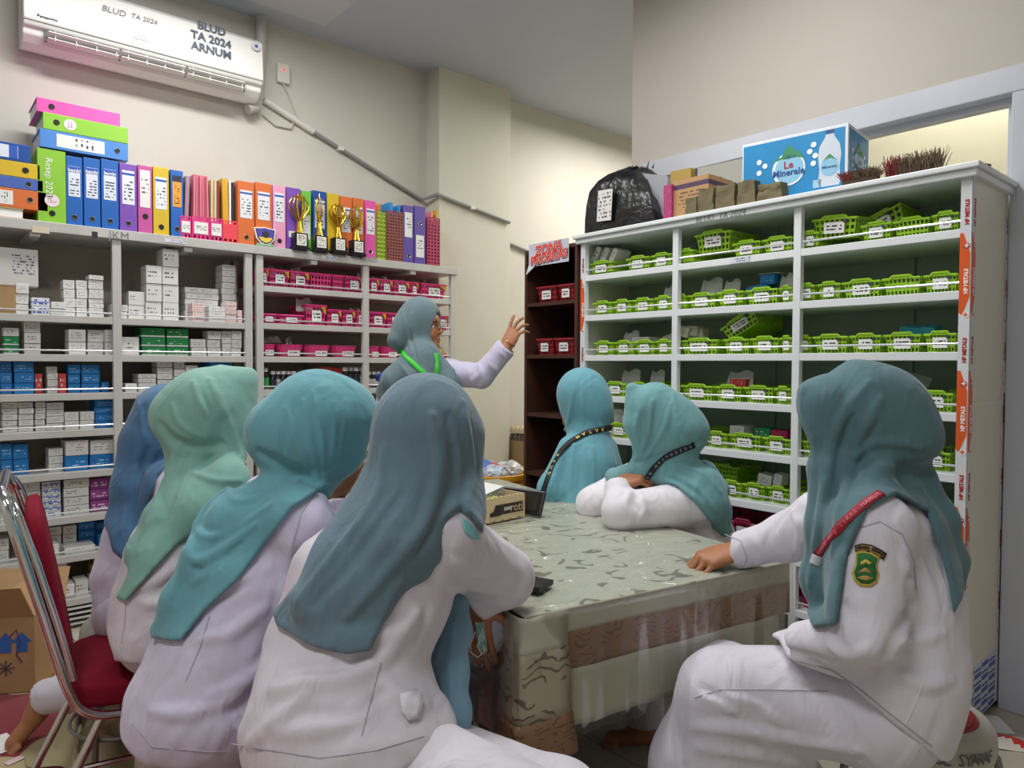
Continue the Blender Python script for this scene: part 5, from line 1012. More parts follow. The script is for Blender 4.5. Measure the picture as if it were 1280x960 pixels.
o = cp.build('carpet', carpet_mat(), bevel=.002); tag(o, 'dark red carpet with cream floral blobs under the red chair', 'carpet')
a = onZ(-70, 872, .01); b = onZ(44, 864, .01); cw = (b-a).length; cr = math.atan2((b-a).y, (b-a).x)
cb = empty('carton', ((a.x+b.x)/2, (a.y+b.y)/2, .008), cr, 'open brown carton with blue print on the floor by the cabinet', 'carton'); hc = onX(30, 790, b.x).z; hc = .30
BCM = mat('brown_carton', '#A5835C', .75, noise=.07, nscale=9)
s = MB(); s.box(-cw/2, cw/2, 0, .004, 0, hc); s.box(-cw/2, cw/2, .276, .28, 0, hc); s.box(-cw/2, -cw/2+.004, .004, .276, 0, hc); s.box(cw/2-.004, cw/2, .004, .276, 0, hc); s.box(-cw/2, cw/2, 0, .28, 0, .003); s.build('carton_body', BCM, cb)
for (p, qq) in (((-cw/2, 0, hc), (0, -.06, .13)), ((-cw/2, .28, hc), (0, .1, .09))):
    s = MB(); quad(s, p, (cw/2, p[1], hc), (cw/2-.02, p[1]+qq[1], hc+qq[2]), (-cw/2+.02, p[1]+qq[1], hc+qq[2])); s.build('flap', BCM, cb, solid=.004)
s = MB(); quad(s, (cw/2, 0, hc), (cw/2, .28, hc), (cw/2-.10, .26, hc+.10), (cw/2-.10, .02, hc+.10)); s.build('flap', BCM, cb, solid=.004)
PBL = mat('print_blue_arrow', '#2F5FA8', .6); PDK = mat('print_dark_mark', '#4A3A4A', .6)
for xk in (.18, .36): MB().prism([(cw*xk-.02, .16), (cw*xk-.02, .2), (cw*xk-.035, .2), (cw*xk, .24), (cw*xk+.035, .2), (cw*xk+.02, .2), (cw*xk+.02, .16)], -.0016, -.0002).build('print_arrow', PBL, cb)
sm = MB()
for k in range(4): sm.tube([(cw*.18-.03*math.cos(k*math.pi/4), -.001, .1-.03*math.sin(k*math.pi/4)), (cw*.18+.03*math.cos(k*math.pi/4), -.001, .1+.03*math.sin(k*math.pi/4))], .0025, 5)
sm.build('print_mark', PDK, cb); MB().tube([(cw*.22, -.001, .22), (cw*.3, -.001, .25), (cw*.34, -.001, .2), (cw*.3, -.001, .15), (cw*.36, -.001, .12)], .003, 5).build('print_scribble', PDK, cb)
# plaid box on the bottom shelf
pm = bpy.data.materials.new('plaid'); pm.use_nodes = True; nt = pm.node_tree; tc = nt.nodes.new('ShaderNodeTexCoord'); ww = []
for ax in 'XZ':
    wv = nt.nodes.new('ShaderNodeTexWave'); wv.bands_direction = ax; wv.inputs['Scale'].default_value = 7; wv.inputs['Distortion'].default_value = 0; nt.links.new(tc.outputs['Object'], wv.inputs['Vector']); ww.append(wv)
rp = nt.nodes.new('ShaderNodeValToRGB'); rp.color_ramp.elements[0].color = lin('#2A1512'); rp.color_ramp.elements[1].color = lin('#B08E6A'); e = rp.color_ramp.elements.new(.5); e.color = lin('#7A3A2A')
nt.links.new(math_(nt, 'MULTIPLY', math_(nt, 'ADD', ww[0].outputs[1], ww[1].outputs[1]), .5), rp.inputs[0]); nt.links.new(rp.outputs[0], nt.nodes['Principled BSDF'].inputs['Base Color'])
zb = SH1[7]+.0165; a = onY(-30, 740, YS+.03); b = onY(36, 740, YS+.03); o = empty('storage_box', ((a.x+b.x)/2, YS+.03, zb), 0, 'brown plaid storage box with white label on the bottom shelf', 'box'); hw = (b.x-a.x)/2
MB().box(-hw, hw, 0, .25, 0, .17).build('box_body', pm, o); MB().box(hw*.45, hw*.98, -.002, -.0002, .02, .09).build('label_border', BLACK, o); MB().box(hw*.49, hw*.94, -.003, -.002, .026, .084).build('label_card', CARDM[0], o)
# crumpled cream bag on the floor under the chair
q = onZ(150, 930, 0); s = MB(); n = 34; rr = random.Random(11)
for j in range(n+1):
    for i in range(n+1):
        u = i/n*2-1; v = j/n*2-1; r = math.hypot(u, v); hgt = max(0, 1-r*r)**.7*.13; fold = .035*math.sin(6*math.atan2(v, u)+5*r+2*math.sin(9*u))*(1-r*.5)+.022*math.sin(17*u+11*v+3*math.sin(7*v))+.016*math.sin(23*v-13*u+2*math.sin(11*u))
        s.v.append(Vector((u*.26+.02*math.sin(8*v), v*.24+.02*math.sin(7*u), max(.004, hgt+fold*min(1, hgt*12)))))
for j in range(n):
    for i in range(n): k = j*(n+1)+i; s.f.append([k, k+1, k+n+2, k+n+1]); s.m.append(0)
o = s.build('cloth_bag', mat('cream_bag', '#A89E7A', .4, noise=.1, nscale=8), smooth=True, rz=.5); o.location = (q.x+.05, q.y+.03, .008); tag(o, 'crumpled cream plastic bag on the carpet under the chair', 'bag')
q = onZ(1262, 930, 0); pk = empty('snack_packet', (q.x, q.y, .001), -.9, 'white and red snack packet on the tiles by the cabinet', 'packet')
s = MB(); n = 10
for j in range(n+1):
    for i in range(n+1): u = i/n; v = j/n; s.v.append(Vector((u*.17-.085, v*.10-.05, .002+.022*math.sin(u*math.pi)*math.sin(v*math.pi)+.002*math.sin(9*u+7*v))))
for j in range(n):
    for i in range(n): k = j*(n+1)+i; s.f.append([k, k+1, k+n+2, k+n+1]); s.m.append(1 if (abs(j-4.5-2*math.sin(i*.7)) < 1.8 and 1 < i < 9) else 0)
s.build('wrapper', [mat('packet_white', '#DDD6CC', .3), mat('packet_red', '#C8342C', .3)], pk, smooth=True)
MB().box(-.15, .05, .07, .2, .001, .004).build('flat_sheet', WHITEP, pk); 
q = onZ(20, 953, 0); slab('paper_scrap', 'small pink and white paper scrap on the red carpet', 'paper', (q.x, q.y, .008), .06, .03, .002, (0, 0, .4), mat('scrap_pink', '#E3C6C4', .6)); q = onZ(-4, 935, 0); slab('paper_scrap', 'larger white paper scrap at the carpet edge', 'paper', (q.x, q.y, .008), .10, .14, .002, (0, 0, .2), WHITEP)
# ================================================================ people: signed-distance bodies and clothes, meshed with surface nets
A_ = lambda v: np.array(tuple(v), dtype=np.float64)
CAMA = A_(CAM); F3A, R3A, U3A = A_(F3), A_(R3), A_(U3); UPA = np.array([0, 0, 1.0]); RTA, FWA = A_(rt), A_(fw)
def PA(px, py, d): return CAMA + (F3A + R3A*((px-640)/FPX) + U3A*((480-py)/FPX))*d
def nrm(v): v = np.asarray(v, float); return v/np.linalg.norm(v)
def smin(a, b, k):
    if k <= 0: return np.minimum(a, b)
    h = np.maximum(k-np.abs(a-b), 0)/k; return np.minimum(a, b)-h*h*k*.25
def smax(a, b, k): return -smin(-a, -b, k)
def f_rc(a, b, ra, rb):
    ba = b-a; L2 = max(ba @ ba, 1e-12)
    a32 = a.astype(np.float32); b32 = ba.astype(np.float32); L2 = np.float32(L2); ra = np.float32(ra); dr = np.float32(rb-ra)
    def f(p):
        q = p-a32; t = np.clip((q @ b32)/L2, 0, 1).astype(np.float32); q = q-t[:, None]*b32; return np.sqrt(np.einsum('ij,ij->i', q, q))-(ra+dr*t)
    return f
class S:
    """ordered list of distance operations"""
    def __init__(s): s.ops = []; s.lo = np.full(3, 9e9); s.hi = np.full(3, -9e9)
    def _b(s, lo, hi): s.lo = np.minimum(s.lo, lo); s.hi = np.maximum(s.hi, hi)
    def rc(s, a, b, ra, rb=None, k=.02, sub=False, cut=None):
        rb = ra if rb is None else rb; a = np.asarray(a, float); b = np.asarray(b, float); r = max(ra, rb); lo, hi = np.minimum(a, b)-r, np.maximum(a, b)+r
        if not sub: s._b(lo, hi)
        f0 = f_rc(a, b, ra, rb); f = f0
        if cut is not None:
            o, n = cut; f = lambda p: smax(f0(p), (p-o) @ n, .006)
        s.ops.append(('s' if sub else 'u', k, f, lo-.1, hi+.1)); return s
    def ch(s, pts, k=.02, sub=False):
        for q, r in zip(pts, pts[1:]): s.rc(q[0], r[0], q[1], r[1], k, sub)
        return s
    def ell(s, c, r, Rm=None, k=.02, sub=False):
        c = np.asarray(c, float); r = np.asarray(r, float); Rm = np.eye(3) if Rm is None else Rm; m = r.max(); lo, hi = c-m, c+m
        if not sub: s._b(lo, hi)
        c32, R32, i1, i2 = c.astype(np.float32), Rm.T.astype(np.float32), (1/r).astype(np.float32), (1/(r*r)).astype(np.float32)
        def f(p):
            q = (p-c32) @ R32; u = q*i1; v = q*i2; k0 = np.sqrt(np.einsum('ij,ij->i', u, u)); k1 = np.sqrt(np.einsum('ij,ij->i', v, v))+np.float32(1e-9); return k0*(k0-1)/k1
        s.ops.append(('s' if sub else 'u', k, f, lo-.1, hi+.1)); return s
    def fn(s, f, mode='u', k=.02, lo=None, hi=None):
        if lo is not None and mode == 'u': s._b(lo, hi)
        s.ops.append((mode, k, f, None if lo is None else lo-.1, None if hi is None else hi+.1)); return s
    def __call__(s, p):
        p = np.asarray(p, np.float32); d = np.full(len(p), 1.0, np.float32)
        X, Y, Z = p[:, 0].copy(), p[:, 1].copy(), p[:, 2].copy()
        for mode, k, f, lo, hi in s.ops:
            if mode == 'd': d = d+f(p); continue
            if lo is not None:
                m = (X > lo[0]) & (X < hi[0]) & (Y > lo[1]) & (Y < hi[1]) & (Z > lo[2]) & (Z < hi[2])
                if not m.any(): continue
                e = f(p[m]); x = d[m]
                d[m] = smin(x, e, k) if mode == 'u' else smax(x, -e if mode == 's' else e, k)
            else:
                e = f(p); d = smin(d, e, k) if mode == 'u' else smax(d, -e if mode == 's' else e, k)
        return d
    def grad(s, p, e=.0015):
        K = np.array([[1, -1, -1], [-1, -1, 1], [-1, 1, -1], [1, 1, 1.]]); g = sum(k*s(p+k*e)[:, None] for k in K); return g/(np.linalg.norm(g, axis=1)[:, None]+1e-12)
    def trace(s, pp, d0=.8):
        """surface points seen along the rays through frame pixels pp"""
        r = np.array([F3A + R3A*((x-640)/FPX) + U3A*((480-y)/FPX) for x, y in pp]); L = np.linalg.norm(r, axis=1); r = r/L[:, None]; t = np.full(len(r), d0)*L
        best = t.copy(); bd = np.full(len(r), 9.)
        for _ in range(150):
            d = s(CAMA+r*t[:, None]); m = d < bd; bd[m] = d[m]; best[m] = t[m]; t = t+np.clip(d*.75, -.02, .05)*np.where(np.abs(d) < .0005, 0, 1)
        t = np.where(np.abs(s(CAMA+r*t[:, None])) < .004, t, best); s.hit = bd < .012; h_ = np.where(s.hit)[0]
        if len(h_):
            for i in np.where(~s.hit)[0]: t[i] = t[h_[np.argmin(np.abs(h_-i))]]
        return CAMA+r*t[:, None], r
def nets(f, h, lo=None, hi=None):
    lo = (f.lo if lo is None else lo)-.03; hi = (f.hi if hi is None else hi)+.03; B = 4; nb = np.ceil((hi-lo)/(h*B)).astype(int); n = nb*B
    ii = np.stack(np.meshgrid(*[np.arange(k) for k in nb], indexing='ij'), -1).reshape(-1, 3); dc = f(lo+(ii*B+1.5)*h)
    D = np.repeat(np.repeat(np.repeat(dc.reshape(nb), B, 0), B, 1), B, 2).astype(np.float32)
    act = ii[np.abs(dc) < h*B*.95+.006]; off = np.stack(np.meshgrid(*[np.arange(B)]*3, indexing='ij'), -1).reshape(-1, 3)
    idx = (act[:, None, :]*B+off[None]).reshape(-1, 3)
    for q in range(0, len(idx), 400000): c = idx[q:q+400000]; D[c[:, 0], c[:, 1], c[:, 2]] = f(lo+c*h)
    I = D < 0; I[[0, -1]] = False; I[:, [0, -1]] = False; I[:, :, [0, -1]] = False
    C8 = [(a, b, c) for a in (0, 1) for b in (0, 1) for c in (0, 1)]; cs = np.zeros(tuple(n-1), np.uint8)
    for a, b, c in C8: cs += I[a:n[0]-1+a, b:n[1]-1+b, c:n[2]-1+c]
    cell = np.argwhere((cs > 0) & (cs < 8)); vid = np.full(tuple(n-1), -1, np.int32); vid[tuple(cell.T)] = np.arange(len(cell))
    acc = np.zeros((len(cell), 3)); ct = np.zeros(len(cell))
    g = {c: D[cell[:, 0]+c[0], cell[:, 1]+c[1], cell[:, 2]+c[2]] for c in C8}
    for a in C8:
        for ax in range(3):
            if a[ax]: continue
            b = list(a); b[ax] = 1; b = tuple(b); x, y = g[a], g[b]; m = (x < 0) != (y < 0); t = np.where(m, x/np.where(m, x-y, 1), 0)
            q = np.array(a, float)[None].repeat(len(cell), 0); q[:, ax] += t; acc[m] += q[m]; ct[m] += 1
    V = lo+(cell+acc/np.maximum(ct, 1)[:, None])*h; Fs = []
    for ax in range(3):
        sl0 = [slice(None)]*3; sl1 = [slice(None)]*3; sl0[ax] = slice(0, -1); sl1[ax] = slice(1, None); e = np.argwhere(I[tuple(sl0)] != I[tuple(sl1)])
        u, v = (ax+1) % 3, (ax+2) % 3; e = e[(e[:, u] > 0) & (e[:, v] > 0) & (e[:, u] < n[u]-1) & (e[:, v] < n[v]-1)]
        def at(du, dv): c = e.copy(); c[:, u] += du; c[:, v] += dv; return vid[c[:, 0], c[:, 1], c[:, 2]]
        q = np.stack([at(-1, -1), at(0, -1), at(0, 0), at(-1, 0)], 1); s0 = I[e[:, 0], e[:, 1], e[:, 2]]; q[~s0] = q[~s0][:, ::-1]; Fs.append(q)
    Fq = np.concatenate(Fs); Fq = Fq[(Fq >= 0).all(1)]
    G = f.grad(V)
    for _ in range(2): V = V-G*np.clip(f(V), -h*.6, h*.6)[:, None]
    return V, Fq
def mesh_np(name, parts, m, parent):
    V = np.concatenate([p[0] for p in parts]); o = 0; Q = []
    for v, q in parts: Q.append(q+o); o += len(v)
    Q = np.concatenate(Q); me = bpy.data.meshes.new(name); me.vertices.add(len(V)); me.vertices.foreach_set('co', V.astype(np.float32).ravel())
    me.loops.add(len(Q)*4); me.loops.foreach_set('vertex_index', Q.astype(np.int32).ravel()); me.polygons.add(len(Q)); me.polygons.foreach_set('loop_start', np.arange(0, len(Q)*4, 4, dtype=np.int32))
    me.polygons.foreach_set('use_smooth', np.ones(len(Q), bool)); me.update(calc_edges=True); me.materials.append(m)
    ob = bpy.data.objects.new(name, me); COL.objects.link(ob)
    if parent: ob.parent = parent; ob.matrix_parent_inverse = Matrix.Translation(-parent.location)
    return ob
def poly_cut(px, d0):
    """cutting shape: polygon on the garment, carried straight through it along one fixed direction"""
    pts = np.array([PA(x, y, d0) for x, y in px]); c = pts.mean(0); v = nrm(c-CAMA); e1 = nrm(np.cross(v, UPA)); e2 = np.cross(e1, v)
    q = np.stack([(pts-c) @ e1, (pts-c) @ e2], 1)
    def f(p):
        x = np.stack([(p-c) @ e1, (p-c) @ e2], 1); d = np.full(len(x), 9.); sg = np.ones(len(x)); n = len(q)
        for i in range(n):
            a, b = q[i], q[i-1]; e = b-a; w_ = x-a; t = np.clip((w_ @ e)/(e @ e), 0, 1); bb = w_-t[:, None]*e; d = np.minimum(d, (bb*bb).sum(1))
            c1 = x[:, 1] >= a[1]; c2 = x[:, 1] < b[1]; c3 = e[0]*w_[:, 1] > e[1]*w_[:, 0]; fl = (c1 & c2 & c3) | (~c1 & ~c2 & ~c3); sg[fl] *= -1
        return sg*np.sqrt(d)
    return f
def spline(px, m=4):
    """smooth curve through the points"""
    q = [np.array(p, float) for p in px]; q = [2*q[0]-q[1]]+q+[2*q[-1]-q[-2]]; o = []
    for i in range(1, len(q)-2):
        for k in range(m):
            t = k/m; o.append(.5*((2*q[i])+(q[i+1]-q[i-1])*t+(2*q[i-1]-5*q[i]+4*q[i+1]-q[i+2])*t*t+(3*q[i]-q[i-1]-3*q[i+1]+q[i+2])*t**3))
    o.append(q[-2]); return [tuple(x) for x in o]
def fold(s, px, r=.012, k=None, sub=False, depth=.45, d0=.8):
    """one soft fold laid on the garment along a polyline"""
    k = r*.9 if k is None else k; p, rr = s.trace(spline(px), d0); p = p[s.hit]; n = len(p)
    if n < 3: return
    g = s.grad(p); u = np.linspace(0, 1, n); rad = r*(.25+.75*np.sin(np.pi*np.clip(u*.92+.04, 0, 1))**.6); P_ = p-g*(rad*depth if not sub else -rad*.35)[:, None]
    fs = [f_rc(P_[i], P_[i+1], rad[i], rad[i+1]) for i in range(n-1)]; lo, hi = P_.min(0)-r, P_.max(0)+r
    def f(x):
        d = fs[0](x)
        for q in fs[1:]: d = np.minimum(d, q(x))
        return d
    s.ops.append(('s' if sub else 'u', k, f, lo-.03, hi+.03)); s._b(lo, hi)
def wob(a, w_, seed):
    rg = np.random.default_rng(seed); vs = rg.normal(size=(5, 3)); vs /= np.linalg.norm(vs, axis=1)[:, None]; ph = rg.uniform(0, 6, 5)
    def f(p):
        q = p+.035*np.sin(p[:, [1, 2, 0]]*w_*.5+ph[0]); return a*sum(np.sin((q @ v)*w_*(1+.4*i)+ph[i])/(1+.5*i) for i, v in enumerate(vs))*.4
    return f
def fabric(name, col, rough=.85, sheen=.25):
    if name in MATS: return MATS[name]
    m = mat(name, col, rough, noise=.05, nscale=5, bump=.10, bscale=420, sheen=sheen, spec=.25); nt = m.node_tree
    b1 = [n for n in nt.nodes if n.type == 'BUMP'][0]; tc = [n for n in nt.nodes if n.type == 'TEX_COORD'][0]; mp = nt.nodes.new('ShaderNodeMapping'); mp.inputs['Scale'].default_value = (1, 1.6, .55); mp.inputs['Rotation'].default_value = (.5, .4, .7)
    nz = nt.nodes.new('ShaderNodeTexNoise'); nz.inputs['Scale'].default_value = 9; nz.inputs['Detail'].default_value = 2.5; nz.inputs['Distortion'].default_value = .9; b2 = nt.nodes.new('ShaderNodeBump'); b2.inputs['Strength'].default_value = .40; b2.inputs['Distance'].default_value = .035
    nt.links.new(tc.outputs['Object'], mp.inputs[0]); nt.links.new(mp.outputs[0], nz.inputs['Vector']); nt.links.new(nz.outputs[0], b2.inputs['Height']); nt.links.new(b2.outputs[0], b1.inputs['Normal']); return m
SKIN = mat('skin', '#A8714E', .5, noise=.06, nscale=14, bump=.08, bscale=150, spec=.4); SKIN.node_tree.nodes['Principled BSDF'].inputs['Subsurface Weight'].default_value = .12; SKIN.node_tree.nodes['Principled BSDF'].inputs['Subsurface Scale'].default_value = .01
def frame_of(F, U=UPA): F = nrm(F); L = nrm(np.cross(U, F)); U2 = np.cross(F, L); return F, L, U2
def head_sdf(C, F, U=UPA, sc=1.0):
    F, L, U = frame_of(F, U); R = np.stack([F, L, U]); s = S(); g = lambda f, l, u: C+(F*f+L*l+U*u)*sc
    s.ell(g(-.012, 0, .03), np.array([.092, .074, .088])*sc, R); s.ell(g(.03, 0, -.045), np.array([.058, .058, .075])*sc, R, .03)
    s.ell(g(.066, 0, -.093), np.array([.022, .026, .018])*sc, R, .025); s.ell(g(.06, 0, .035), np.array([.034, .055, .03])*sc, R, .03)
    for l in (-1, 1):
        s.ell(g(.052, l*.038, -.035), np.array([.03, .026, .026])*sc, R, .025); s.ell(g(.094, l*.031, .002), np.array([.014, .018, .011])*sc, R, .012, True)
        s.ell(g(-.005, l*.075, -.012), np.array([.018, .008, .03])*sc, R, .008)
    s.rc(g(.086, 0, .008), g(.104, 0, -.026), .0075*sc, .0105*sc, .012)
    for l in (-1, 1): s.ell(g(.094, l*.010, -.031), np.array([.010, .008, .0075])*sc, R, .008)
    s.ell(g(.083, 0, -.058), np.array([.014, .023, .0075])*sc, R, .008); s.ell(g(.082, 0, -.070), np.array([.013, .020, .0075])*sc, R, .008)
    s.ell(g(.099, 0, -.0640), np.array([.010, .018, .0018])*sc, R, .003, True)
    s.rc(g(-.03, 0, -.05), g(-.045, 0, -.16), .050*sc, .055*sc, .03); return s, g
def hand_ops(s, W, F, N, thumb, curls=(25, 35, 20), sc=.95, spread=.10, tc=(.55, .75, -.25), indiv=None):
    """palm with four bent fingers and a thumb; thumb = +1/-1: side of the thumb along N x F"""
    F = nrm(F); N = nrm(N-F*(N @ F)); Sd = np.cross(N, F)*thumb; fr_ = [(.028, .0, (.040, .025, .020), .0088), (.0095, .006, (.045, .029, .022), .0090), (-.0095, .002, (.041, .026, .021), .0085), (-.027, -.009, (.032, .020, .018), .0075)]
    for i, (o, fo, seg, r) in enumerate(fr_):
        b = W+(F*.004+Sd*o*.62)*sc; kn = W+(F*(.082+fo)+Sd*o+N*.003*(1.5-abs(i-1.2)))*sc; s.rc(b, kn, .0135*sc, .0105*sc, .014); d = nrm(F+Sd*(1.2-i)*spread); p = kn; cu = indiv[i] if indiv else curls
        for j, L in enumerate(seg):
            a = math.radians(cu[j]); ax = nrm(np.cross(N, F)); d = d*math.cos(a)+np.cross(-ax, d)*math.sin(a)*-1; d = nrm(d); q = p+d*L*sc; rr = r*(1-.12*j)*sc; s.rc(p, q, rr, rr*.9, .004 if j else .006); p = q
    s.ell(W+(F*.042)*sc, np.array([.046, .040, .016])*sc, np.stack([F, Sd, N]), .012)
    t = W+(F*.022+Sd*.024-N*.004)*sc; d = nrm(F*tc[0]+Sd*tc[1]+N*tc[2])
    for j, L in enumerate((.042, .031, .024)):
        q = t+d*L*sc; rr = (.0135, .0105, .0092)[j]*sc; s.rc(t, q, rr, (.0110, .0097, .0075)[j]*sc, .012 if j == 0 else .004); t = q; d = nrm(d+F*.35-N*.10)
    return t
def ribbon(name, s, px, w_, m, par, off=.003, d0=.8, txt=None, tm=None, tsz=.02, closed=False, flip=False):
    """flat strap following the garment surface"""
    n = len(px); dense = []
    for (a, b) in zip(px, px[1:]):
        for k in range(5): dense.append((a[0]+(b[0]-a[0])*k/5, a[1]+(b[1]-a[1])*k/5))
    dense.append(px[-1]); p, r = s.trace(dense, d0); 
    for _ in range(2): p[1:-1] = (p[:-2]+p[1:-1]*2+p[2:])/4
    g = s.grad(p); p = p+g*off; mb = MB(); fr = []
    for i in range(len(p)):
        t = nrm(p[min(i+1, len(p)-1)]-p[max(i-1, 0)]); b = nrm(np.cross(g[i], t)); nn = np.cross(t, b); fr.append((p[i], t, b, nn))
        mb.v.append(Vector(p[i]-b*w_/2)); mb.v.append(Vector(p[i]+b*w_/2))
    for i in range(len(p)-1): mb.f.append([2*i, 2*i+1, 2*i+3, 2*i+2]); mb.m.append(0)
    o = mb.build(name, m, None, smooth=True, solid=.0015); o.parent = par; o.matrix_parent_inverse = Matrix.Translation(-par.location)
    if txt:
        cum = np.concatenate([[0], np.cumsum(np.linalg.norm(np.diff(p, axis=0), axis=1))]); L = cum[-1]; st = L/(len(txt)+1)
        for i, c in enumerate(txt):
            if c == ' ': continue
            u = st*(i+1); k = min(np.searchsorted(cum, u), len(p)-1); c_, t, b, nn = fr[k]; c0 = p[k-1]+(p[k]-p[k-1])*((u-cum[k-1])/max(cum[k]-cum[k-1], 1e-6)); t2, b2 = (-t, -b) if flip else (t, b)
            if (np.cross(t2, b2) @ nn) < 0: b2 = -b2
            Mx = Matrix(((t2[0], b2[0], nn[0], 0), (t2[1], b2[1], nn[1], 0), (t2[2], b2[2], nn[2], 0), (0, 0, 0, 1))); Mx.translation = Vector(c0+nn*.0015-A_(par.location))
            text('lettering', c, tsz, tm, Mx, par, offset=.0004)
    return o
def decal(name, s, px, m, par, off=.003, d0=.8, rings=4):
    c = np.mean(px, axis=0); n = len(px); pts = [tuple(c)]+[tuple(c+(np.array(q)-c)*(k/rings)) for k in range(1, rings+1) for q in px]
    p, r = s.trace(pts, d0); p = p+s.grad(p)*off; mb = MB(); mb.v = [Vector(q) for q in p]
    for i in range(n): mb.f.append([0, 1+i, 1+(i+1) % n]); mb.m.append(0)
    for k in range(rings-1):
        for i in range(n): a = 1+k*n+i; b = 1+k*n+(i+1) % n; mb.f.append([a, a+n, b+n, b]); mb.m.append(0)
    o = mb.build(name, m, None, smooth=True, solid=.0012); o.parent = par; o.matrix_parent_inverse = Matrix.Translation(-par.location); return o
def seam(s, px, par, m, r=.0013, d0=.8, name='seam'):
    dense = []
    for (a, b) in zip(px, px[1:]):
        for k in range(4): dense.append((a[0]+(b[0]-a[0])*k/4, a[1]+(b[1]-a[1])*k/4))
    dense.append(px[-1]); p, _ = s.trace(dense, d0); o = MB().tube([Vector(q) for q in p], r, 5).build(name, m, None, smooth=True); o.parent = par; o.matrix_parent_inverse = Matrix.Translation(-par.location); return o
EYEW = mat('eye_white', '#E8E4DC', .2); IRIS = mat('eye_dark', '#1E120C', .15); BROW = mat('brow_hair', '#1A1210', .8); LIP = mat('lips', '#8E4A44', .4)
def child(o, par): o.parent = par; o.matrix_parent_inverse = Matrix.Translation(-par.location); return o
def eyes(g, F, par, sc=1.0):
    F, L, U = frame_of(F); R = Matrix((F, L, U)).transposed().to_4x4()
    for l in (-1, 1):
        c = g(.0735, l*.031, .001); Mx = Matrix.Translation(Vector(c)) @ R
        me = MB(); prof = [(0, -.0115)]+[(.0115*math.sin(a), -.0115*math.cos(a)) for a in [i*math.pi/8 for i in range(1, 8)]]+[(0, .0115)]
        me.lathe(prof, 14, 0, Mx @ Matrix.Rotation(math.pi/2, 4, 'Y')); e = child(me.build('eye', EYEW, smooth=True), par)
        ir = MB().lathe([(0, .0098), (.0072, .0088), (.0068, .0105), (0, .0124)], 14, 0, Mx @ Matrix.Rotation(math.pi/2, 4, 'Y')).build('iris', IRIS); ir.parent = e; ir.matrix_parent_inverse = e.matrix_parent_inverse.copy() if False else Matrix.Translation(-par.location)
        e.matrix_parent_inverse = Matrix.Translation(-par.location); ir.matrix_parent_inverse = Matrix.Identity(4)
        child(MB().tube([Vector(g(.090, l*.014, .022)), Vector(g(.090, l*.032, .028)), Vector(g(.080, l*.048, .023))], [.0028, .003, .0015], 6).build('eyebrow', BROW), par)
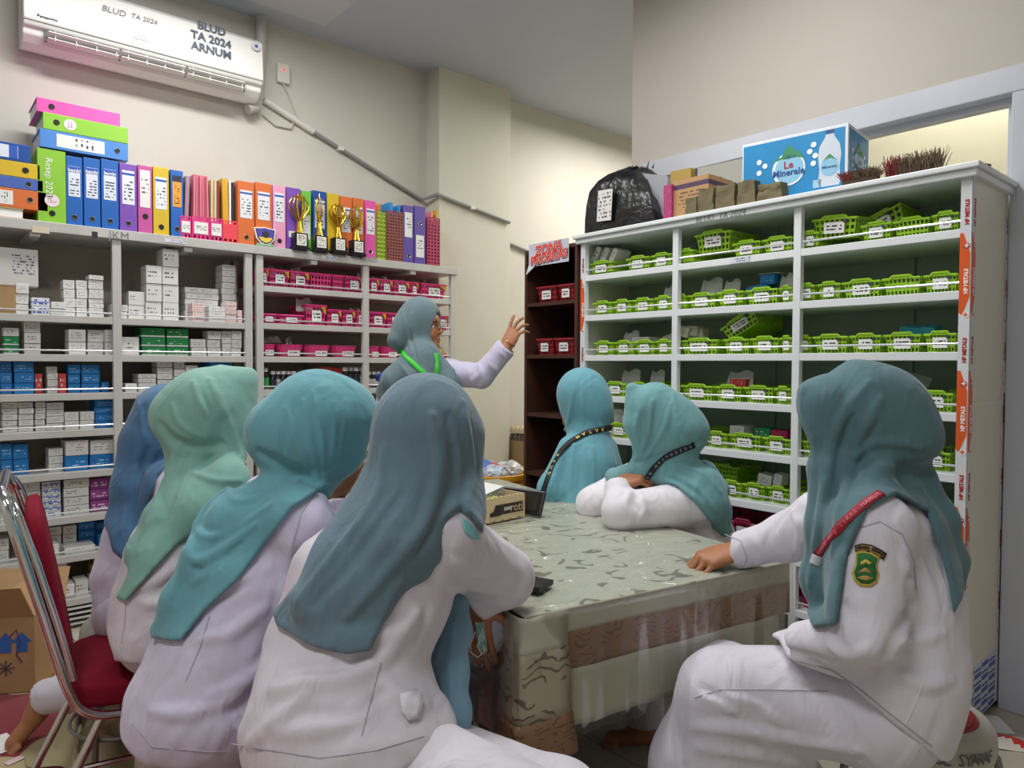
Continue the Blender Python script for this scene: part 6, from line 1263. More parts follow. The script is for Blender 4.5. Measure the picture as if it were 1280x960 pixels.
def build_person(label, head, face, J, torso, hij, cape, blouse_c, hood=(), bun=None, folds=(), grooves=(), caped=None, cut_blouse=None, tilt=0.0, hh=.006, hb=.008, lat=None, lat_off=.05, wt=.02,
                 hands=None, trs='#D2CDD8', sleeves=True, bf=(), bg=(), kw=.07, hs=1.0, extra_blouse=(), extra_tr=(), cap_t=.016, dmin=.8, thigh=.085, shin=(.075, .07), sleeve_r=(.066, .056, .050, .043), opening=True, op=None, tf=(), tg=(), hip_r=.10, headsc=.97, blw=.0022, feet=True, trcut=None):
    """J: joints in world space; torso: chain of (point, radius)"""
    pel = torso[-1][0]; o = empty('person', (pel[0], pel[1], 0), 0, label, 'person'); lat = nrm(lat)
    C = PA(*head); F, L, U = frame_of(face, nrm(UPA+face*(-tilt)) if tilt else UPA)
    sR, sL, eR, eL, wR, wL = [J[k] for k in ('sR', 'sL', 'eR', 'eL', 'wR', 'wL')]; kR, kL, aR, aL = [J[k] for k in ('kR', 'kL', 'aR', 'aL')]; hR = pel+lat*.085; hL = pel-lat*.085
    # blouse
    B = S()
    for (a, ra), (b, rb) in zip(torso, torso[1:]):
        for sg in (-1, 1): B.rc(a+lat*sg*lat_off, b+lat*sg*lat_off, ra, rb, .05)
    top = torso[0][0]
    for sh in (sR, sL): B.rc(top, sh, .085, sleeve_r[0], .06)
    for sh, el, wr in ((sR, eR, wR), (sL, eL, wL)):
        B.rc(sh, el, sleeve_r[0], sleeve_r[1], .018); d = nrm(wr-el); B.rc(el, wr+d*.02, sleeve_r[2], sleeve_r[3], .025, cut=(wr, d))
    for ch_ in extra_blouse: B.ch([(PA(*q[:3]), q[3]) for q in ch_], .05)
    if cut_blouse: B.fn(poly_cut(*cut_blouse), 'i', .008)
    B.fn(wob(blw, 48, int(head[0])), 'd')
    for q in bf: fold(B, q[0], q[1]*1.25 if len(q) > 1 else .012, None, d0=dmin)
    for q in bg: fold(B, q[0], q[1]*1.2 if len(q) > 1 else .010, None, True, d0=dmin)
    blo = mesh_np('blouse', [nets(B, hb)], fabric('blouse_'+blouse_c[1:], blouse_c), o)
    # hijab
    Hd = S(); R = np.stack([F, L, U]); g = lambda f, l, u: C+(F*f+L*l+U*u)*hs
    Hd.ell(g(-.012, 0, .015), np.array([.118, .098, .120])*hs, R); Hd.rc(g(-.005, 0, -.05), g(-.02, 0, -.12), .078*hs, .072, .03)
    if bun: Hd.ell(PA(*bun[:3]), np.array([bun[3]]*3)*np.array([1, 1, .9]), None, .04)
    Hd.rc(g(-.03, 0, -.10), top, .068, .085, .025)
    for ch_ in hood:
        kk = ch_[0] if isinstance(ch_[0], float) else .032; Hd.ch([(PA(*q[:3]), q[3]) for q in ch_ if not isinstance(q, float)], kk)
    oc, orr = op or ((.135, -.028), (.088, .060, .086))
    if opening: Hd.ell(g(oc[0], 0, oc[1]), np.array(orr)*hs, R, .01, True)
    if cape:
        ct = poly_cut(cape, caped); Bc = S(); Bc.ops = [q for q in B.ops if q[0] != 'd'][:len(torso)*2+8+sum(len(c)-1 for c in extra_blouse)]
        cp_ = np.array([PA(x, y, caped) for x, y in cape]); lo, hi = cp_.min(0)-.22, cp_.max(0)+.22; lo = np.maximum(lo, B.lo-.03); hi = np.minimum(hi, B.hi+.03)
        Hd.fn(lambda p: smax(Bc(p)-cap_t, ct(p), .010), 'u', .018, lo, hi)
    Hd.fn(wob(.0012, 22, int(head[1])), 'd')
    for q in grooves: fold(Hd, q[0], q[1] if len(q) > 1 else .010, None, True, d0=dmin)
    for q in folds: fold(Hd, q[0], q[1] if len(q) > 1 else .010, None, d0=dmin)
    hj = mesh_np('hijab', [nets(Hd, hh)], fabric('hijab_'+hij[1:], hij), o)
    # trousers
    Tr = S()
    for h_, k_, a_ in ((hR, kR, aR), (hL, kL, aL)):
        Tr.rc(h_, k_, thigh+.012, thigh, kw); d = nrm(a_-k_); Tr.rc(k_, a_, shin[0], shin[1], kw*.7, cut=(a_-d*.01, d))
    Tr.rc(hR, hL, hip_r, hip_r, .05)
    for ch_ in extra_tr: Tr.ch([(PA(*q[:3]), q[3]) for q in ch_], .05)
    if trcut: Tr.fn(poly_cut(*trcut), 'i', .008)
    Tr.fn(wob(.003, 36, int(head[1])+5), 'd')
    for q in tf: fold(Tr, q[0], q[1], d0=dmin)
    for q in tg: fold(Tr, q[0], q[1], None, True, d0=dmin)
    tro = mesh_np('trousers', [nets(Tr, hb+.002)], fabric('trousers_'+trs[1:], trs), o)
    # body: one skin figure under the clothes, hands and face finer
    Bd = S(); Bd.ch([(torso[0][0], .055)]+[(a, r*.6) for a, r in torso[1:]], .05); Bd.rc(sR, sL, .04, .04, .04); Bd.rc(hR, hL, .07, .07, .04); Bd.rc(C-U*.07, top, .045, .05, .03)
    for sh, el, wr in ((sR, eR, wR), (sL, eL, wL)): Bd.rc(sh, el, .042, .035, .03); Bd.rc(el, wr, .034, .024, .02)
    for h_, k_, a_ in ((hR, kR, aR), (hL, kL, aL)): Bd.rc(h_, k_, .07, .052, .04); Bd.rc(k_, a_, .048, .034, .03)
    parts = []
    if feet:
        for a_, dr_ in ((aR, J.get('fR')), (aL, J.get('fL'))):
            if dr_ is None: continue
            f_ = nrm(dr_); Fo = S(); z0 = a_; Fo.rc(a_, a_+f_*.03-UPA*.03, .034, .032, .02); Fo.rc(a_-f_*.03-UPA*.04, a_+f_*.11-UPA*.05, .030, .026, .02)
            sd = nrm(np.cross(f_, UPA))
            for t in range(5): q = a_+f_*(.115-.006*abs(t-1.2))+sd*(t-2)*.016-UPA*.06; Fo.rc(q, q+f_*.03, .011, .0095, .010)
            parts.append(nets(Fo, .006))
    parts.append(nets(Bd, .010)); hd_, g2 = head_sdf(C, F, U, headsc); parts.append(nets(hd_, .0035 if head[2] > 3.3 else .005))
    if hands:
        for hn in hands:
            Hs = S(); W = hn['W']; Fh = nrm(hn['F']); Hs.rc(W-Fh*hn.get('st', .05), W+Fh*.008, .026, .021, .01); hand_ops(Hs, W, Fh, np.asarray(hn['N'], float), hn['t'], hn.get('curls', (25, 35, 20)), hn.get('sc', .95), hn.get('spread', .1), hn.get('tc', (.55, .75, -.25)), hn.get('indiv')); parts.append(nets(Hs, hn.get('h', .0045)))
    body = mesh_np('body', parts, SKIN, o); eyes(g2, F, o)
    return dict(o=o, B=B, H=Hd, T=Tr, C=C, g=g2, F=F, L=L, U=U)
SEAM = mat('seam_thread', '#B4AFBC', .8); LANB = mat('lanyard_black', '#15161A', .6, bump=.1, bscale=300); LANW = mat('lanyard_white_ink', '#C9C9C9', .6)
V = lambda r, f, z=0: RTA*r+FWA*f+UPA*z
# ---------------------------------------------------------------- seated woman at the right front (teal-grey scarf, arm badge)
J = dict(sL=PA(1095, 662, 1.47), eL=PA(1082, 795, 1.42), wL=PA(1000, 806, 1.56), sR=PA(1030, 650, 1.76), eR=PA(985, 672, 1.86), wR=PA(918, 689, 1.955),
         kL=PA(905, 868, 1.66), kR=PA(905, 850, 1.84), aL=PA(880, 1065, 1.70), aR=PA(890, 1040, 1.86), fL=V(-1, .2), fR=V(-1, .2))
p8 = build_person('woman in teal grey hijab and white uniform seated at right, arm on table', (1086, 533, 1.60), V(-.92, .40, -.02), J,
  [(PA(1112, 668, 1.62), .085), (PA(1118, 740, 1.61), .12), (PA(1112, 815, 1.60), .135), (PA(1100, 882, 1.60), .135)], '#587980',
  [(1000, 585), (1030, 570), (1075, 585), (1130, 596), (1150, 602), (1178, 636), (1206, 700), (1200, 742), (1186, 762), (1176, 700), (1158, 640), (1120, 620), (1085, 640), (1062, 690), (1050, 772), (1020, 782), (998, 755), (1012, 690), (1014, 640)], '#E0DCE6',
  hood=[[(1038, 506, 1.60, .070), (1064, 506, 1.6, .10)], [(1010, 489, 1.6, .014), (1036, 532, 1.6, .052), (1044, 575, 1.6, .055)], [(1040, 590, 1.58, .05), (1040, 660, 1.56, .05), (1030, 725, 1.56, .045), (1030, 760, 1.54, .028)], [(1150, 600, 1.58, .035), (1175, 650, 1.56, .032), (1190, 700, 1.56, .028), (1192, 738, 1.56, .022)], [(1100, 600, 1.5, .045), (1060, 660, 1.5, .035), (1050, 740, 1.48, .025)]],
  bun=(1128, 548, 1.58, .078), caped=1.52, lat=V(-.40, -.92), lat_off=.06,
  folds=[([(1085, 478), (1050, 526), (1036, 585), (1020, 680)], .012), ([(1101, 499), (1077, 543), (1056, 615), (1040, 690)], .012), ([(1070, 572), (1087, 556), (1120, 553), (1150, 560)], .010), ([(1030, 600), (1022, 660), (1012, 730)], .009), ([(1148, 605), (1172, 650), (1190, 720)], .008)],
  grooves=[([(1077, 578), (1101, 592), (1129, 593), (1150, 590), (1178, 574)], .020), ([(1065, 520), (1048, 560), (1042, 620)], .010), ([(1095, 530), (1072, 570), (1052, 640)], .010), ([(1160, 625), (1180, 680)], .008)],
  hands=[dict(W=J['wR'], F=V(-.93, -.20, -.22), N=V(-.1, -.25, 1), t=-1, h=.003, sc=1.08, tc=(.55, .62, -.5), indiv=[(42, 58, 35), (38, 58, 38), (34, 55, 38), (28, 48, 30)]), dict(W=PA(1035, 822, 1.60), F=V(.3, .6, -.5), N=V(0, .3, 1), t=1, curls=(30, 40, 20))],
  cut_blouse=([(960, 560), (880, 640), (880, 760), (970, 800), (985, 822), (1060, 848), (1110, 890), (1165, 934), (1200, 945), (1290, 930), (1290, 560)], 1.6),
  extra_blouse=[[(1104, 860, 1.58, .145), (1050, 862, 1.60, .128), (1000, 850, 1.66, .112)]], bf=[([(1062, 700), (1052, 760), (1060, 800)], .014), ([(1130, 690), (1138, 760), (1120, 810)], .012), ([(1040, 810), (1060, 820), (1090, 812)], .012), ([(1180, 790), (1150, 800), (1120, 798)], .010), ([(1190, 850), (1160, 855), (1130, 845)], .012), ([(940, 670), (950, 690), (950, 705)], .007), ([(990, 640), (1000, 665), (995, 690)], .009), ([(1150, 700), (1170, 760)], .010)],
  bg=[([(1140, 710), (1132, 770), (1110, 822), (1078, 846), (1020, 830), (986, 818)], .012), ([(1052, 720), (1046, 770), (1052, 800)], .008), ([(1095, 650), (1120, 668), (1135, 700)], .006), ([(1075, 838), (1020, 822), (985, 812)], .008), ([(1095, 838), (1125, 830), (1150, 832)], .009), ([(1050, 750), (1070, 770)], .007)],
  extra_tr=[[(1100, 886, 1.6, .085), (960, 878, 1.68, .10), (905, 868, 1.74, .10)], [(905, 870, 1.7, .098), (880, 960, 1.72, .12), (868, 1060, 1.74, .14)], [(935, 895, 1.68, .09), (965, 1010, 1.72, .16)]], kw=.05, hip_r=.09, tf=[([(866, 850), (864, 890), (858, 950)], .010), ([(880, 872), (915, 884), (945, 915), (965, 945)], .012), ([(900, 868), (950, 884), (985, 918)], .010), ([(868, 910), (930, 915), (1000, 928), (1080, 940)], .013), ([(872, 935), (940, 945), (1000, 955)], .011)], tg=[([(872, 895), (920, 900), (990, 915)], .010), ([(875, 858), (905, 875), (935, 900)], .009)], thigh=.088, shin=(.09, .10), trs='#D9D5DF', sleeve_r=(.074, .062, .056, .047), hs=1.03, headsc=1.0)
o = p8['o']; B8, H8, T8 = p8['B'], p8['H'], p8['T']
RL = mat('lanyard_red', '#9E1E30', .6, bump=.1, bscale=300)
ribbon('lanyard', H8, [(1102, 616), (1078, 632), (1052, 656), (1034, 678), (1022, 694)], .019, RL, o, txt='RUMAH SAKIT UMUM DAERAH', tm=mat('lanyard_pink_ink', '#D0707A', .6), tsz=.012, flip=True, off=.002)
ribbon('card_sleeve', H8, [(1022, 694), (1018, 706)], .022, mat('card_sleeve_clear', '#C9CDD2', .2), o)
seam(B8, [(1062, 690), (1075, 660), (1100, 652), (1128, 668), (1142, 700), (1146, 740)], o, SEAM); seam(B8, [(1158, 840), (1148, 870), (1132, 905)], o, mat('seam_light', '#EFEDF2', .8)); 
seam(B8, [(985, 822), (1040, 838), (1075, 862), (1110, 890), (1165, 933)], o, SEAM, .0018, name='hem'); seam(T8, [(868, 872), (900, 862), (960, 862), (1035, 864)], o, SEAM); seam(B8, [(906, 668), (926, 676), (934, 698), (930, 708)], o, SEAM, name='cuff_seam')
GY = mat('patch_gold', '#C9B24A', .6); GG = mat('patch_green', '#1E6A34', .7, noise=.3, nscale=90); GD = mat('patch_dark', '#2A2A20', .7); GT = mat('patch_tan', '#B08A48', .7)
sh = [(1071, 690), (1080, 688), (1090, 690), (1099, 696), (1096, 706), (1098, 716), (1096, 728), (1088, 734), (1076, 733), (1068, 726), (1065, 716), (1069, 706)]
c_ = np.mean(sh, axis=0); decal('arm_badge', B8, sh, GY, o, .003); decal('badge_field', B8, [tuple(c_+(np.array(q)-c_)*.84) for q in sh], GG, o, .0048)
for q in ([(1076, 703), (1083, 699), (1090, 703), (1088, 706), (1083, 703), (1078, 706)], [(1072, 716), (1082, 709), (1092, 717), (1082, 714)], [(1071, 722), (1082, 719), (1092, 723), (1082, 726)]): decal('badge_emblem', B8, q, GY if q[0][1] < 710 else GT, o, .0062, rings=2)
decal('arm_band', B8, [(1069, 682), (1078, 679), (1090, 681), (1101, 687), (1108, 692), (1104, 700), (1095, 694), (1084, 690), (1074, 690), (1070, 691)], GD, o, .003); decal('arm_band_field', B8, [(1071, 683), (1079, 681), (1090, 683), (1100, 689), (1105, 693), (1103, 697), (1095, 692), (1084, 688), (1074, 688), (1071, 689)], GT, o, .0046)
ribbon('arm_band_lettering', B8, [(1072, 686), (1080, 684.5), (1090, 686.5), (1098, 690.5), (1104, 695)], .0008, GT, o, off=.0055, txt='PEMKAB SERANG', tm=GD, tsz=.0085)
decal('blue_badge', B8, [(1014, 607), (1022, 602), (1025, 609), (1021, 616), (1014, 618)], mat('badge_blue', '#2E7FC0', .6), o, .003)
# ---------------------------------------------------------------- woman in the centre front seen from behind (slate scarf)
J = dict(sR=PA(550, 668, 1.44), eR=PA(632, 722, 1.60), wR=PA(590, 752, 1.60), sL=PA(480, 660, 1.66), eL=PA(560, 745, 1.76), wL=PA(600, 742, 1.66),
         kR=PA(720, 1065, 1.22), kL=PA(700, 1010, 1.42), aR=PA(700, 1290, 1.26), aL=PA(690, 1240, 1.44), fR=V(1, 0), fL=V(1, 0))
p4 = build_person('woman in slate blue hijab seated at centre front with her back turned', (534, 553, 1.50), V(.55, .82, -.05), J,
  [(PA(515, 668, 1.52), .085), (PA(462, 735, 1.46), .120), (PA(430, 822, 1.41), .112), (PA(425, 915, 1.36), .15)], '#667E8B',
  [(470, 500), (458, 585), (425, 655), (385, 712), (344, 764), (352, 776), (400, 793), (440, 800), (466, 797), (492, 740), (520, 680), (546, 648), (576, 632), (604, 668), (620, 600), (600, 480), (530, 440)], '#DAD3DB',
  hood=[[(534, 530, 1.49, .102), (531, 565, 1.49, .102)], [(518, 600, 1.46, .098), (490, 680, 1.40, .10), (450, 735, 1.36, .085), (410, 765, 1.33, .05)], [(480, 610, 1.46, .05), (430, 700, 1.38, .06), (385, 750, 1.33, .035)], [(575, 545, 1.52, .05), (580, 610, 1.50, .035), (584, 648, 1.47, .025)], [(550, 640, 1.44, .06), (575, 630, 1.46, .05)]],
  bun=None, caped=1.42, lat=V(.82, -.55), lat_off=.05, hh=.0055,
  folds=[([(540, 520), (549, 588), (525, 662), (483, 715), (435, 770)], .013), ([(579, 503), (589, 583), (583, 640)], .012), ([(480, 560), (470, 620), (420, 690), (372, 752)], .011)],
  grooves=[([(560, 520), (566, 590), (552, 640), (520, 690)], .012), ([(500, 620), (450, 690), (390, 757)], .012), ([(565, 560), (570, 610)], .010)],
  hands=[dict(W=J['wR'], F=V(.14, .05, -1), N=V(-.25, -1, 0), t=1, h=.003, sc=.95, curls=(8, 14, 10), spread=.05), dict(W=J['wL'], F=V(-.6, .2, -.6), N=V(0, -1, .2), t=-1)],
  cut_blouse=([(230, 700), (250, 860), (288, 950), (420, 966), (490, 948), (562, 914), (620, 860), (740, 840), (760, 700), (600, 540), (400, 540)], 1.4),
  bf=[([(500, 790), (450, 800), (400, 790)], .012), ([(520, 770), (470, 830), (400, 850), (340, 860)], .014), ([(460, 880), (420, 905), (350, 915)], .014), ([(380, 870), (340, 905), (310, 930)], .012), ([(560, 700), (590, 715), (610, 722)], .010), ([(530, 690), (550, 720), (590, 745)], .010), ([(480, 850), (500, 870), (535, 880)], .012)],
  bg=[([(520, 745), (535, 760), (520, 800)], .010), ([(470, 800), (430, 830), (360, 835)], .010), ([(480, 865), (440, 890), (380, 892)], .010), ([(540, 680), (560, 705)], .007)],
  extra_blouse=[[(425, 900, 1.36, .16), (455, 940, 1.32, .15)], [(470, 885, 1.37, .12), (528, 912, 1.33, .06)]], extra_tr=[[(480, 1000, 1.32, .11), (600, 1035, 1.27, .105), (720, 1065, 1.22, .09)]], trs='#E0DBE2', sleeve_r=(.075, .063, .060, .046), hs=1.0, dmin=.7, blw=.003)
o = p4['o']; B4 = p4['B']
seam(B4, [(520, 712), (524, 690), (540, 662), (562, 640)], o, SEAM); seam(B4, [(536, 716), (540, 690), (555, 665)], o, SEAM); seam(B4, [(476, 828), (462, 880), (452, 920)], o, SEAM); seam(B4, [(290, 930), (400, 948), (470, 938), (530, 920)], o, SEAM, name='hem')
decal('waist_tab', B4, [(499, 868), (522, 864), (526, 878), (522, 900), (508, 902), (500, 890)], fabric('tab_white', '#E4DFE6'), o, .006, rings=2)
decal('sleeve_badge', B4, [(576, 648), (584, 652), (593, 662), (599, 674), (590, 674), (580, 665)], mat('badge_teal', '#7FC4C6', .6), o, .003)
# scarf end hanging down at her lap and surgical mask in her hand
sc_ = S(); sc_.ch([(PA(575, 752, 1.56), .020), (PA(573, 790, 1.52), .024), (PA(566, 840, 1.46), .028), (PA(570, 890, 1.43), .026), (PA(580, 936, 1.41), .012)], .03); sc_.ch([(PA(560, 765, 1.55), .016), (PA(555, 830, 1.47), .018), (PA(562, 880, 1.43), .012)], .03)
fold(sc_, [(570, 770), (562, 830), (572, 920)], .006, .008, d0=.7); child(mesh_np('hijab_end', [nets(sc_, .005)], fabric('hijab_end_blue', '#7FA6BA'), None), o)
mk = empty('face_mask', tuple(PA(601, 800, 1.56)), 0, 'pale blue surgical mask dangling by its loops from her fingers', 'mask'); mo = PA(601, 800, 1.56)
s = MB(); 
for j in range(7):
    for i in range(4): q = PA(594+i*3.4+j*.8, 778+j*6, 1.565+.006*math.sin(j*1.5+i))-mo; s.v.append(Vector(q))
for j in range(6):
    for i in range(3): k = j*4+i; s.f.append([k, k+1, k+5, k+4]); s.m.append(0)
s.build('mask_sheet', mat('mask_blue', '#A8C8C8', .7), mk, solid=.003); 
for pts in ([(594, 790), (588, 805), (588, 815), (597, 822), (605, 815), (604, 806)], [(600, 792), (597, 808), (602, 818), (606, 812)]): MB().tube([Vector(PA(x, y, 1.56)-mo) for x, y in pts], .0016, 6).build('ear_loop', mat('mask_loop', '#D5DDDC', .6), mk, smooth=True)
# ---------------------------------------------------------------- woman with bright teal scarf, hand at her mouth
J = dict(sR=PA(372, 652, 1.62), eR=PA(425, 735, 1.76), wR=PA(421, 628, 1.86), sL=PA(335, 632, 1.90), eL=PA(420, 730, 2.0), wL=PA(470, 720, 1.9),
         kR=PA(470, 850, 1.85), kL=PA(455, 830, 2.02), aR=PA(480, 1040, 1.85), aL=PA(470, 1000, 2.0), fR=V(1, .4), fL=V(1, .4))
p3 = build_person('woman in bright teal hijab leaning forward with her hand at her mouth', (398, 537, 1.72), V(.86, .50, -.10), J,
  [(PA(350, 645, 1.74), .085), (PA(318, 720, 1.69), .125), (PA(285, 800, 1.65), .13), (PA(262, 868, 1.62), .15)], '#6AA3AD',
  [(320, 540), (340, 594), (306, 602), (266, 626), (240, 660), (226, 700), (204, 752), (182, 790), (234, 786), (262, 752), (300, 718), (335, 672), (362, 636), (408, 606), (450, 590), (480, 520), (470, 450), (330, 440)], '#D2CBE0',
  hood=[[(400, 520, 1.71, .108), (385, 545, 1.70, .11)], [(365, 560, 1.70, .085), (350, 545, 1.70, .08)], [(430, 520, 1.74, .085), (425, 560, 1.74, .065), (408, 590, 1.72, .03)], [(348, 618, 1.66, .052), (300, 654, 1.62, .070), (262, 700, 1.58, .055), (228, 750, 1.56, .04), (200, 785, 1.56, .018)], [(390, 610, 1.66, .04), (330, 660, 1.60, .05), (280, 720, 1.57, .045), (225, 778, 1.55, .018)]],
  bun=(352, 535, 1.68, .072), caped=1.62, lat=V(.50, -.86), lat_off=.055, hh=.0055,
  folds=[([(391, 490), (403, 549), (405, 600)], .006), ([(378, 500), (388, 549), (398, 598)], .006), ([(416, 490), (419, 543), (409, 600)], .006), ([(358, 510), (372, 556), (394, 598)], .007), ([(431, 500), (429, 543), (414, 592)], .006), ([(290, 595), (287, 615), (303, 626), (337, 615), (375, 600)], .010), ([(243, 655), (258, 671), (294, 659), (340, 630)], .010), ([(228, 690), (250, 700), (287, 680), (320, 655)], .010), ([(310, 590), (260, 630), (240, 670), (215, 745)], .009), ([(240, 730), (280, 700)], .008)],
  grooves=[([(324, 566), (345, 579), (372, 593), (396, 606)], .017), ([(300, 605), (320, 617), (360, 606)], .008), ([(256, 660), (280, 665), (320, 640)], .008), ([(240, 710), (262, 712), (300, 680)], .008)],
  hands=[dict(W=PA(424, 612, 1.86), F=V(.42, .2, .85), N=V(-.6, -.8, .2), t=1, h=.0035, sc=.9, curls=(25, 60, 40)), dict(W=J['wL'], F=V(.9, .3, 0), N=V(0, 0, 1), t=1)],
  cut_blouse=([(120, 700), (140, 860), (160, 915), (190, 942), (260, 950), (350, 955), (520, 950), (540, 600), (330, 520), (200, 600)], 1.62),
  bf=[([(365, 680), (360, 720), (350, 760)], .010), ([(330, 760), (290, 790), (250, 800)], .012), ([(350, 800), (310, 850), (260, 870)], .012), ([(300, 870), (240, 890), (190, 890)], .012), ([(345, 830), (330, 870), (300, 910)], .010)], bg=[([(368, 740), (350, 790), (320, 830)], .010), ([(310, 730), (270, 750)], .008), ([(335, 850), (290, 890)], .009)],
  extra_blouse=[[(262, 870, 1.62, .155), (240, 900, 1.60, .14)], [(262, 890, 1.62, .15), (340, 900, 1.66, .13)]], trs='#D5CFDA', sleeve_r=(.078, .062, .054, .042), dmin=.8, blw=.003)
o = p3['o']; seam(p3['B'], [(398, 612), (378, 640), (366, 680), (364, 720)], o, SEAM); seam(p3['B'], [(262, 770), (250, 810), (232, 852)], o, SEAM); seam(p3['B'], [(166, 905), (190, 934), (260, 940), (282, 940)], o, SEAM, name='hem')
# ---------------------------------------------------------------- woman with mint scarf on the red chair
J = dict(sR=PA(278, 640, 1.98), eR=PA(310, 725, 2.02), wR=PA(370, 735, 2.15), sL=PA(255, 625, 2.24), eL=PA(310, 715, 2.3), wL=PA(380, 722, 2.3),
         kR=PA(370, 815, 2.2), kL=PA(370, 800, 2.38), aR=PA(380, 965, 2.2), aL=PA(385, 940, 2.38), fR=V(1, .3), fL=V(1, .3))
p2 = build_person('woman in mint green hijab sitting on the red chair', (255, 525, 2.06), V(.98, .20, -.02), J,
  [(PA(245, 625, 2.06), .085), (PA(225, 690, 2.04), .118), (PA(212, 745, 2.02), .12), (PA(204, 782, 2.00), .13)], '#86B3A6',
  [(190, 560), (215, 575), (205, 620), (178, 680), (158, 722), (150, 738), (162, 742), (198, 702), (238, 660), (280, 628), (312, 600), (330, 560), (340, 440), (190, 440)], '#D8CFD6',
  hood=[[(262, 505, 2.05, .105), (250, 535, 2.05, .10)], [(303, 480, 2.06, .045), (298, 530, 2.06, .05), (290, 565, 2.04, .045)], [(312, 468, 2.06, .012), (290, 480, 2.06, .06)], [(240, 600, 2.0, .058), (210, 650, 1.95, .06), (185, 690, 1.92, .05), (160, 730, 1.92, .018)], [(285, 600, 1.98, .06), (250, 640, 1.94, .06), (200, 690, 1.92, .04), (166, 732, 1.92, .015)]],
  bun=(222, 520, 2.04, .072), caped=1.98, lat=V(.22, -.97), lat_off=.055,
  folds=[([(241, 477), (256, 512), (287, 556)], .010), ([(262, 474), (278, 509), (302, 570)], .010), ([(225, 556), (200, 615), (172, 690)], .012), ([(300, 600), (270, 600), (240, 590)], .009), ([(215, 505), (225, 530), (250, 545)], .009)],
  grooves=[([(200, 532), (216, 551), (241, 559), (278, 554)], .019), ([(250, 490), (266, 525), (290, 562)], .009), ([(235, 570), (215, 620), (190, 680)], .010)],
  hands=[dict(W=J['wR'], F=V(1, .3, 0), N=V(0, 0, 1), t=1, h=.006), dict(W=J['wL'], F=V(1, .3, 0), N=V(0, 0, 1), t=-1, h=.006)],
  cut_blouse=([(130, 640), (140, 780), (150, 818), (250, 826), (420, 816), (420, 560), (180, 560)], 2.0), bf=[([(230, 700), (205, 720), (180, 735)], .012), ([(235, 740), (205, 755), (175, 752)], .012)], bg=[([(235, 720), (200, 738)], .010)], thigh=.075, hip_r=.075, extra_blouse=[[(210, 765, 2.0, .135), (205, 795, 1.99, .13)]], sleeve_r=(.072, .058, .052, .042), blw=.003)
o = p2['o']; seam(p2['B'], [(158, 740), (156, 780), (152, 804)], o, SEAM)
# ---------------------------------------------------------------- woman with blue scarf behind the mint one
J = dict(sR=PA(215, 610, 2.30), eR=PA(235, 690, 2.36), wR=PA(290, 690, 2.5), sL=PA(205, 590, 2.56), eL=PA(250, 680, 2.62), wL=PA(310, 690, 2.6),
         kR=PA(200, 842, 2.34), kL=PA(250, 800, 2.6), aR=PA(52, 872, 2.45), aL=PA(260, 900, 2.6), fR=V(-.35, -.45, -.5), fL=V(1, .2))
p1 = build_person('woman in blue hijab seated farthest left behind the mint scarf', (222, 545, 2.40), V(.9, .35, -.15), J,
  [(PA(198, 610, 2.42), .085), (PA(185, 670, 2.38), .115), (PA(172, 720, 2.34), .118), (PA(166, 752, 2.32), .125)], '#4F769A',
  [(215, 460), (165, 490), (146, 560), (144, 600), (133, 652), (142, 682), (172, 704), (190, 695), (182, 640), (196, 596), (215, 572), (270, 560), (280, 460)], '#CFC8DA',
  hood=[[(210, 520, 2.38, .11), (195, 545, 2.36, .10)], [(180, 560, 2.36, .08), (170, 610, 2.32, .07), (160, 650, 2.30, .055), (168, 685, 2.29, .03)]], bun=None, caped=2.32, lat=V(.35, -.93), lat_off=.05,
  folds=[([(172, 496), (178, 543), (160, 615), (150, 665)], .010), ([(190, 510), (200, 550), (180, 590)], .009)], grooves=[([(185, 560), (170, 620), (165, 680)], .010)],
  hands=[dict(W=J['wR'], F=V(1, .3, 0), N=V(0, 0, 1), t=1, h=.006), dict(W=J['wL'], F=V(1, .3, 0), N=V(0, 0, 1), t=-1, h=.006)],
  cut_blouse=([(100, 600), (110, 720), (128, 776), (200, 785), (330, 790), (330, 540), (160, 540)], 2.32), sleeve_r=(.07, .056, .05, .042), thigh=.07, shin=(.070, .058), trs='#D6D2DE', blw=.003)
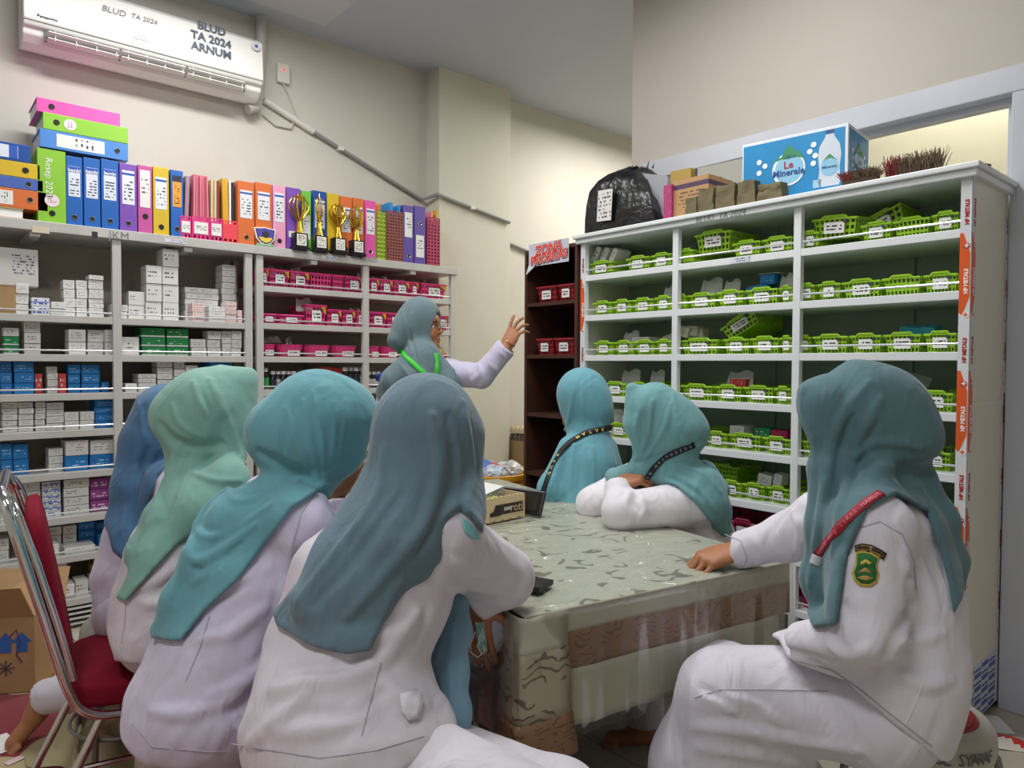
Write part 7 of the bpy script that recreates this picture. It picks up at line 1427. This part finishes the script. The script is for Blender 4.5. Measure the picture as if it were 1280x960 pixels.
# ---------------------------------------------------------------- far seated woman with long cape scarf
J = dict(sL=PA(712, 600, 2.98), eL=PA(700, 660, 2.95), wL=PA(670, 640, 2.98), sR=PA(752, 596, 3.22), eR=PA(720, 650, 3.3), wR=PA(690, 635, 3.2), kL=PA(680, 760, 3.0), kR=PA(685, 750, 3.2), aL=PA(680, 880, 3.0), aR=PA(685, 860, 3.2), fL=V(-1, 0), fR=V(-1, 0))
p5 = build_person('woman in light teal cape hijab with black lanyard at the far table end', (727, 503, 3.06), V(-.80, .55, .02), J,
  [(PA(735, 590, 3.08), .085), (PA(735, 640, 3.07), .12), (PA(748, 690, 3.13), .115), (PA(756, 720, 3.18), .12)], '#69A2AF',
  [(680, 520), (700, 545), (690, 580), (676, 612), (664, 640), (664, 700), (785, 700), (780, 620), (772, 580), (765, 545), (780, 470), (680, 450)], '#DDD8E2',
  hood=[[(727, 489, 3.06, .10), (738, 515, 3.05, .098)], [(735, 545, 3.03, .085), (735, 580, 3.0, .11), (725, 640, 2.96, .13)], [(712, 560, 2.98, .05), (690, 610, 2.93, .055), (680, 650, 2.93, .05)], [(757, 560, 3.05, .05), (765, 600, 3.05, .06)]], bun=None, caped=3.0, lat=V(-.55, -.80), lat_off=.055, hh=.007, hb=.01,
  folds=[([(717, 485), (712, 520), (705, 538)], .009), ([(738, 488), (745, 524), (752, 536)], .009), ([(728, 480), (730, 530)], .008), ([(717, 556), (713, 600), (712, 632)], .014), ([(700, 570), (690, 600), (680, 632)], .012), ([(740, 560), (742, 610)], .012)], grooves=[([(726, 556), (724, 600), (722, 630)], .010), ([(705, 575), (698, 620)], .010)],
  hands=[dict(W=J['wL'], F=V(-1, .2, 0), N=V(0, 0, 1), t=1, h=.006), dict(W=J['wR'], F=V(-1, .2, 0), N=V(0, 0, 1), t=-1, h=.006)], dmin=2.3)
ribbon('lanyard', p5['H'], [(764, 534), (750, 537), (735, 540), (715, 551), (703, 562), (692, 580), (685, 598), (679, 616)], .024, LANB, p5['o'], d0=2.3, off=.004, txt='  BATAM   RSUD  ', tm=mat('lanyard_yellow_ink', '#D8C86A', .6), tsz=.02)
# ---------------------------------------------------------------- woman with folded arms on the table
J = dict(sL=PA(876, 628, 2.50), eL=PA(776, 640, 2.43), wL=PA(771, 606, 2.52), sR=PA(795, 605, 2.78), eR=PA(742, 630, 2.66), wR=PA(780, 616, 2.62), kL=PA(800, 760, 2.45), kR=PA(800, 750, 2.65), aL=PA(805, 905, 2.45), aR=PA(805, 890, 2.65), fL=V(-1, 0), fR=V(-1, 0))
p6 = build_person('woman in teal hijab and white sleeves resting folded arms on the table', (832, 539, 2.56), V(-.93, .30, -.12), J,
  [(PA(845, 615, 2.62), .085), (PA(868, 660, 2.66), .115), (PA(896, 705, 2.76), .115), (PA(912, 740, 2.82), .12)], '#70A2A6',
  [(785, 555), (800, 596), (812, 600), (822, 597), (848, 608), (872, 630), (888, 652), (905, 670), (918, 665), (908, 620), (905, 598), (885, 575), (900, 470), (780, 450)], '#E6E2E8',
  hood=[[(818, 510, 2.56, .094), (845, 539, 2.54, .094)], [(790, 486, 2.56, .022), (798, 530, 2.56, .05), (806, 570, 2.55, .045)], [(840, 590, 2.54, .075), (875, 610, 2.50, .075), (893, 640, 2.50, .055), (906, 662, 2.50, .022)], [(800, 590, 2.56, .05), (785, 600, 2.60, .05), (768, 596, 2.66, .035)], [(880, 592, 2.6, .05), (898, 612, 2.6, .04)]],
  bun=(858, 540, 2.54, .08), caped=2.54, lat=V(-.30, -.93), lat_off=.055, hh=.007, hb=.008,
  folds=[([(804, 505), (795, 533), (800, 562)], .009), ([(838, 505), (830, 538), (808, 570)], .010), ([(841, 492), (848, 530), (860, 556)], .010), ([(815, 500), (810, 540), (802, 566)], .008), ([(850, 580), (880, 592), (900, 615)], .010), ([(840, 592), (872, 610), (895, 640)], .010)],
  grooves=[([(795, 578), (827, 570), (864, 557), (880, 550)], .012), ([(820, 505), (815, 545), (805, 568)], .008), ([(845, 600), (880, 622)], .008)],
  hands=[dict(W=J['wL'], F=V(.75, .05, .25), N=V(0, -.3, 1), t=1, h=.0045, sc=1.05, st=.015, curls=(50, 50, 30)), dict(W=J['wR'], F=V(.9, .2, -.2), N=V(0, -.2, 1), t=-1, h=.0045, st=.015, curls=(20, 30, 20))],
  bf=[([(790, 612), (782, 630), (790, 650)], .010), ([(800, 615), (806, 635), (800, 650)], .008), ([(770, 620), (780, 612), (790, 618)], .008)], bg=[([(790, 625), (800, 640)], .007)], sleeve_r=(.082, .066, .056, .044), dmin=1.9, trs='#CFCAD2')
ribbon('lanyard', p6['H'], [(868, 556), (850, 563), (832, 572), (818, 585), (806, 600), (799, 608)], .021, LANB, p6['o'], d0=1.9, off=.004, txt='KESEHATAN RSUD', tm=mat('lanyard_grey_ink', '#8A8C92', .6), tsz=.013)
# ---------------------------------------------------------------- standing woman pointing at the shelves
J = dict(sL=PA(560, 466, 3.62), eL=PA(602, 470, 3.56), wL=PA(633, 434, 3.52), sR=PA(492, 478, 3.62), eR=PA(478, 545, 3.66), wR=PA(486, 600, 3.58), kL=PA(545, 680, 3.64), kR=PA(500, 680, 3.64), aL=PA(545, 757, 3.66), aR=PA(500, 757, 3.66), fL=V(.4, -1), fR=V(.3, -1))
p7 = build_person('standing woman with glasses and green lanyard pointing towards the right shelves', (527, 410, 3.64), V(.97, -.22, .05), J,
  [(PA(527, 470, 3.66), .085), (PA(525, 510, 3.66), .115), (PA(525, 550, 3.66), .11), (PA(523, 600, 3.66), .13)], '#6A8087',
  [(485, 440), (500, 448), (478, 470), (468, 490), (476, 505), (530, 540), (572, 520), (571, 480), (568, 462), (552, 444), (550, 430), (560, 365), (490, 365)], '#CBC5DE',
  hood=[[(525, 395, 3.64, .10), (515, 410, 3.64, .10)], [(526, 428, 3.62, .06), (528, 442, 3.58, .070), (522, 470, 3.54, .09)], [(525, 450, 3.57, .08), (495, 475, 3.56, .075)], [(535, 450, 3.57, .07), (560, 480, 3.55, .055), (566, 500, 3.54, .03)]], bun=(501, 425, 3.62, .068), op=((.130, -.022), (.098, .072, .105)), caped=3.58, lat=V(-.9, -.42), lat_off=.06, hh=.007,
  folds=[([(503, 388), (509, 419), (516, 443)], .010), ([(515, 392), (519, 425), (528, 456), (533, 470)], .010), ([(540, 440), (548, 465), (560, 490)], .010), ([(500, 455), (515, 475)], .010)], grooves=[([(508, 395), (514, 425), (522, 448)], .008), ([(502, 436), (512, 450)], .010), ([(543, 436), (544, 462)], .008)],
  hands=[dict(W=J['wL'], F=V(.40, .20, .86), N=V(-.5, -.8, .25), t=1, h=.003, sc=1.05, st=.01, spread=.2, tc=(.9, .1, -.5), indiv=[(2, 8, 8), (14, 18, 12), (22, 24, 14), (30, 26, 16)]), dict(W=J['wR'], F=V(.1, -.1, -1), N=V(-1, 0, 0), t=-1)],
  cut_blouse=([(420, 400), (430, 700), (640, 700), (660, 380)], 3.64), bf=[([(585, 462), (590, 480)], .009), ([(598, 456), (604, 474), (600, 485)], .010), ([(612, 455), (622, 465)], .009), ([(625, 440), (636, 450)], .008)], sleeve_r=(.070, .060, .056, .052), trs='#C9C3D8', dmin=3.0, thigh=.085, hb=.007, headsc=1.0, blw=.003)
o = p7['o']; g = p7['g']; GRN = mat('lanyard_green', '#3FBF3A', .55)
ribbon('lanyard', p7['H'], [(499, 437), (506, 444), (516, 454), (526, 463), (534, 470)], .028, GRN, o, d0=3.0, off=.004); ribbon('lanyard', p7['H'], [(545, 442), (547, 452), (547, 462), (545, 472)], .026, GRN, o, d0=3.0, off=.004)
gl_ = MB()
for l in (-1, 1):
    gl_.tube([Vector(g(.107, l*.033+.021*math.cos(a), -.002+.017*math.sin(a))) for a in [i*math.pi/8 for i in range(17)]], .0016, 6); gl_.tube([Vector(g(.107, l*.054, .004)), Vector(g(.06, l*.072, .006)), Vector(g(-.0, l*.075, .0))], .0015, 6)
gl_.tube([Vector(g(.107, -.012, 0)), Vector(g(.112, 0, .003)), Vector(g(.107, .012, 0))], .0015, 6); child(gl_.build('glasses', mat('glasses_frame', '#3A332E', .3, .5), smooth=True), o)
wv_ = nrm(J['wL']-J['eL']); child(MB().tube([Vector(J['wL']+wv_*.03+.0265*(math.cos(a)*nrm(np.cross(wv_, UPA))+math.sin(a)*nrm(np.cross(np.cross(wv_, UPA), wv_)))) for a in [i*math.pi/8 for i in range(17)]], .0035, 6).build('bracelet', mat('bracelet_gold', '#B08A4A', .3, .8), smooth=True), o)
decal('sleeve_badge', p7['B'], [(470, 470), (476, 466), (484, 470), (486, 476), (478, 478), (471, 476)], mat('badge_navy', '#26408E', .6), o, .004, d0=3.0, rings=2)
# seats for the seated women
def under(p, lab, **k): c = p['o'].location; return dup(st8, (c.x, c.y, 0), 0, lab, 'round stools around the table', skip=('handwriting', 'embossed_ring'))
p4s = under(p4, 'round stool under the woman in the slate blue hijab'); p3s = under(p3, 'beige round stool under the woman in the bright teal hijab'); under(p1, 'round stool under the woman in the blue hijab'); under(p5, 'round stool under the woman at the far table end'); under(p6, 'round stool under the woman with folded arms')
